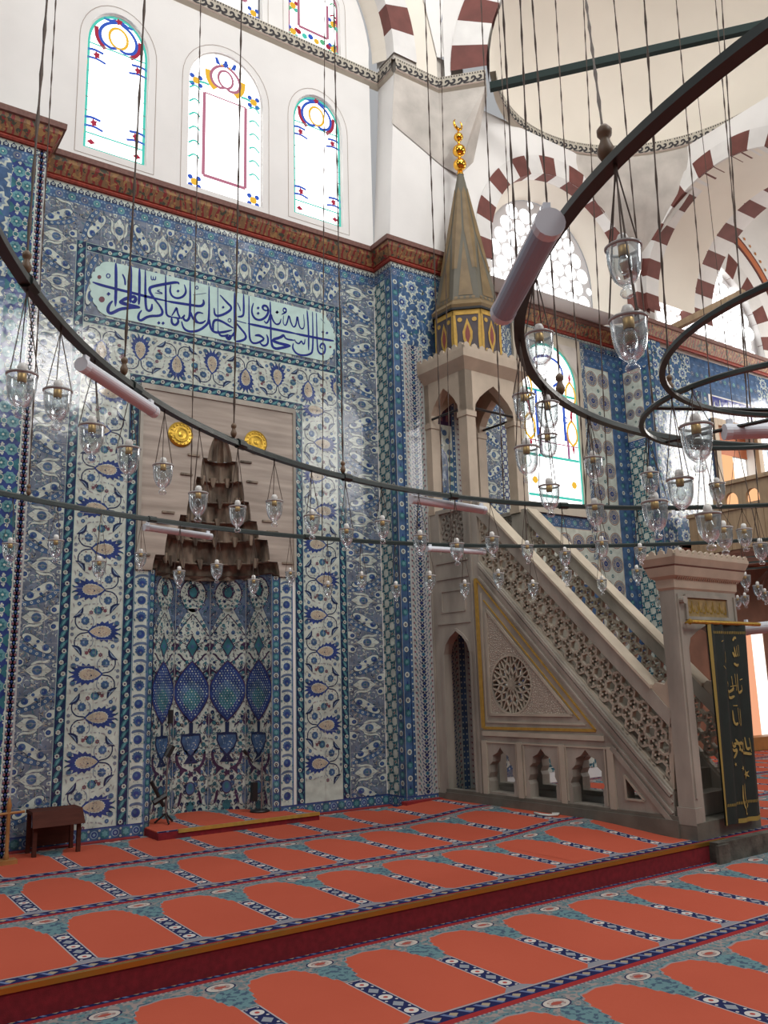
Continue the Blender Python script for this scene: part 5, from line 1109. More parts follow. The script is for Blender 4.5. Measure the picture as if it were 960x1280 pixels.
# string course mouldings under the balustrade
a = [bead([(.74, slope(.74)-o), (3.14, slope(3.14)-o)], w, h) for o, w, h in ((.04, .03, .025), (.11, .035, .012), (.20, .02, .02))]; a.append(bead([(2.50, .92), (3.12, .28)], .05, .02)); add('string_course', merge(*a), M['marble'])
a = [bead([(-.02, z), (.56, z)], w, .016) for z, w in ((2.86, .03), (3.06, .025), (2.30, .02))]; a.append(bead([(.06, 2.44), (.48, 2.44), (.48, 2.70), (.06, 2.70)], .018, .012, True)); a += [bead([(x, .33), (x, 3.7)], .03, .015) for x in (-.13, .62)]; a.append(bead(door[1:]+door[:1], .035, .014)); add('door_surround', merge(*a), M['marble'])
# pierced balustrades
def tracery(poly, fr, th=.06, cell=.155, bw=.024, ang=-.785, name='pierced_balustrade', m='marble'):
    P = np.array(poly); mbq = MB(); ctr = P.mean(0)
    def inside(p): 
        k = len(P); sgn = [ (P[(i+1) % k][0]-P[i][0])*(p[1]-P[i][1])-(P[(i+1) % k][1]-P[i][1])*(p[0]-P[i][0]) for i in range(k)]
        return all(x > 0 for x in sgn) or all(x < 0 for x in sgn)
    def quad(a, b, w):
        a, b = np.array(a), np.array(b); l = np.hypot(*(b-a))
        if l < 1e-6: return
        t = (b-a)/l; n = np.array([-t[1], t[0]])*w/2; q = [a-n, b-n, b+n, a+n]
        mbq.add([fr(*x, 0) for x in q]+[fr(*x, -th) for x in q], [(0, 1, 2, 3), (7, 6, 5, 4), (0, 4, 5, 1), (2, 6, 7, 3)])
    R = cell; c, s = cos(ang), sin(ang)
    lo = P.min(0)-1; N = int(7/R)
    for i in range(-N//2, N//2):
        for j in range(-N//2, N//2):
            x, y = (i+.5*(j % 2))*R*1.0, j*R*.866; ce = ctr+np.array([x*c-y*s, x*s+y*c])
            if np.hypot(*(ce-ctr)) > 3.2 or not inside(ctr+(ce-ctr)*.97) and not inside(ce): continue
            for k in range(6):
                a0, a1 = 2*pi*k/6+ang, 2*pi*(k+1)/6+ang
                v0, v1 = ce+R*.36*np.array([cos(a0), sin(a0)]), ce+R*.36*np.array([cos(a1), sin(a1)])
                if inside(v0) and inside(v1): quad(v0, v1, bw)
                am = a0+pi/6; w0, w1 = ce+R*.36*np.array([cos(a0), sin(a0)]), ce+R*.60*np.array([cos(a0), sin(a0)])
                if inside(w0) and inside(w1): quad(w0, w1, bw)
                mA, mB_ = ce+R*.31*np.array([cos(am), sin(am)]), ce+R*.5*np.array([cos(am), sin(am)])
                if inside(mA) and inside(mB_): quad(mA, mB_, bw*.8)
    k = len(P)
    for i in range(k): quad(P[i], P[(i+1) % k], .05)
    return add(name, mbq, M[m])
bal = [(.75, 3.0), (3.13, .565), (3.175, 1.15), (.75, 3.57)]
tracery(bal, lambda u, v, d=0.0: mp(u, .03-d, v), cell=.20, m='marble_l'); tracery(bal, lambda u, v, d=0.0: mp(u, WD-.10-d, v), cell=.20, m='marble_l'); tracery(latr, lambda u, v, d=0.0: mp(u, .03-d, v), cell=.12, bw=.026, ang=.2)
tracery(latr, lambda u, v, d=0.0: mp(u, WD-.10-d, v), cell=.12, bw=.026, ang=.2)
# hand rails with a pale top
def rail(w0, w1):
    lo = [(.745, 3.56), (3.18, 1.14)]; hi = [(.86, 3.66), (3.0, 1.51)]
    m = MB(); q = [(.745, 3.56), (3.18, 1.13), (3.21, 1.27), (3.0, 1.495), (.86, 3.655), (.745, 3.74)]
    m.use(M['marble']); m.plate(q, [], lambda u, v, d=0.0: mp(u, w0-d, v), 0, -(w1-w0)); r = add('handrail', m)
    t = MB().use(M['steprail']); e = .012; t.box((0, 0, 0), (1, 1, 1), lambda x, y, z: mp(.80+(3.02-.80)*x, w0-.025+(w1-w0+.05)*y, 3.70-(3.70-1.485)*x+.035*z)); t.build('pale_rail_cap', r)
    b = MB().use(M['marble_p']); b.plate([(3.0, 1.49), (3.18, 1.16), (3.30, 1.16), (3.30, 1.60), (3.20, 1.58), (3.16, 1.52), (3.06, 1.54)], [], lambda u, v, d=0.0: mp(u, w0-d, v), -.01, -(w1-w0)+.01); b.build('rail_stop', r)
rail(0, .13); rail(WD-.13, WD)
# steps and landing
mb = MB().use(M['marble'])
for i in range(13): s0, s1 = 3.2-i*.19, 3.2-(i+1)*.19; mb.box((s1-.02, .13, .30+i*.195), (s0, WD-.13, .30+(i+1)*.195), mp)
mb.box((-.17, .13, 2.80), (.745, WD-.13, 2.95), mp); add('stair', mb)
# canopy: posts, arched faces, flared cornice
SC0, SC1, W0, W1 = -.17, .66, 0, 1.0
def post(s, w): 
    m = MB().use(M['marble_p']); m.box((s, w, 3.70), (s+.15, w+.15, 4.92), mp); m.box((s-.012, w-.012, 4.86), (s+.162, w+.162, 4.93), mp); m.box((s-.01, w-.01, 3.7), (s+.16, w+.16, 3.76), mp); add('canopy_post', m)
for s in (SC0, SC1-.15):
    for w in (W0, W1-.15): post(s, w)
def face(a0, a1, fr):
    c = (a0+a1)/2; h = (a1-a0)/2-.15; zs = 4.93; z1 = 5.47
    op = [(c+h, zs), (c+h*.96, zs+.10), (c+h*.72, zs+.21), (c+h*.3, zs+.33), (c, zs+.40), (c-h*.3, zs+.33), (c-h*.72, zs+.21), (c-h*.96, zs+.10), (c-h, zs)]
    m = MB().use(M['marble_p']); m.plate([(a0, zs), (c-h, zs)]+op[::-1][1:-1]+[(c+h, zs), (a1, zs), (a1, z1), (a0, z1)], [], fr, 0, -.12); add('canopy_arch', m)
face(SC0, SC1, near); face(SC0, SC1, lambda u, v, d=0.0: mp(u, W1-.12-d, v)); face(W0, W1, front(SC1)); face(W0, W1, front(SC0+.12))
cx, cw = (SC0+SC1)/2, .5
mb = MB().use(M['marble_p'])
def ringq(o0, z0, o1, z1):
    A = [(SC0-o0, W0-o0), (SC1+o0, W0-o0), (SC1+o0, W1+o0), (SC0-o0, W1+o0)]; B = [(SC0-o1, W0-o1), (SC1+o1, W0-o1), (SC1+o1, W1+o1), (SC0-o1, W1+o1)]
    mb.add([mp(*p, z0) for p in A]+[mp(*p, z1) for p in B], [(i, (i+1) % 4, 4+(i+1) % 4, 4+i) for i in range(4)])
ringq(0, 5.47, .10, 5.60); ringq(.10, 5.60, .11, 5.70); mb.add([mp(SC0-.11, -.11, 5.70), mp(SC1+.11, -.11, 5.70), mp(SC1+.11, W1+.11, 5.70), mp(SC0-.11, W1+.11, 5.70)], [(0, 1, 2, 3)]); mb.add([mp(SC0, 0, 5.44), mp(SC1, 0, 5.44), mp(SC1, W1, 5.44), mp(SC0, W1, 5.44)], [(3, 2, 1, 0)]); add('canopy_cornice', mb)
def cresting(a0, a1, z, fr, n, h=.09):
    m = []; st = (a1-a0)/n
    for i in range(n): x = a0+i*st; m += [(x, h*.35), (x+st*.18, h*.45), (x+st*.2, h*.75), (x+st*.5, h), (x+st*.8, h*.75), (x+st*.82, h*.45)]
    return [(a0, 0), (a1, 0), (a1, h*.35)]+[(p[0], p[1]) for p in m[::-1]], z
mb = MB().use(M['marble_p'])
for a0, a1, fr in ((SC0-.11, SC1+.11, nearb(-.11)), (SC0-.11, SC1+.11, nearb(W1+.09)), (-.11, 1.11, front(SC1+.11)), (-.11, 1.11, front(SC0-.09))):
    o, z = cresting(a0, a1, 5.70, fr, 9); mb.plate([(u, v+5.70) for u, v in o], [], fr, 0, -.025)
add('canopy_cresting', mb)
mb = MB().use(M['black'])
for p in (((SC0+.08, .02, 4.98), (SC1-.08, .02, 4.98)), ((SC1-.02, .08, 4.98), (SC1-.02, W1-.08, 4.98)), ((SC0+.08, W1-.05, 4.98), (SC1-.08, W1-.05, 4.98))): mb.tube([mp(*p[0]), mp(*p[1])], .016, 6)
add('iron_tie_rod', mb)
# drum, spire, finial
CS, CW = .245, .50
def octa(r, z, tw=pi/8): return [mp(CS+r*cos(2*pi*i/8+tw), CW+r*sin(2*pi*i/8+tw), z) for i in range(8)]
def rings(mb, L):
    for (r0, z0), (r1, z1) in zip(L[:-1], L[1:]): mb.add(octa(r0, z0)+octa(r1, z1), [(i, (i+1) % 8, 8+(i+1) % 8, 8+i) for i in range(8)])
mb = MB().use(M['drumd']); rings(mb, [(.47, 5.68), (.47, 6.36)]); dr_ = add('drum', mb)
mb = MB(); md = MB()
for i in range(8):
    a0, a1 = 2*pi*i/8+pi/8, 2*pi*(i+1)/8+pi/8; P0 = np.array([CS+.47*cos(a0), CW+.47*sin(a0)]); P1 = np.array([CS+.47*cos(a1), CW+.47*sin(a1)]); L = np.hypot(*(P1-P0)); t = (P1-P0)/L; nn = np.array([t[1], -t[0]])
    f = lambda u, v, d=0.0, P0=P0, t=t, nn=nn: mp(*(P0+t*u+nn*d), v)
    mb.use(M['goldline']); mb.plate([(0, 5.70), (.035, 5.70), (.045, 6.0), (.03, 6.3), (0, 6.36)], [], f, .006); mb.plate([(L, 6.36), (L-.03, 6.3), (L-.045, 6.0), (L-.035, 5.70), (L, 5.70)], [], f, .006); mb.plate([(0, 6.29), (L, 6.29), (L, 6.36), (0, 6.36)], [], f, .006)
    for u, v in ((.085, 6.22), (L-.085, 6.22), (.085, 5.80), (L-.085, 5.80)): mb.plate(circ(u, v, .032, 10), [], f, .007)
    mb.plate([(L/2, 5.78), (L/2+.06, 5.95), (L/2+.065, 6.05), (L/2, 6.24), (L/2-.065, 6.05), (L/2-.06, 5.95)], [], f, .007)
    mb.use(M['drumr']); mb.plate([(L/2, 5.88), (L/2+.032, 5.98), (L/2+.03, 6.05), (L/2, 6.16), (L/2-.03, 6.05), (L/2-.032, 5.98)], [], f, .011)
mb.build('gilded_drum_ornament', dr_)
mb = MB().use(M['black']); rings(mb, [(.50, 6.36), (.50, 6.39)]); mb.use(M['spireg']); rings(mb, [(.50, 6.39), (.515, 6.43), (.455, 6.50), (.455, 6.52)]); add('spire_collar', mb)
mb = MB().use(M['spire']); rings(mb, [(.455, 6.50), (.39, 6.85), (.05, 8.56), (.045, 8.60)]); sp_ = add('spire', mb)
mb = MB().use(M['spireg'])
def rz(z): return .39+(.455-.39)*(6.85-z)/.35 if z < 6.85 else .05+(.39-.05)*(8.56-z)/1.71
for i in range(8):
    def sp(k, z, i=i):   # k 0..1 across the face
        a0, a1 = 2*pi*i/8+pi/8, 2*pi*(i+1)/8+pi/8; r = rz(z)+.006; return mp(CS+r*((1-k)*cos(a0)+k*cos(a1)), CW+r*((1-k)*sin(a0)+k*sin(a1)), z)
    mb.add([sp(.22, 6.58), sp(.78, 6.58), sp(.72, 6.85), sp(.5, 7.45), sp(.28, 6.85)], [(0, 1, 2, 3, 4)]); mb.add([sp(.0, 7.0), sp(.14, 7.0), sp(.42, 7.62), sp(.40, 8.25), sp(.0, 8.35)], [(0, 1, 2, 3, 4)]); mb.add([sp(1, 8.35), sp(.60, 8.25), sp(.58, 7.62), sp(.86, 7.0), sp(1, 7.0)], [(0, 1, 2, 3, 4)])
    for q in range(4): mb.add([sp(.12+.22*q+.08*cos(t), 6.545+.022*sin(t)) for t in np.linspace(0, 2*pi, 7)[:-1]], [tuple(range(6))])
mb.build('faded_gilt_panels', sp_)
mb = MB(); mb.smooth = True
def ball(z, r): return [(r*sin(t)+.012, z-r*cos(t)) for t in np.linspace(.2, pi-.2, 12)]
mb.lathe([(.05, 8.58), (.035, 8.66)]+ball(8.745, .083)+[(.022, 8.86)]+ball(8.965, .083)+[(.018, 9.08)]+ball(9.18, .056)+[(.012, 9.26), (.016, 9.30), (.0, 9.31)], (CS, CW, 0), 18, mp)
vs = []; mb.smooth = True; crs = [(.075*cos(a), 9.385+.075*sin(a)) for a in np.linspace(radians(125), radians(415), 22)]
mb.tube([mp(CS, CW+p[0], p[1]) for p in crs], [.004+.019*sin(pi*i/21) for i in range(22)], 8); add('gilded_finial', mb, M['goldball'])
# gate
mb = MB().use(M['marble']); gz = 2.40; op = [(.155, .27), (.90, .27), (.90, 1.85), (.86, 1.95), (.72, 2.02), (.5275, 2.09), (.335, 2.02), (.195, 1.95), (.155, 1.85)]
mb.plate([(0, .27), (1.055, .27), (1.055, gz), (0, gz)], [op], front(3.366), 0, -.165); mb.box((3.19, -.012, .27), (3.38, .10, .42), mp); mb.box((3.19, .96, .27), (3.38, 1.067, .42), mp); add('gate_frame', mb)
mb = MB().use(M['marble']); f = front(3.366)
for u in (.03, 1.0): mb.plate([(u, .5), (u+.03, .5), (u+.03, 2.36), (u, 2.36)], [], f, .014, 0)
mb.plate([(.14, 2.12), (.90, 2.12), (.90, 2.36), (.14, 2.36)], [[(.17, 2.15), (.86, 2.15), (.86, 2.33), (.17, 2.33)]], f, .022, 0); mb.tube([mp(3.36, .07, 2.30), mp(3.43, .07, 2.30)], [.03, .038], 10); add('gate_moulding', mb)
mb = MB().use(M['goldline']); mb.plate([(.17, 2.15), (.86, 2.15), (.86, 2.33), (.17, 2.33)], [], f, .004); gp = add('gilded_inscription_panel', mb, mat('tan_gilt_panel', (.36, .25, .10), .6, noise=.4, nscale=18))
mb = MB(); r9 = random.Random(4)
for k in range(11):
    x = .20+k*.06; pts = [(x, 2.30), (x+.006, 2.22), (x+.035, 2.19), (x+.05, 2.23)] if k % 2 else [(x, 2.20), (x+.03, 2.18), (x+.055, 2.21), (x+.03, 2.26)]
    for qd in ribbon(pts, .013): mb.add([f(u, v, .006) for u, v in qd], [(0, 1, 2, 3)])
mb.build('gilt_lettering', gp, m=M['gold'])
mb = MB().use(M['marble_p'])
def gring(o0, z0, o1, z1):
    A = lambda o: [(3.20-o, 0-o), (3.366+o, 0-o), (3.366+o, 1.055+o), (3.20-o, 1.055+o)]
    mb.add([mp(*p, z0) for p in A(o0)]+[mp(*p, z1) for p in A(o1)], [(i, (i+1) % 4, 4+(i+1) % 4, 4+i) for i in range(4)])
gring(.0, 2.40, .015, 2.42); gring(.015, 2.42, .02, 2.50); gring(.02, 2.50, .06, 2.53); gring(.06, 2.53, .085, 2.615); mb.use(M['cornice_t']); gring(.085, 2.615, .095, 2.63); mb.use(M['marble_p']); gring(.09, 2.63, .12, 2.70); mb.add([mp(3.08, -.12, 2.70), mp(3.486, -.12, 2.70), mp(3.486, 1.175, 2.70), mp(3.08, 1.175, 2.70)], [(0, 1, 2, 3)])
for k in range(30):   # row of little stalactite drops
    u = .0+k*.0365; mb.add([mp(3.366+.062, u, 2.535), mp(3.366+.062, u+.026, 2.535), mp(3.366+.03, u+.013, 2.49), mp(3.366+.02, u+.013, 2.535)], [(0, 1, 2), (0, 2, 3), (2, 1, 3)])
for a0, a1, fr, n in ((-.12, 1.175, front(3.486), 13), (3.08, 3.486, nearb(-.12), 4), (-.12, 1.175, front(3.105), 13)):
    o, z = cresting(a0, a1, 2.70, fr, n, .075); mb.plate([(u, v+2.70) for u, v in o], [], fr, 0, -.025)
add('gate_cornice', mb)
# rod and door curtain
rd = MB().use(M['gold']); rd.tube([mp(3.455, .078, 2.092), mp(3.455, 1.30, 2.088)], .02, 10); rd.lathe([(.0, -.03), (.03, -.01), (.03, .01), (0, .03)], (3.455, .07, 2.092), 10, mp)
for u in (.13, 1.0): rd.tube([mp(3.37, u, 2.09), mp(3.455, u, 2.09)], .01, 6)
tag(rd.build('curtain_rod'), 'gilded curtain rod across the top of the pulpit gate', 'curtain rod')
cu = thing('door_curtain', mp(3.455, .65, .24), 'dark green velvet curtain with gold script hanging in the pulpit gate', 'curtain')
def cur(u, v, d=0.0):
    t = (2.075-v)/1.83; w = .345+(.68)*u+(-.03*t)+(-.06*u*t); return mp(3.455+d+.012*sin(u*22+t*2)+.010*sin(u*9), w, v)
mb = MB(); mb.smooth = True; nu, nv = 40, 12; vs = [cur(i/nu, .245+(2.075-.245)*j/nv) for j in range(nv+1) for i in range(nu+1)]
fs = [(j*(nu+1)+i, j*(nu+1)+i+1, (j+1)*(nu+1)+i+1, (j+1)*(nu+1)+i) for j in range(nv) for i in range(nu)]
mb.add(vs, fs); vs2 = [cur(i/nu, .245+(2.075-.245)*j/nv, -.012) for j in range(nv+1) for i in range(nu+1)]; mb.add(vs2, [f_[::-1] for f_ in fs]); mb.build('velvet_cloth', cu, m=M['curtain'])
mb = MB()
for i in range(nv): z0, z1 = .245+1.83*i/nv, .245+1.83*(i+1)/nv; mb.add([cur(0, z0, .004), cur(.055, z0, .004), cur(.055, z1, .004), cur(0, z1, .004)], [(0, 1, 2, 3)])
mb.build('gold_side_trim', cu, m=mat('gold_braid', (.30, .22, .05), .6)); mb = MB()
for i in range(20): mb.add([cur(.4+i*.03, .235, .004), cur(.43+i*.03, .235, .004), cur(.43+i*.03, .275, .004), cur(.4+i*.03, .275, .004)], [(0, 1, 2, 3)])
for i in range(34): u = .10+i*.026; mb.add([cur(u, .40, .004), cur(u+.012, .40, .004), cur(u+.012, .425, .004), cur(u, .425, .004)], [(0, 1, 2, 3)]); mb.add([cur(u, 1.985, .004), cur(u+.012, 1.985, .004), cur(u+.012, 2.01, .004), cur(u, 2.01, .004)], [(0, 1, 2, 3)])
mb.build('gold_hem', cu, m=mat('gold_braid', (.30, .22, .05), .6))
CURW = [[(.62,1.90),(.66,1.93),(.74,1.925)], [(.64,1.84),(.66,1.76),(.70,1.75)], [(.72,1.85),(.73,1.76),(.77,1.755)], [(.79,1.86),(.80,1.75)], [(.60,1.79),(.63,1.74),(.66,1.78)], [(.60,1.68),(.68,1.655),(.76,1.67)], [(.28,1.89),(.33,1.90)], [(.37,1.80),(.38,1.72),(.34,1.69)], [(.28,1.66),(.34,1.63)],
 [(.36,1.50),(.44,1.50),(.40,1.46)], [(.36,1.43),(.44,1.41),(.52,1.42),(.56,1.45)], [(.44,1.40),(.40,1.37),(.48,1.35),(.56,1.37)], [(.54,1.56),(.55,1.42)], [(.60,1.58),(.61,1.42)], [(.66,1.58),(.65,1.40),(.74,1.40),(.80,1.42)], [(.76,1.52),(.82,1.53)], [(.79,1.47),(.80,1.42)], [(.5,1.46),(.62,1.47)],
 [(.50,1.24),(.50,1.13),(.54,1.10),(.58,1.12)], [(.60,1.26),(.61,1.11)], [(.66,1.25),(.67,1.12),(.64,1.09)], [(.52,1.28),(.60,1.28)],
 [(.40,.95),(.44,.90),(.50,.91)], [(.38,.89),(.46,.86),(.52,.88),(.48,.82),(.42,.80)], [(.50,.97),(.58,.90),(.56,.86)], [(.60,.95),(.68,.88),(.62,.85),(.58,.88)], [(.70,.96),(.72,.86)], [(.76,.98),(.78,.86),(.84,.88)], [(.84,.97),(.86,.84)], [(.66,.84),(.76,.83),(.86,.82)], [(.46,.93),(.60,.93),(.7,.92)],
 [(.56,.55),(.54,.44),(.56,.36),(.62,.33),(.60,.29),(.66,.285)], [(.62,.56),(.60,.46),(.64,.40)], [(.66,.36),(.70,.37),(.66,.34)]]
mb = MB()
def cw_(k, pts, w):
    for qd in ribbon(pts, w): mb.add([cur(u, v, .006+.0002*k) for u, v in qd], [(0, 1, 2, 3)])
for k, p in enumerate(CURW): cw_(k % 7, [(u*.92+.04, v+.02) for u, v in p], .026)
for u, v, r in ((.70, .66, .05), (.60, .72, .028), (.46, .76, .022)): mb.add([cur(u+r*(1.3 if i % 2 else .5)*cos(pi*i/5)*1.2, v+r*.75*(1.3 if i % 2 else .5)*sin(pi*i/5), .007) for i in range(10)], [tuple(range(10))])
mb.build('gold_script', cu, m=mat('tarnished_gold_thread', (.40, .30, .09), .6, noise=.3, nscale=40))
# ================================================================== FLOORS AND CARPETS
def carpet_mat(name, x0, y0, pitch=.612, per=1.30):
    m, nt, b = base_mat(name); b.inputs['Roughness'].default_value = .95; b.inputs['Specular IOR Level'].default_value = .15; E.nt = nt
    tc = node(nt, 'ShaderNodeTexCoord'); sx = node(nt, 'ShaderNodeSeparateXYZ'); g = node(nt, 'ShaderNodeNewGeometry')
    nt.links.new(g.outputs['Position'], sx.inputs[0]); X, Y = E(sx.outputs[0]), E(sx.outputs[1])
    nz = node(nt, 'ShaderNodeTexNoise'); nz.inputs['Scale'].default_value = 26; nz.inputs['Detail'].default_value = 3; nt.links.new(g.outputs['Position'], nz.inputs[0]); n1 = E(nz.outputs[0])
    nz2 = node(nt, 'ShaderNodeTexNoise'); nz2.inputs['Scale'].default_value = 1.6; nz2.inputs['Detail'].default_value = 3; nt.links.new(g.outputs['Position'], nz2.inputs[0]); n2 = E(nz2.outputs[0])
    ud = X.per(pitch, x0); a = ud.ab(); v = ((Y-y0)/per).fr()*per
    # spandrel ground: speckled grey-blue and turquoise arabesque
    vor = node(nt, 'ShaderNodeTexVoronoi'); vor.inputs['Scale'].default_value = 30; nt.links.new(g.outputs['Position'], vor.inputs['Vector']); vd = E(vor.outputs['Distance'])
    col = mixc(n1.gt(.54), (.165, .195, .205), (.10, .205, .225)); col = mixc(vd.lt(.19), col, (.05, .06, .10)); col = mixc(vd.gt(.62), col, (.30, .25, .235))
    # the orange prayer field with its lobed arch
    fc = node(nt, 'ShaderNodeFloatCurve'); cv = fc.mapping.curves[0]; pts = [(0, .56), (.16, .575), (.185, .64), (.26, .655), (.27, .70), (.335, .72), (.335, .765), (.40, .785), (.42, .82), (.50, .835), (.56, .865), (.70, .872), (.85, .882), (1, .89)]
    cv.points[0].location = pts[0]; cv.points[1].location = pts[-1]
    for p in pts[1:-1]: cv.points.new(*p)
    fc.mapping.update(); nt.links.new((a/(pitch/2)).s, fc.inputs['Value']); top = E(fc.outputs[0])*per
    infield = v.lt(top)*v.gt(.105)*a.gt(.055)
    rim = v.lt(top+.016)*v.gt(.09)*a.gt(.048); tq = v.lt(top+.032)*v.gt(.72)
    col = mixc(tq, col, mixc(n1.gt(.55), (.11, .225, .25), (.055, .10, .145)))
    blob = (E.op('POWER', ud/.10, 2.0)+E.op('POWER', (v-.93)/.15, 2.0)).lt(1.0); col = mixc(blob, col, mixc(n1.gt(.54), (.13, .235, .255), (.06, .10, .15)))
    col = mixc(rim, col, (.30, .24, .24)); 
    field = mixc(n2, (.43, .076, .042), (.55, .115, .066)); field = mixc(n1, field, (.49, .095, .052)); col = mixc(infield, col, field)
    # divider strip
    col = mixc(a.lt(.056)*v.gt(.105)*v.lt(.76), col, (.40, .36, .36)); col = mixc(a.lt(.047)*v.gt(.15)*v.lt(.75), col, (.016, .022, .085))
    fl = (v-.22).per(.23, 0.0); col = mixc((ud*ud+fl*fl).lt(.0014)*v.gt(.16)*v.lt(.74)*a.lt(.047), col, (.58, .55, .52)); col = mixc((ud*ud+fl*fl).lt(.00018)*v.gt(.16)*v.lt(.74), col, (.40, .06, .05))
    f2 = (v-.335).per(.23, 0.0); col = mixc((ud.ab()*1.2+f2.ab()).lt(.042)*v.gt(.2)*v.lt(.68), col, (.27, .29, .32)); f3 = (v-.28).per(.115, 0.0); col = mixc(((a-.032)*(a-.032)+f3*f3).lt(.00007)*v.gt(.16)*v.lt(.74), col, (.55, .53, .5))
    col = mixc(a.lt(.05+(.155-v)*1.1)*v.lt(.155)*v.gt(.10), col, (.24, .24, .27))
    # oval medallion above each divider
    r2 = E.op('POWER', ud/.088, 2.0)+E.op('POWER', (v-1.135)/.062, 2.0)
    col = mixc(r2.lt(1.0), col, (.018, .02, .07)); col = mixc(r2.lt(.78), col, (.52, .47, .42)); col = mixc(r2.lt(.40), col, mixc(n1.gt(.5), (.46, .40, .36), (.30, .20, .19))); col = mixc((E.op('POWER', ud/.035, 2.0)+E.op('POWER', (v-1.135)/.018, 2.0)).lt(1.0), col, (.36, .08, .06))
    # navy running border, beige lines, red stripe
    col = mixc(v.lt(.098), col, (.36, .31, .32)); col = mixc(v.lt(.088), col, (.012, .016, .075))
    m1 = X.per(.105, 0.0); col = mixc(((m1.ab()*.8+(v-.045).ab()).lt(.026))*v.lt(.088), col, (.34, .28, .20)); m2 = (X+Y*.6).per(.105, .05); col = mixc((m2.ab()).lt(.012)*v.lt(.075)*v.gt(.012), col, (.13, .17, .30))
    col = mixc(v.gt(1.252), col, mixc(n1, (.26, .02, .025), (.34, .03, .03))); col = mixc(v.gt(1.242)*v.lt(1.254), col, mixc(X.per(.03).ab().lt(.008), (.34, .30, .30), (.12, .12, .16)))
    nt.links.new(col, b.inputs['Base Color'])
    nz3 = node(nt, 'ShaderNodeTexNoise'); nz3.inputs['Scale'].default_value = 420; nt.links.new(g.outputs['Position'], nz3.inputs[0]); bp = node(nt, 'ShaderNodeBump'); bp.inputs['Strength'].default_value = .35; bp.inputs['Distance'].default_value = .01
    nt.links.new(nz3.outputs[0], bp.inputs['Height']); nt.links.new(bp.outputs[0], b.inputs['Normal'])
    return m
YE = 4.93
struct(MB().use(M['wood_b']).box((-7, -7, -.12), (20, YE+.3, -.012)).build('floor'))
struct(MB().use(M['wood_b']).box((-3, YE, -.012), (20, 10.4, ZP-.012)).build('floor_platform'))
cl = tag(MB().use(carpet_mat('prayer_carpet_lower', 3.335, 3.59-13.0, .628)).box((-7, -7, -.012), (20, YE-.004, 0)).build('prayer_carpet'), 'orange prayer carpet with blue arched rows on the lower floor before the red step', 'carpet')
cu2 = MB().use(carpet_mat('prayer_carpet_platform', 1.475, 4.985-13.0, .612)); cu2.plate([(-3, YE+.006), (11.12, YE+.006), (11.12, 5.2), (12.6, 5.2), (12.6, YE+.006), (19.9, YE+.006), (19.9, 9.65), (11.6, 9.65), (11.6, 8.38), (11.1, 8.38), (11.1, 9.0), (7.54, 9.0), (7.54, 8.43), (6.02, 8.43), (6.02, 8.83), (1.71, 8.83), (1.71, 8.37), (-3, 8.37)], [], lambda u, v, d=0.0: (u, v, ZP+d), 0, -.012); 
ss = lambda t: max(0., min(1., t))**2*(3-2*max(0., min(1., t)))
gx, gy = np.linspace(5.3, 6.80, 16), np.linspace(5.0, 8.43, 20)      # the carpet rides up where it meets the pulpit plinth and the pier
cu2.smooth = True; cu2.add([(x, y, ZP+.0015+.072*ss((x-5.3)/1.15)*ss((y-5.0)/1.3)) for y in gy for x in gx], [(j*16+i, j*16+i+1, (j+1)*16+i+1, (j+1)*16+i) for j in range(19) for i in range(15)]); cu2.smooth = False
tag(cu2.build('prayer_carpet'), 'orange prayer carpet with blue arched rows on the raised platform along the tiled wall', 'carpet')
# riser, gilt nosing, carpet hem at the wall
struct(MB().use(M['riser']).box((-3, YE-.006, 0), (6.78, YE+.004, ZP-.012)).build('trim_4'))
nz_ = MB().use(M['goldball']); nz_.box((-3, YE-.016, ZP-.022), (7.0, YE+.02, ZP+.006)); struct(nz_.build('trim_5', m=mat('brushed_brass_nosing', (.50, .27, .05), .38, metal=.9)))
struct(MB().use(M['redcar']).box((-2, YW-.10, ZP), (2.98, YW-.002, ZP+.010)).build('baseboard_back')); struct(MB().use(M['redcar']).box((4.98, YW-.10, ZP), (XR, YW-.002, ZP+.010)).build('baseboard_corner')); struct(MB().use(M['redcar']).box((XR-.08, YR-.10, ZP), (6.5, YR-.002, ZP+.085)).build('baseboard_pier'))
kb = MB(); kb.box((6.74, YE-.10, 0), (9.6, YE-.002, ZP+.004)); kb.box((6.70, YE-.13, 0), (6.86, YE-.10, ZP-.01)); tag(kb.build('stone_step', m=mat('worn_dark_step_stone', (.115, .11, .09), .6, noise=.6, nscale=9, bump=.3)), 'worn dark stone step block continuing the platform edge at the pulpit', 'step')
# carpeted step inside the mihrab
st = thing('mihrab_step', (3.9, 8.55, ZP), 'low carpeted step with a brass edge in front of the prayer niche', 'step')
a, b_ = onz(213, 1036, ZP+.075), onz(384, 1016, ZP+.075); yf = 8.46
mb = MB().use(M['riser']); mb.box((3.06, yf, ZP), (4.86, YW-.002, ZP+.068)); mb.add([(MC-.765, YW-.01, ZP), (MC+.765, YW-.01, ZP), (MC+.69, YW+.05, ZP), (MC+.55, 9.30, ZP), (MC+.2, 9.55, ZP), (MC-.2, 9.55, ZP), (MC-.55, 9.30, ZP), (MC-.69, YW+.05, ZP)]+[(MC-.765, YW-.01, ZP+.068), (MC+.765, YW-.01, ZP+.068), (MC+.69, YW+.05, ZP+.068), (MC+.55, 9.30, ZP+.068), (MC+.2, 9.55, ZP+.068), (MC-.2, 9.55, ZP+.068), (MC-.55, 9.30, ZP+.068), (MC-.69, YW+.05, ZP+.068)], [tuple(range(8, 16))]+[(i, (i+1) % 8, 8+(i+1) % 8, 8+i) for i in range(8)])
mb.build('step_block', st)
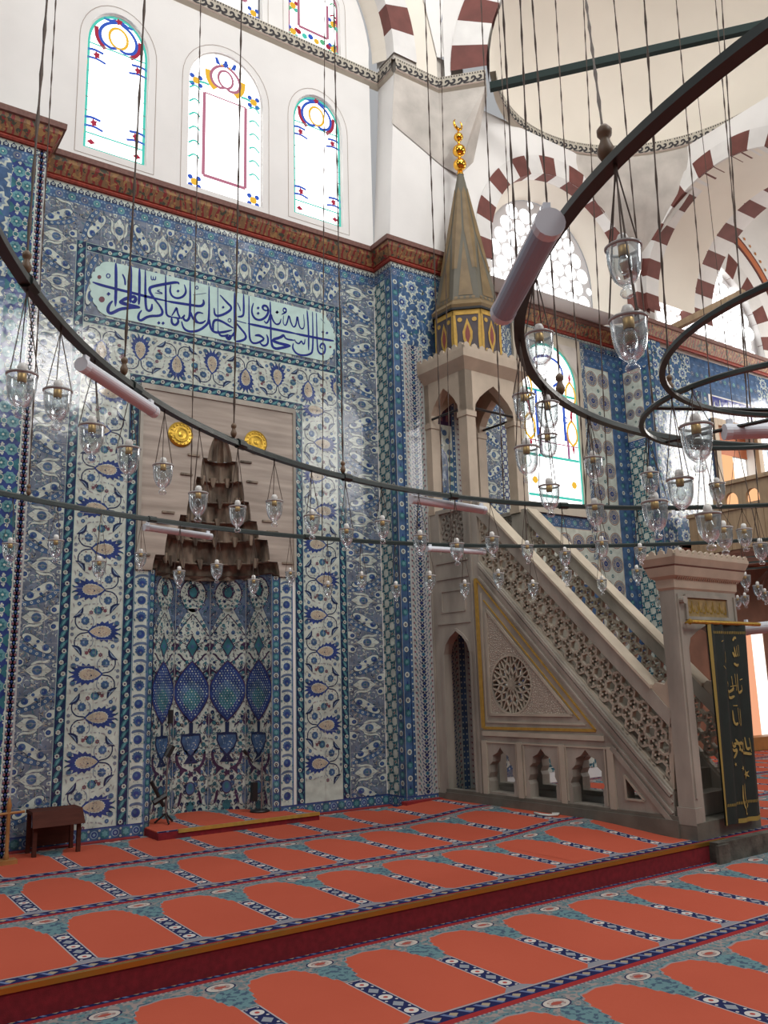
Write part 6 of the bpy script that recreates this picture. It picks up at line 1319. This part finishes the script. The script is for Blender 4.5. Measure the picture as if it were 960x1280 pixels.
mb = MB().use(carpet_mat('prayer_carpet_niche', 3.47, 8.40-13.0, .612)); mb.box((3.06, yf+.01, ZP+.068), (4.86, YW-.004, ZP+.078)); mb.add([(MC-.765, YW-.01, ZP+.078), (MC+.765, YW-.01, ZP+.078), (MC+.69, YW+.05, ZP+.078), (MC+.55, 9.30, ZP+.078), (MC+.2, 9.55, ZP+.078), (MC-.2, 9.55, ZP+.078), (MC-.55, 9.30, ZP+.078), (MC-.69, YW+.05, ZP+.078)], [tuple(range(8))]); mb.build('step_carpet', st)
MB().use(M['gold']).box((3.26, yf-.012, ZP+.05), (4.86, yf+.012, ZP+.084)).build('brass_edge', st, m=M['goldline'])
# ---- small things
sl = thing('wooden_stool', (2.1, 8.52, ZP), 'small reddish wooden stool with a sloped apron against the tiled wall at left', 'stool')
x0, x1, yb, yf2, h = 1.895, 2.315, 8.72, 8.40, .385
mb = MB().use(M['wood']); mb.box((x0-.01, yf2+.05, ZP+h-.03), (x1+.01, yb, ZP+h)); mb.add([(x0-.01, yf2+.05, ZP+h), (x1+.01, yf2+.05, ZP+h), (x1+.02, yf2-.03, ZP+h-.13), (x0-.02, yf2-.03, ZP+h-.13), (x0-.01, yf2+.07, ZP+h-.03), (x1+.01, yf2+.07, ZP+h-.03), (x1+.02, yf2-.01, ZP+h-.13), (x0-.02, yf2-.01, ZP+h-.13)], [(3, 2, 1, 0), (4, 5, 6, 7), (2, 3, 7, 6), (0, 3, 7, 4), (1, 5, 6, 2)]); mb.build('sloped_top', sl)
for x in (x0, x1-.035):
    for y in (yf2+.03, yb-.04): MB().use(M['wood']).box((x, y, ZP), (x+.035, y+.035, ZP+h-.03)).build('leg', sl)
MB().use(M['wood']).box((x0+.03, yb-.03, ZP+.05), (x1-.03, yb-.012, ZP+h-.17)).build('back_panel', sl)
sn = thing('wooden_stand', (1.70, 8.31, ZP), 'slim honey-coloured wooden stand with a short arm at the far left wall', 'stand'); xs = 1.655
mb = MB().use(M['wood_y']); mb.smooth = True; mb.lathe([(.018, 0), (.024, .03), (.016, .06), (.018, .42), (.024, .45), (.012, .50), (.0, .53)], (xs, 8.31, ZP+.03), 10); mb.build('post', sn)
MB().use(M['wood_y']).box((xs-.16, 8.24, ZP), (xs+.08, 8.38, ZP+.035)).build('foot', sn); mb = MB().use(M['wood_y']); mb.tube([(xs-.2, 8.31, ZP+.41), (xs+.13, 8.30, ZP+.42)], .012, 8); mb.build('arm', sn)
def mic(x, y, z, h, kind, label):
    t = thing('microphone_stand', (x, y, z), label, 'microphone stand')
    if kind == 0:
        for k in range(3):
            a = 2*pi*k/3+.5; m = MB().use(M['black']); m.tube([(x, y, z+.10), (x+.11*cos(a), y+.11*sin(a), z+.012)], .011, 6); m.build('leg', t)
        m = MB().use(M['chrome']); m.tube([(x, y, z+.05), (x+.01, y, z+h*.55)], .010, 8); m.tube([(x+.01, y, z+h*.5), (x+.03, y, z+h)], .007, 8); m.build('pole', t)
        m = MB().use(M['black']); m.tube([(x-.16, y, z+h*.40), (x-.02, y, z+h*.16)], .02, 6); m.tube([(x-.13, y, z+h*.2), (x, y, z+h*.26)], .03, 6); m.build('folded_boom', t)
        m = MB().use(M['black']); m.tube([(x+.0, y, z+h*.62), (x+.06, y, z+h*.72)], .035, 8); m.build('clamp', t); m = MB().use(M['black']); m.tube([(x+.03, y, z+h*.93), (x+.035, y, z+h*1.06)], .028, 8); m.build('microphone', t)
    else:
        m = MB().use(M['black']); m.smooth = True; m.lathe([(0, 0), (.11, 0), (.11, .018), (.03, .03), (0, .03)], (x, y, z), 20); m.build('round_base', t)
        m = MB().use(M['chrome']); m.tube([(x+.02, y, z+.03), (x+.03, y, z+h)], .008, 8); m.build('pole', t); m = MB().use(M['black']); m.tube([(x+.03, y, z+h*.98), (x-.09, y, z+h*.86), (x-.17, y-.02, z+h*1.02)], .009, 6); m.build('gooseneck', t)
        m = MB().use(M['black']); m.tube([(x-.17, y-.02, z+h*1.02), (x-.21, y-.03, z+h*1.08)], .02, 8); m.build('microphone', t); m = MB().use(M['black']); m.box((x-.10, y-.03, z+.12), (x-.04, y+.03, z+.32)); m.build('cable_bundle', t)
p = onz(207, 1012, ZP+.078); mic(3.30, 8.93, ZP+.078, 1.08, 0, 'tall grey microphone stand on tripod legs at the left of the prayer niche')
mic(4.40, 8.98, ZP+.078, .62, 1, 'short microphone stand on a round black base at the right side of the prayer niche')
p = onz(684, 1018.5, ZP); mb = MB().use(M['cable']); mb.smooth = True; mb.tube([tuple(onz(x, y, ZP+.088)) for x, y in ((668, 1016), (676, 1018), (686, 1019), (697, 1018.5), (699, 1017), (690, 1017))], .011, 6); tag(mb.build('white_cable'), 'white cable end lying on the carpet at the foot of the pulpit', 'cable')
# ================================================================== RING CHANDELIER
HX, HY = 3.83, .85
RINGS = dict(A=(HX, HY, 2.92, 3.822), B=(HX, HY, 2.955, 5.98), C=(3.92, .675, 2.97, 2.324), D=(4.07, 2.20, 2.92, .761), F=(3.51, 1.377, 2.87, .965))
ch = thing('ring_chandelier', (HX, HY, 2.92), 'huge dark green iron chandelier of concentric rings hung low across the hall', 'chandelier')
def bar_ring(c, r, z, w, h, n=160):
    m = MB().use(M['iron']); vs = []
    for i in range(n):
        a = 2*pi*i/n
        for dr, dz in ((-w/2, -h/2), (w/2, -h/2), (w/2, h*.2), (w*.2, h/2), (-w*.2, h/2), (-w/2, h*.2)): vs.append((c[0]+(r+dr)*cos(a), c[1]+(r+dr)*sin(a), z+dz))
    k = 6; m.add(vs, [(i*k+j, i*k+(j+1) % k, ((i+1) % n)*k+(j+1) % k, ((i+1) % n)*k+j) for i in range(n) for j in range(k)]); return m
for k, (w, h) in dict(A=(.036, .034), B=(.036, .038), C=(.042, .036), D=(.026, .024), F=(.026, .024)).items():
    x, y, z, r = RINGS[k]; bar_ring((x, y), r, z, w, h, 200 if r > 2 else 90).build('iron_ring', ch)
hub = np.array([RINGS['D'][0]+.12, RINGS['D'][1], 2.92])
for ang in (150, 95, 30, 270): m = MB().use(M['iron']); a = radians(ang); m.tube([tuple(hub), (RINGS['D'][0]+.75*cos(a), RINGS['D'][1]+.75*sin(a), 2.92)], .011, 6); m.build('spoke', ch)
for a in np.linspace(0, 2*pi, 9)[:-1]+.35:
    if abs(((a-1.0+pi) % (2*pi))-pi) < .95: continue
    if any(proj((HX+r*cos(a), HY+r*sin(a), 2.94))[2] > 0 and -60 < proj((HX+r*cos(a), HY+r*sin(a), 2.94))[0] < 1020 and -60 < proj((HX+r*cos(a), HY+r*sin(a), 2.94))[1] < 1340 for r in np.linspace(2.3, 3.8, 12)): continue
    m = MB().use(M['iron']); m.tube([(HX+2.3*cos(a), HY-.1+2.3*sin(a), 2.95), (HX+3.82*cos(a), HY+3.82*sin(a), 2.93)], .012, 6); m.build('spoke', ch)
for phi in np.linspace(0, 2*pi, 25)[:-1]: # ring joints
    for k in 'AB':
        x, y, z, r = RINGS[k]; P = np.array([x+r*cos(phi), y+r*sin(phi), z]); q = proj(P)
        if q[2] > .5 and -40 < q[0] < 1000 and -40 < q[1] < 1320:
            t = np.array([-sin(phi), cos(phi), 0]); m = MB().use(M['iron']); m.tube([tuple(P-t*.035), tuple(P+t*.035)], .027, 8); m.build('joint_collar', ch)
# position on a ring whose sight line has picture x (returns angle candidates)
def ring_at(k, px, dz=0.0):
    x, y, z, r = RINGS[k]; out = []; N = 720; pr = None
    for i in range(N+1):
        a = 2*pi*i/N; P = np.array([x+r*cos(a), y+r*sin(a), z+dz]); q = proj(P)
        cur_ = q[0]-px if q[2] > .3 else None
        if pr is not None and cur_ is not None and (pr < 0) != (cur_ < 0) and abs(pr-cur_) < 200: out.append((P, q))
        pr = cur_
    return out
# ---- glass lamps
LAMPS = [(27,469,525,39),(72,489,540,31),(115,533,580,27),(161,561,604,25),(204,582,619,23),(248,617,653,21),(297,634,666,20),(343,627,659,19),(390,645,675,18),(433,662,689,17),(478,652,680,17),
 (13,680,709,15),(70,676,704,16),(124,702,728,15),(176,692,714,14),(224,714,736,14),(271,706,729,14),(317,725,747,13),(363,715,733,13),(410,731,748,12),(452,720,740,12),
 (525,670,697,17),(571,680,707,16),(615,672,699,16),(659,682,705,15),(706,690,712,15),(752,677,702,15),(800,685,707,15),(850,690,711,15),(950,680,706,17),(495,732,752,12),(537,720,743,13),(581,730,750,12),(623,717,738,12),(666,730,750,12),(708,714,734,12),(752,725,744,12),(796,712,732,12),(825,747,762,11),
 (686,608,647,23),(743,632,666,21),(818,628,680,25),(850,600,648,30),(896,605,632,18),(885,643,690,24),(904,660,695,20),(930,662,690,20),(931,720,740,12),(947,732,750,11),(956,740,756,11),(931,745,760,11),(922,748,762,11),
 (780,310,365,42),(787,400,470,44),(675,419,468,33),(651,495,535,25),(684,505,548,31),(656,560,605,29),(684,545,575,21),(741,573,607,24),(870,533,592,34),(812,592,625,20)]
def cup_profile(): 
    o = [(.0575, 0), (.056, -.02), (.0545, -.05), (.049, -.085), (.038, -.112), (.022, -.128), (.012, -.136), (.012, -.142), (.021, -.150), (.023, -.160), (.017, -.170), (0, -.174)]
    return o+[(0, -.158)][:0]
mb = MB(); mb.smooth = True; mb.lathe(cup_profile(), (0, 0, 0), 20); mb.lathe([(.0545, -.003), (.052, -.05), (.0465, -.083), (.036, -.108), (.02, -.122), (0, -.126)], (0, 0, 0), 20)
glass_o = mb.build('glass_cup', loc=(0, 0, 0), m=M['glass'])
mb = MB(); mb.smooth = True; mb.lathe([(.0555, -.006), (.060, -.004), (.061, .003), (.057, .006), (.0545, .003), (.0555, -.006)], (0, 0, 0), 20); rim_o = mb.build('rim_band', loc=(0, 0, 0), m=mat('frosted_glass_rim', (.40, .40, .39), .25))
mb = MB(); mb.smooth = True; mb.lathe([(0, -.095), (.012, -.09), (.022, -.07), (.020, -.045), (.013, -.03), (.012, -.022)], (0, 0, 0), 12); bulb_o = mb.build('light_bulb', loc=(0, 0, 0), m=M['glass'])
mb = MB(); mb.smooth = True; mb.use(M['brass']); mb.lathe([(.0155, -.03), (.0175, -.025), (.0175, .004), (.0155, .006)], (0, 0, 0), 12); mb.use(M['bulbw']); mb.lathe([(.0155, .006), (.019, .010), (.020, .032), (.014, .046), (0, .050)], (0, 0, 0), 12); sock_o = mb.build('lamp_socket', loc=(0, 0, 0))
protos = [glass_o, rim_o, bulb_o, sock_o]; used = False
BACK = lambda x, y: ('the left pier tiles' if x < 45 else 'the cloud-pattern tile column' if x < 85 else 'the left blossom tile column' if x < 165 else 'the veined niche slab' if x < 372 and y < 700 else 'the dark niche tiles' if x < 350 else 'the right blossom tile column' if x < 440 else 'the right cloud-pattern tiles' if x < 478 else 'the tiled pier' if x < 535 else 'the pulpit canopy' if x < 640 and y < 630 else 'the pulpit stair flank' if x < 700 and y > 640 else 'the stained window' if x < 730 and y < 640 else 'the pulpit balustrade' if x < 760 and y > 640 else 'the wheel-pattern tiles' if x < 800 else 'the pulpit gate crown' if y > 670 and x < 915 else 'the wooden gallery' if y > 580 else 'the bright aisle arch')
SIZE = lambda w: 'large near' if w > 28 else 'medium' if w > 18 else 'small' if w > 13 else 'tiny far'
lam = []
for x, yt, yb, w in sorted(LAMPS):
    dw = .118*FPX/w; best = None
    for k in RINGS:
        for P, q in ring_at(k, x):
            if q[1] > yt-8: continue
            c = abs(np.log(q[2]/dw))+(0 if k in 'ABC' else .10)
            if best is None or c < best[0]: best = (c, k, P)
    if best is None or best[0] > .45 or w < 12 and x > 900: k, P = 'X', CAMP+_ray(x, yt)*(10.3 if w < 12.5 else dw)
    else: k, P = best[1], best[2]
    P = np.array(P, float)
    # rim height from picture y along the same vertical (lens convergence handled by iteration)
    lo, hi = -1.0, P[2] if k != 'X' else 6.0
    for _ in range(40):
        md = (lo+hi)/2
        if proj((P[0], P[1], md))[1] < yt: hi = md
        else: lo = md
    zr = (lo+hi)/2; topz = P[2] if k != 'X' else (CAMP+_ray(938, 707)*10.3)[2]
    # slide along the ring so that the rim, not the hook, falls on the measured x
    if k != 'X':
        cx_, cy_, cz_, r_ = RINGS[k]; a0 = atan2(P[1]-cy_, P[0]-cx_)
        for _ in range(20):
            Q = np.array([cx_+r_*cos(a0), cy_+r_*sin(a0), zr]); Q2 = np.array([cx_+r_*cos(a0+.004), cy_+r_*sin(a0+.004), zr]); g_ = (proj(Q2)[0]-proj(Q)[0])/.004
            if abs(g_) < 60: break
            a0 -= max(-.05, min(.05, (proj(Q)[0]-x)/g_))
        P = np.array([cx_+r_*cos(a0), cy_+r_*sin(a0), P[2]])
        for _ in range(30):
            e_ = proj((P[0], P[1], zr))[1]-yt; zr += e_*proj(P)[2]/FPX*.9
    q = proj((P[0], P[1], zr)); hpx = (yb-yt)*q[2]/FPX; sc = max(.8, min(1.25, hpx/.172))
    lam.append((x, yt, k, P, zr, topz, sc, w))
SMC = CAMP+_ray(938, 707)*10.3
sm = thing('small_chandelier', tuple(SMC), 'small dark iron lamp ring in the aisle to the right of the pulpit gate crown', 'chandelier')
bar_ring((SMC[0], SMC[1]), .34, SMC[2], .02, .02, 40).build('iron_ring', sm); bar_ring((SMC[0], SMC[1]), .30, SMC[2]+.07, .014, .014, 40).build('iron_ring', sm)
for q in range(3): a = 2*pi*q/3; m = MB().use(M['rust']); m.tube([(SMC[0]+.34*cos(a), SMC[1]+.34*sin(a), SMC[2]), (SMC[0]+.30*cos(a), SMC[1]+.30*sin(a), SMC[2]+.07), (SMC[0], SMC[1], SMC[2]+1.6), (SMC[0], SMC[1], 9.6)], .004, 4); m.build('chain', sm)
cnt = {}
for x, yt, k, P, zr, topz, sc, w in lam: cnt.setdefault((SIZE(w), BACK(x, yt)), []).append((x, yt))
ORD = ['first', 'second', 'third', 'fourth', 'fifth', 'sixth', 'seventh', 'eighth', 'ninth', 'tenth', 'eleventh', 'twelfth']
for x, yt, k, P, zr, topz, sc, w in lam:
    L = cnt[(SIZE(w), BACK(x, yt))]; i = sorted(L).index((x, yt)); o = '' if len(L) == 1 else ', %s from left' % ORD[i]
    t = thing('hanging_lamp', (P[0], P[1], zr), '%s glass lamp cup before %s%s' % (SIZE(w), BACK(x, yt), o), 'lamp', 'hanging glass lamps')
    sk = None
    for pr in (sock_o, bulb_o, glass_o, rim_o):
        c = pr if not used else pr.copy()
        if used: COL.objects.link(c)
        c.location = (0, 0, 0); ORG[c.name] = np.array([P[0], P[1], zr])
        if pr is sock_o: sk = c
        if pr is bulb_o: c.parent = sk; c.scale = (1, 1, 1)
        else: c.parent = t; c.scale = (sc, sc, sc)
    used = True
    m = MB().use(M['rust']); hk = max(zr+.12, topz-.03); HP = P
    if k == 'X' and w < 12.5: dv = P[:2]-SMC[:2]; dv = dv/np.linalg.norm(dv)*.34; P = np.array([SMC[0]+dv[0], SMC[1]+dv[1], topz])
    for j in range(3): a = 2*pi*j/3+x*.37; m.tube([(HP[0]+.058*sc*cos(a), HP[1]+.058*sc*sin(a), zr), (P[0], P[1], hk)], .0021, 4, caps=False)
    m.tube([(P[0], P[1], hk-.01), (P[0], P[1], max(topz, hk+.01))], .004, 4); m.build('hanging_wires', t)
# ---- suspension chains: (picture x at top, lower end x, y, ring, bob?)
CH = [(59, 33, 312, 'A', 1, 'beside the left pier cornice'), (70, 38, 600, 'B', 1, 'just right of the one with the upper left wooden bob'), (181, 158, 460, 'A', 1, 'crossing the left arched stained window'), (251, 239, 655, 'B', 0, 'crossing the left side of the niche slab'), (302, 294, 535, 'A', 1, 'crossing the middle arched stained window'), (406, 405, 670, 'B', 0, 'left of the pair crossing the right arched stained window'), (417, 429, 582, 'A', 1, 'right of the pair crossing the right arched stained window'),
 (531, 556, 622, 'A', 0, 'crossing the white pier left of the spire'), (550, 567, 680, 'B', 0, 'just left of the pulpit spire tip'), (601, 632, 630, 'A', 0, 'right of the gilded crescent'), (622, 660, 682, 'B', 0, 'thinner of the close pair before the lattice window'), (628, 652, 430, 'C', 0, 'thicker of the close pair before the lattice window'), (650, 672, 470, 'C', 0, 'over the crown of the striped lattice arch'), (665, 703, 500, 'C', 1, 'right of centre over the striped lattice arch'), (694, 735, 634, 'A', 0, 'right half of the striped lattice arch'),
 (729, 763, 620, 'A', 0, 'thin one behind the big wooden bob'), (732, 757, 200, 'C', 1, 'ending in the big wooden bob on the near ring'), (767, 822, 540, 'C', 0, 'just right of the big wooden bob'), (805, 838, 472, 'D', 1, 'left of the far striped aisle arch'), (845, 905, 632, 'A', 0, 'before the cream reveal of the aisle arch'), (894, 950, 632, 'A', 0, 'left of the close pair before the aisle arch'), (902, 940, 559, 'C', 0, 'right of the close pair before the aisle arch')]
for i, (xt, xb, ybm, k, bob, lab) in enumerate(CH):
    cand = ring_at(k, xb); P = min(cand, key=lambda c: abs(c[1][1]-ybm))[0] if cand else CAMP+_ray(xb, ybm)*4
    bestz = min(np.arange(4.2, 12.5, .1), key=lambda z: np.hypot(*(onz(xt, -3, z)[:2]-P[:2]))); T_ = onz(xt, -3, bestz); D_ = T_-P
    top = P+D_*(11.5-P[2])/D_[2] if D_[2] > .3 else T_
    t = thing('suspension_chain', tuple(P), 'thin dark chandelier chain %s' % lab, 'chain', 'chandelier chains')
    m = MB().use(M['rust']); r = .0052 if k != 'C' else .0046; L = np.linalg.norm(top-P); n = int(L/.075); pts = []; rad = []
    for j in range(n+1): pts.append(tuple(P+(top-P)*j/n)); rad.append(r*(1.45 if j % 3 == 0 else .75))
    m.tube(pts, rad, 5); m.build('chain_links', t)
    if bob:
        d = (top-P)/L; s = P+d*.02; m = MB().use(M['bob']); m.smooth = True; f = lambda x, y, z, s=s, kk=(1.0 if k == 'C' else .72): (s[0]+x*kk, s[1]+y*kk, s[2]+z*kk)
        m.lathe([(0, 0), (.012, .005), (.022, .025), (.024, .04), (.014, .065), (.013, .075), (.020, .085), (.021, .10), (.010, .115), (0, .118)], (0, 0, 0), 12, f); m.build('wooden_bob', t)
# ---- fluorescent tubes clamped under the rings
def batten(pa, pb, R, label, swap=False):
    a, b = np.array(pa, float), np.array(pb, float); d = (b-a)/np.linalg.norm(b-a); L = np.linalg.norm(b-a); s = np.cross(d, (0, 0, 1)); s /= np.linalg.norm(s); u = np.cross(s, d)
    t = thing('tube_light', tuple((a+b)/2), label, 'tube light', 'fluorescent tube lights')
    P = lambda x, y, z: tuple(a+d*x+s*y+u*z)
    def prism(x0, x1, prof): m = MB(); k = len(prof); m.add([P(x0, y, z) for y, z in prof]+[P(x1, y, z) for y, z in prof], [(i, k+i, k+(i+1) % k, (i+1) % k) for i in range(k)]+[tuple(range(k)), tuple(range(k, 2*k))[::-1]]); return m
    up = [(R, 0), (R*.95, R*.35), (R*.7, R*.8), (R*.25, R), (-R*.25, R), (-R*.7, R*.8), (-R*.95, R*.35), (-R, 0)]; dn = [(R*cos(q), -R*sin(q)) for q in np.linspace(0, pi, 11)]
    prism(.03, L-.03, up).build('housing', t, m=M['pink'] if swap else M['white']); prism(.03, L-.03, dn).build('diffuser', t, m=M['greyfix'] if swap else M['pink'])
    cap = [(R*1.06*cos(q), R*1.06*sin(q)) for q in np.linspace(0, 2*pi, 17)[:-1]]; prism(0, .035, cap).build('end_cap', t, m=M['white']); prism(L-.035, L, cap).build('end_cap', t, m=M['white'])
    for x in (.02, L-.05): 
        m = MB(); m.add([P(x+i, R*.25*j, R*.2+R*1.5*k_) for i in (0, .03) for j in (-1, 1) for k_ in (0, 1)], [(0, 1, 3, 2), (4, 6, 7, 5), (0, 4, 5, 1), (2, 3, 7, 6), (1, 5, 7, 3), (0, 2, 6, 4)]); m.build('clamp', t, m=M['white'])
ra = lambda k, x, y: min(ring_at(k, x), key=lambda c: abs(c[1][1]-y))[0]
def under(px, py, z): return onz(px, py, z)
batten(under(101, 455, 2.84), under(193, 515, 2.84), .027, 'white capped tube light with pink bounce-tinted underside beneath the front ring at upper left')
batten(under(180, 659, 2.90), under(264, 671, 2.90), .028, 'thin bounce-tinted pinkish tube light below the rear ring in front of the niche slab')
batten(under(514, 624, 2.87), under(606, 638, 2.87), .030, 'bounce-tinted pinkish tube light under the front ring at the pulpit canopy')
batten(under(534, 686, 2.90), under(606, 690, 2.90), .028, 'bounce-tinted pinkish tube light under the rear ring at the pulpit doorway')
batten(under(688, 277, 2.90), under(628, 392, 2.90), .043, 'large grey tube light clamped to the near ring before the lattice window', True)
batten(under(905, 540, 2.90), under(985, 538, 2.90), .042, 'tube light at the right edge below the inner ring')
tb_ = onz(930, 787, 2.0); f_ = CAMP+_ray(930, 787)*9.0; g_ = CAMP+_ray(990, 781)*8.6; batten(f_, g_, .06, 'white ended dark tube light beside the pulpit curtain rod')
# ================================================================== LIGHT
wd = bpy.data.worlds.new('daylight'); SC.world = wd; wd.use_nodes = True; bg = wd.node_tree.nodes['Background']; bg.inputs[0].default_value = (.95, .97, 1.0, 1); bg.inputs[1].default_value = .47
_n = wd.node_tree; _tc = node(_n, 'ShaderNodeTexCoord'); _sx = node(_n, 'ShaderNodeSeparateXYZ'); _n.links.new(_tc.outputs['Generated'], _sx.inputs[0]); _r = node(_n, 'ShaderNodeValToRGB'); _n.links.new(_sx.outputs[2], _r.inputs[0])
_e = _r.color_ramp.elements; _e[0].position = 0.0; _e[0].color = (.16, .155, .15, 1); _e[1].position = .75; _e[1].color = (.95, .96, .98, 1); _x = _e.new(.22); _x.color = (.36, .36, .36, 1); _n.links.new(_r.outputs[0], bg.inputs[0])
def area(name, loc, tgt, sx, sy, power, col=(1, .98, .95)):
    l = bpy.data.lights.new(name, 'AREA'); l.shape = 'RECTANGLE'; l.size = sx; l.size_y = sy; l.energy = power; l.color = col
    o = bpy.data.objects.new(name, l); COL.objects.link(o); o.location = loc; o.rotation_euler = (Vector(tgt)-Vector(loc)).to_track_quat('-Z', 'Y').to_euler(); return o
area('hall_window_light', (4.3, -2.5, 9.0), (3.0, 8.8, 4.5), 2.4, 1.7, 260); area('west_window_light', (-6.5, 2.5, 9.5), (4.0, 8.8, 8.0), 3.5, 2.5, 170); area('added_upper_wall_light', (3.6, 2.6, 13.8), (3.8, 8.9, 8.6), 8, 3, 285); area('added_half_dome_light', (6.6, 2.2, 12.8), (10, 8.0, 8.6), 4, 2, 190); area('east_window_light', (13.0, -2.0, 8.0), (8, 8, 4), 3.5, 3.0, 180); area('aisle_window_light', (17.5, 5.5, 6.5), (13, 8.5, 5), 2.5, 2.5, 260, (1, .96, .9))  # drum and half-dome lamps are unseen, added to brighten the upper walls
SC.view_settings.view_transform = 'Standard'; SC.view_settings.look = 'None'; SC.view_settings.gamma = 1; SC.view_settings.exposure = 0.16; SC.view_settings.use_curve_mapping = False
SC.cycles.use_denoising = True; SC.cycles.max_bounces = 8; SC.cycles.transparent_max_bounces = 24; SC.cycles.caustics_reflective = False; SC.cycles.caustics_refractive = False; SC.cycles.sample_clamp_indirect = 6
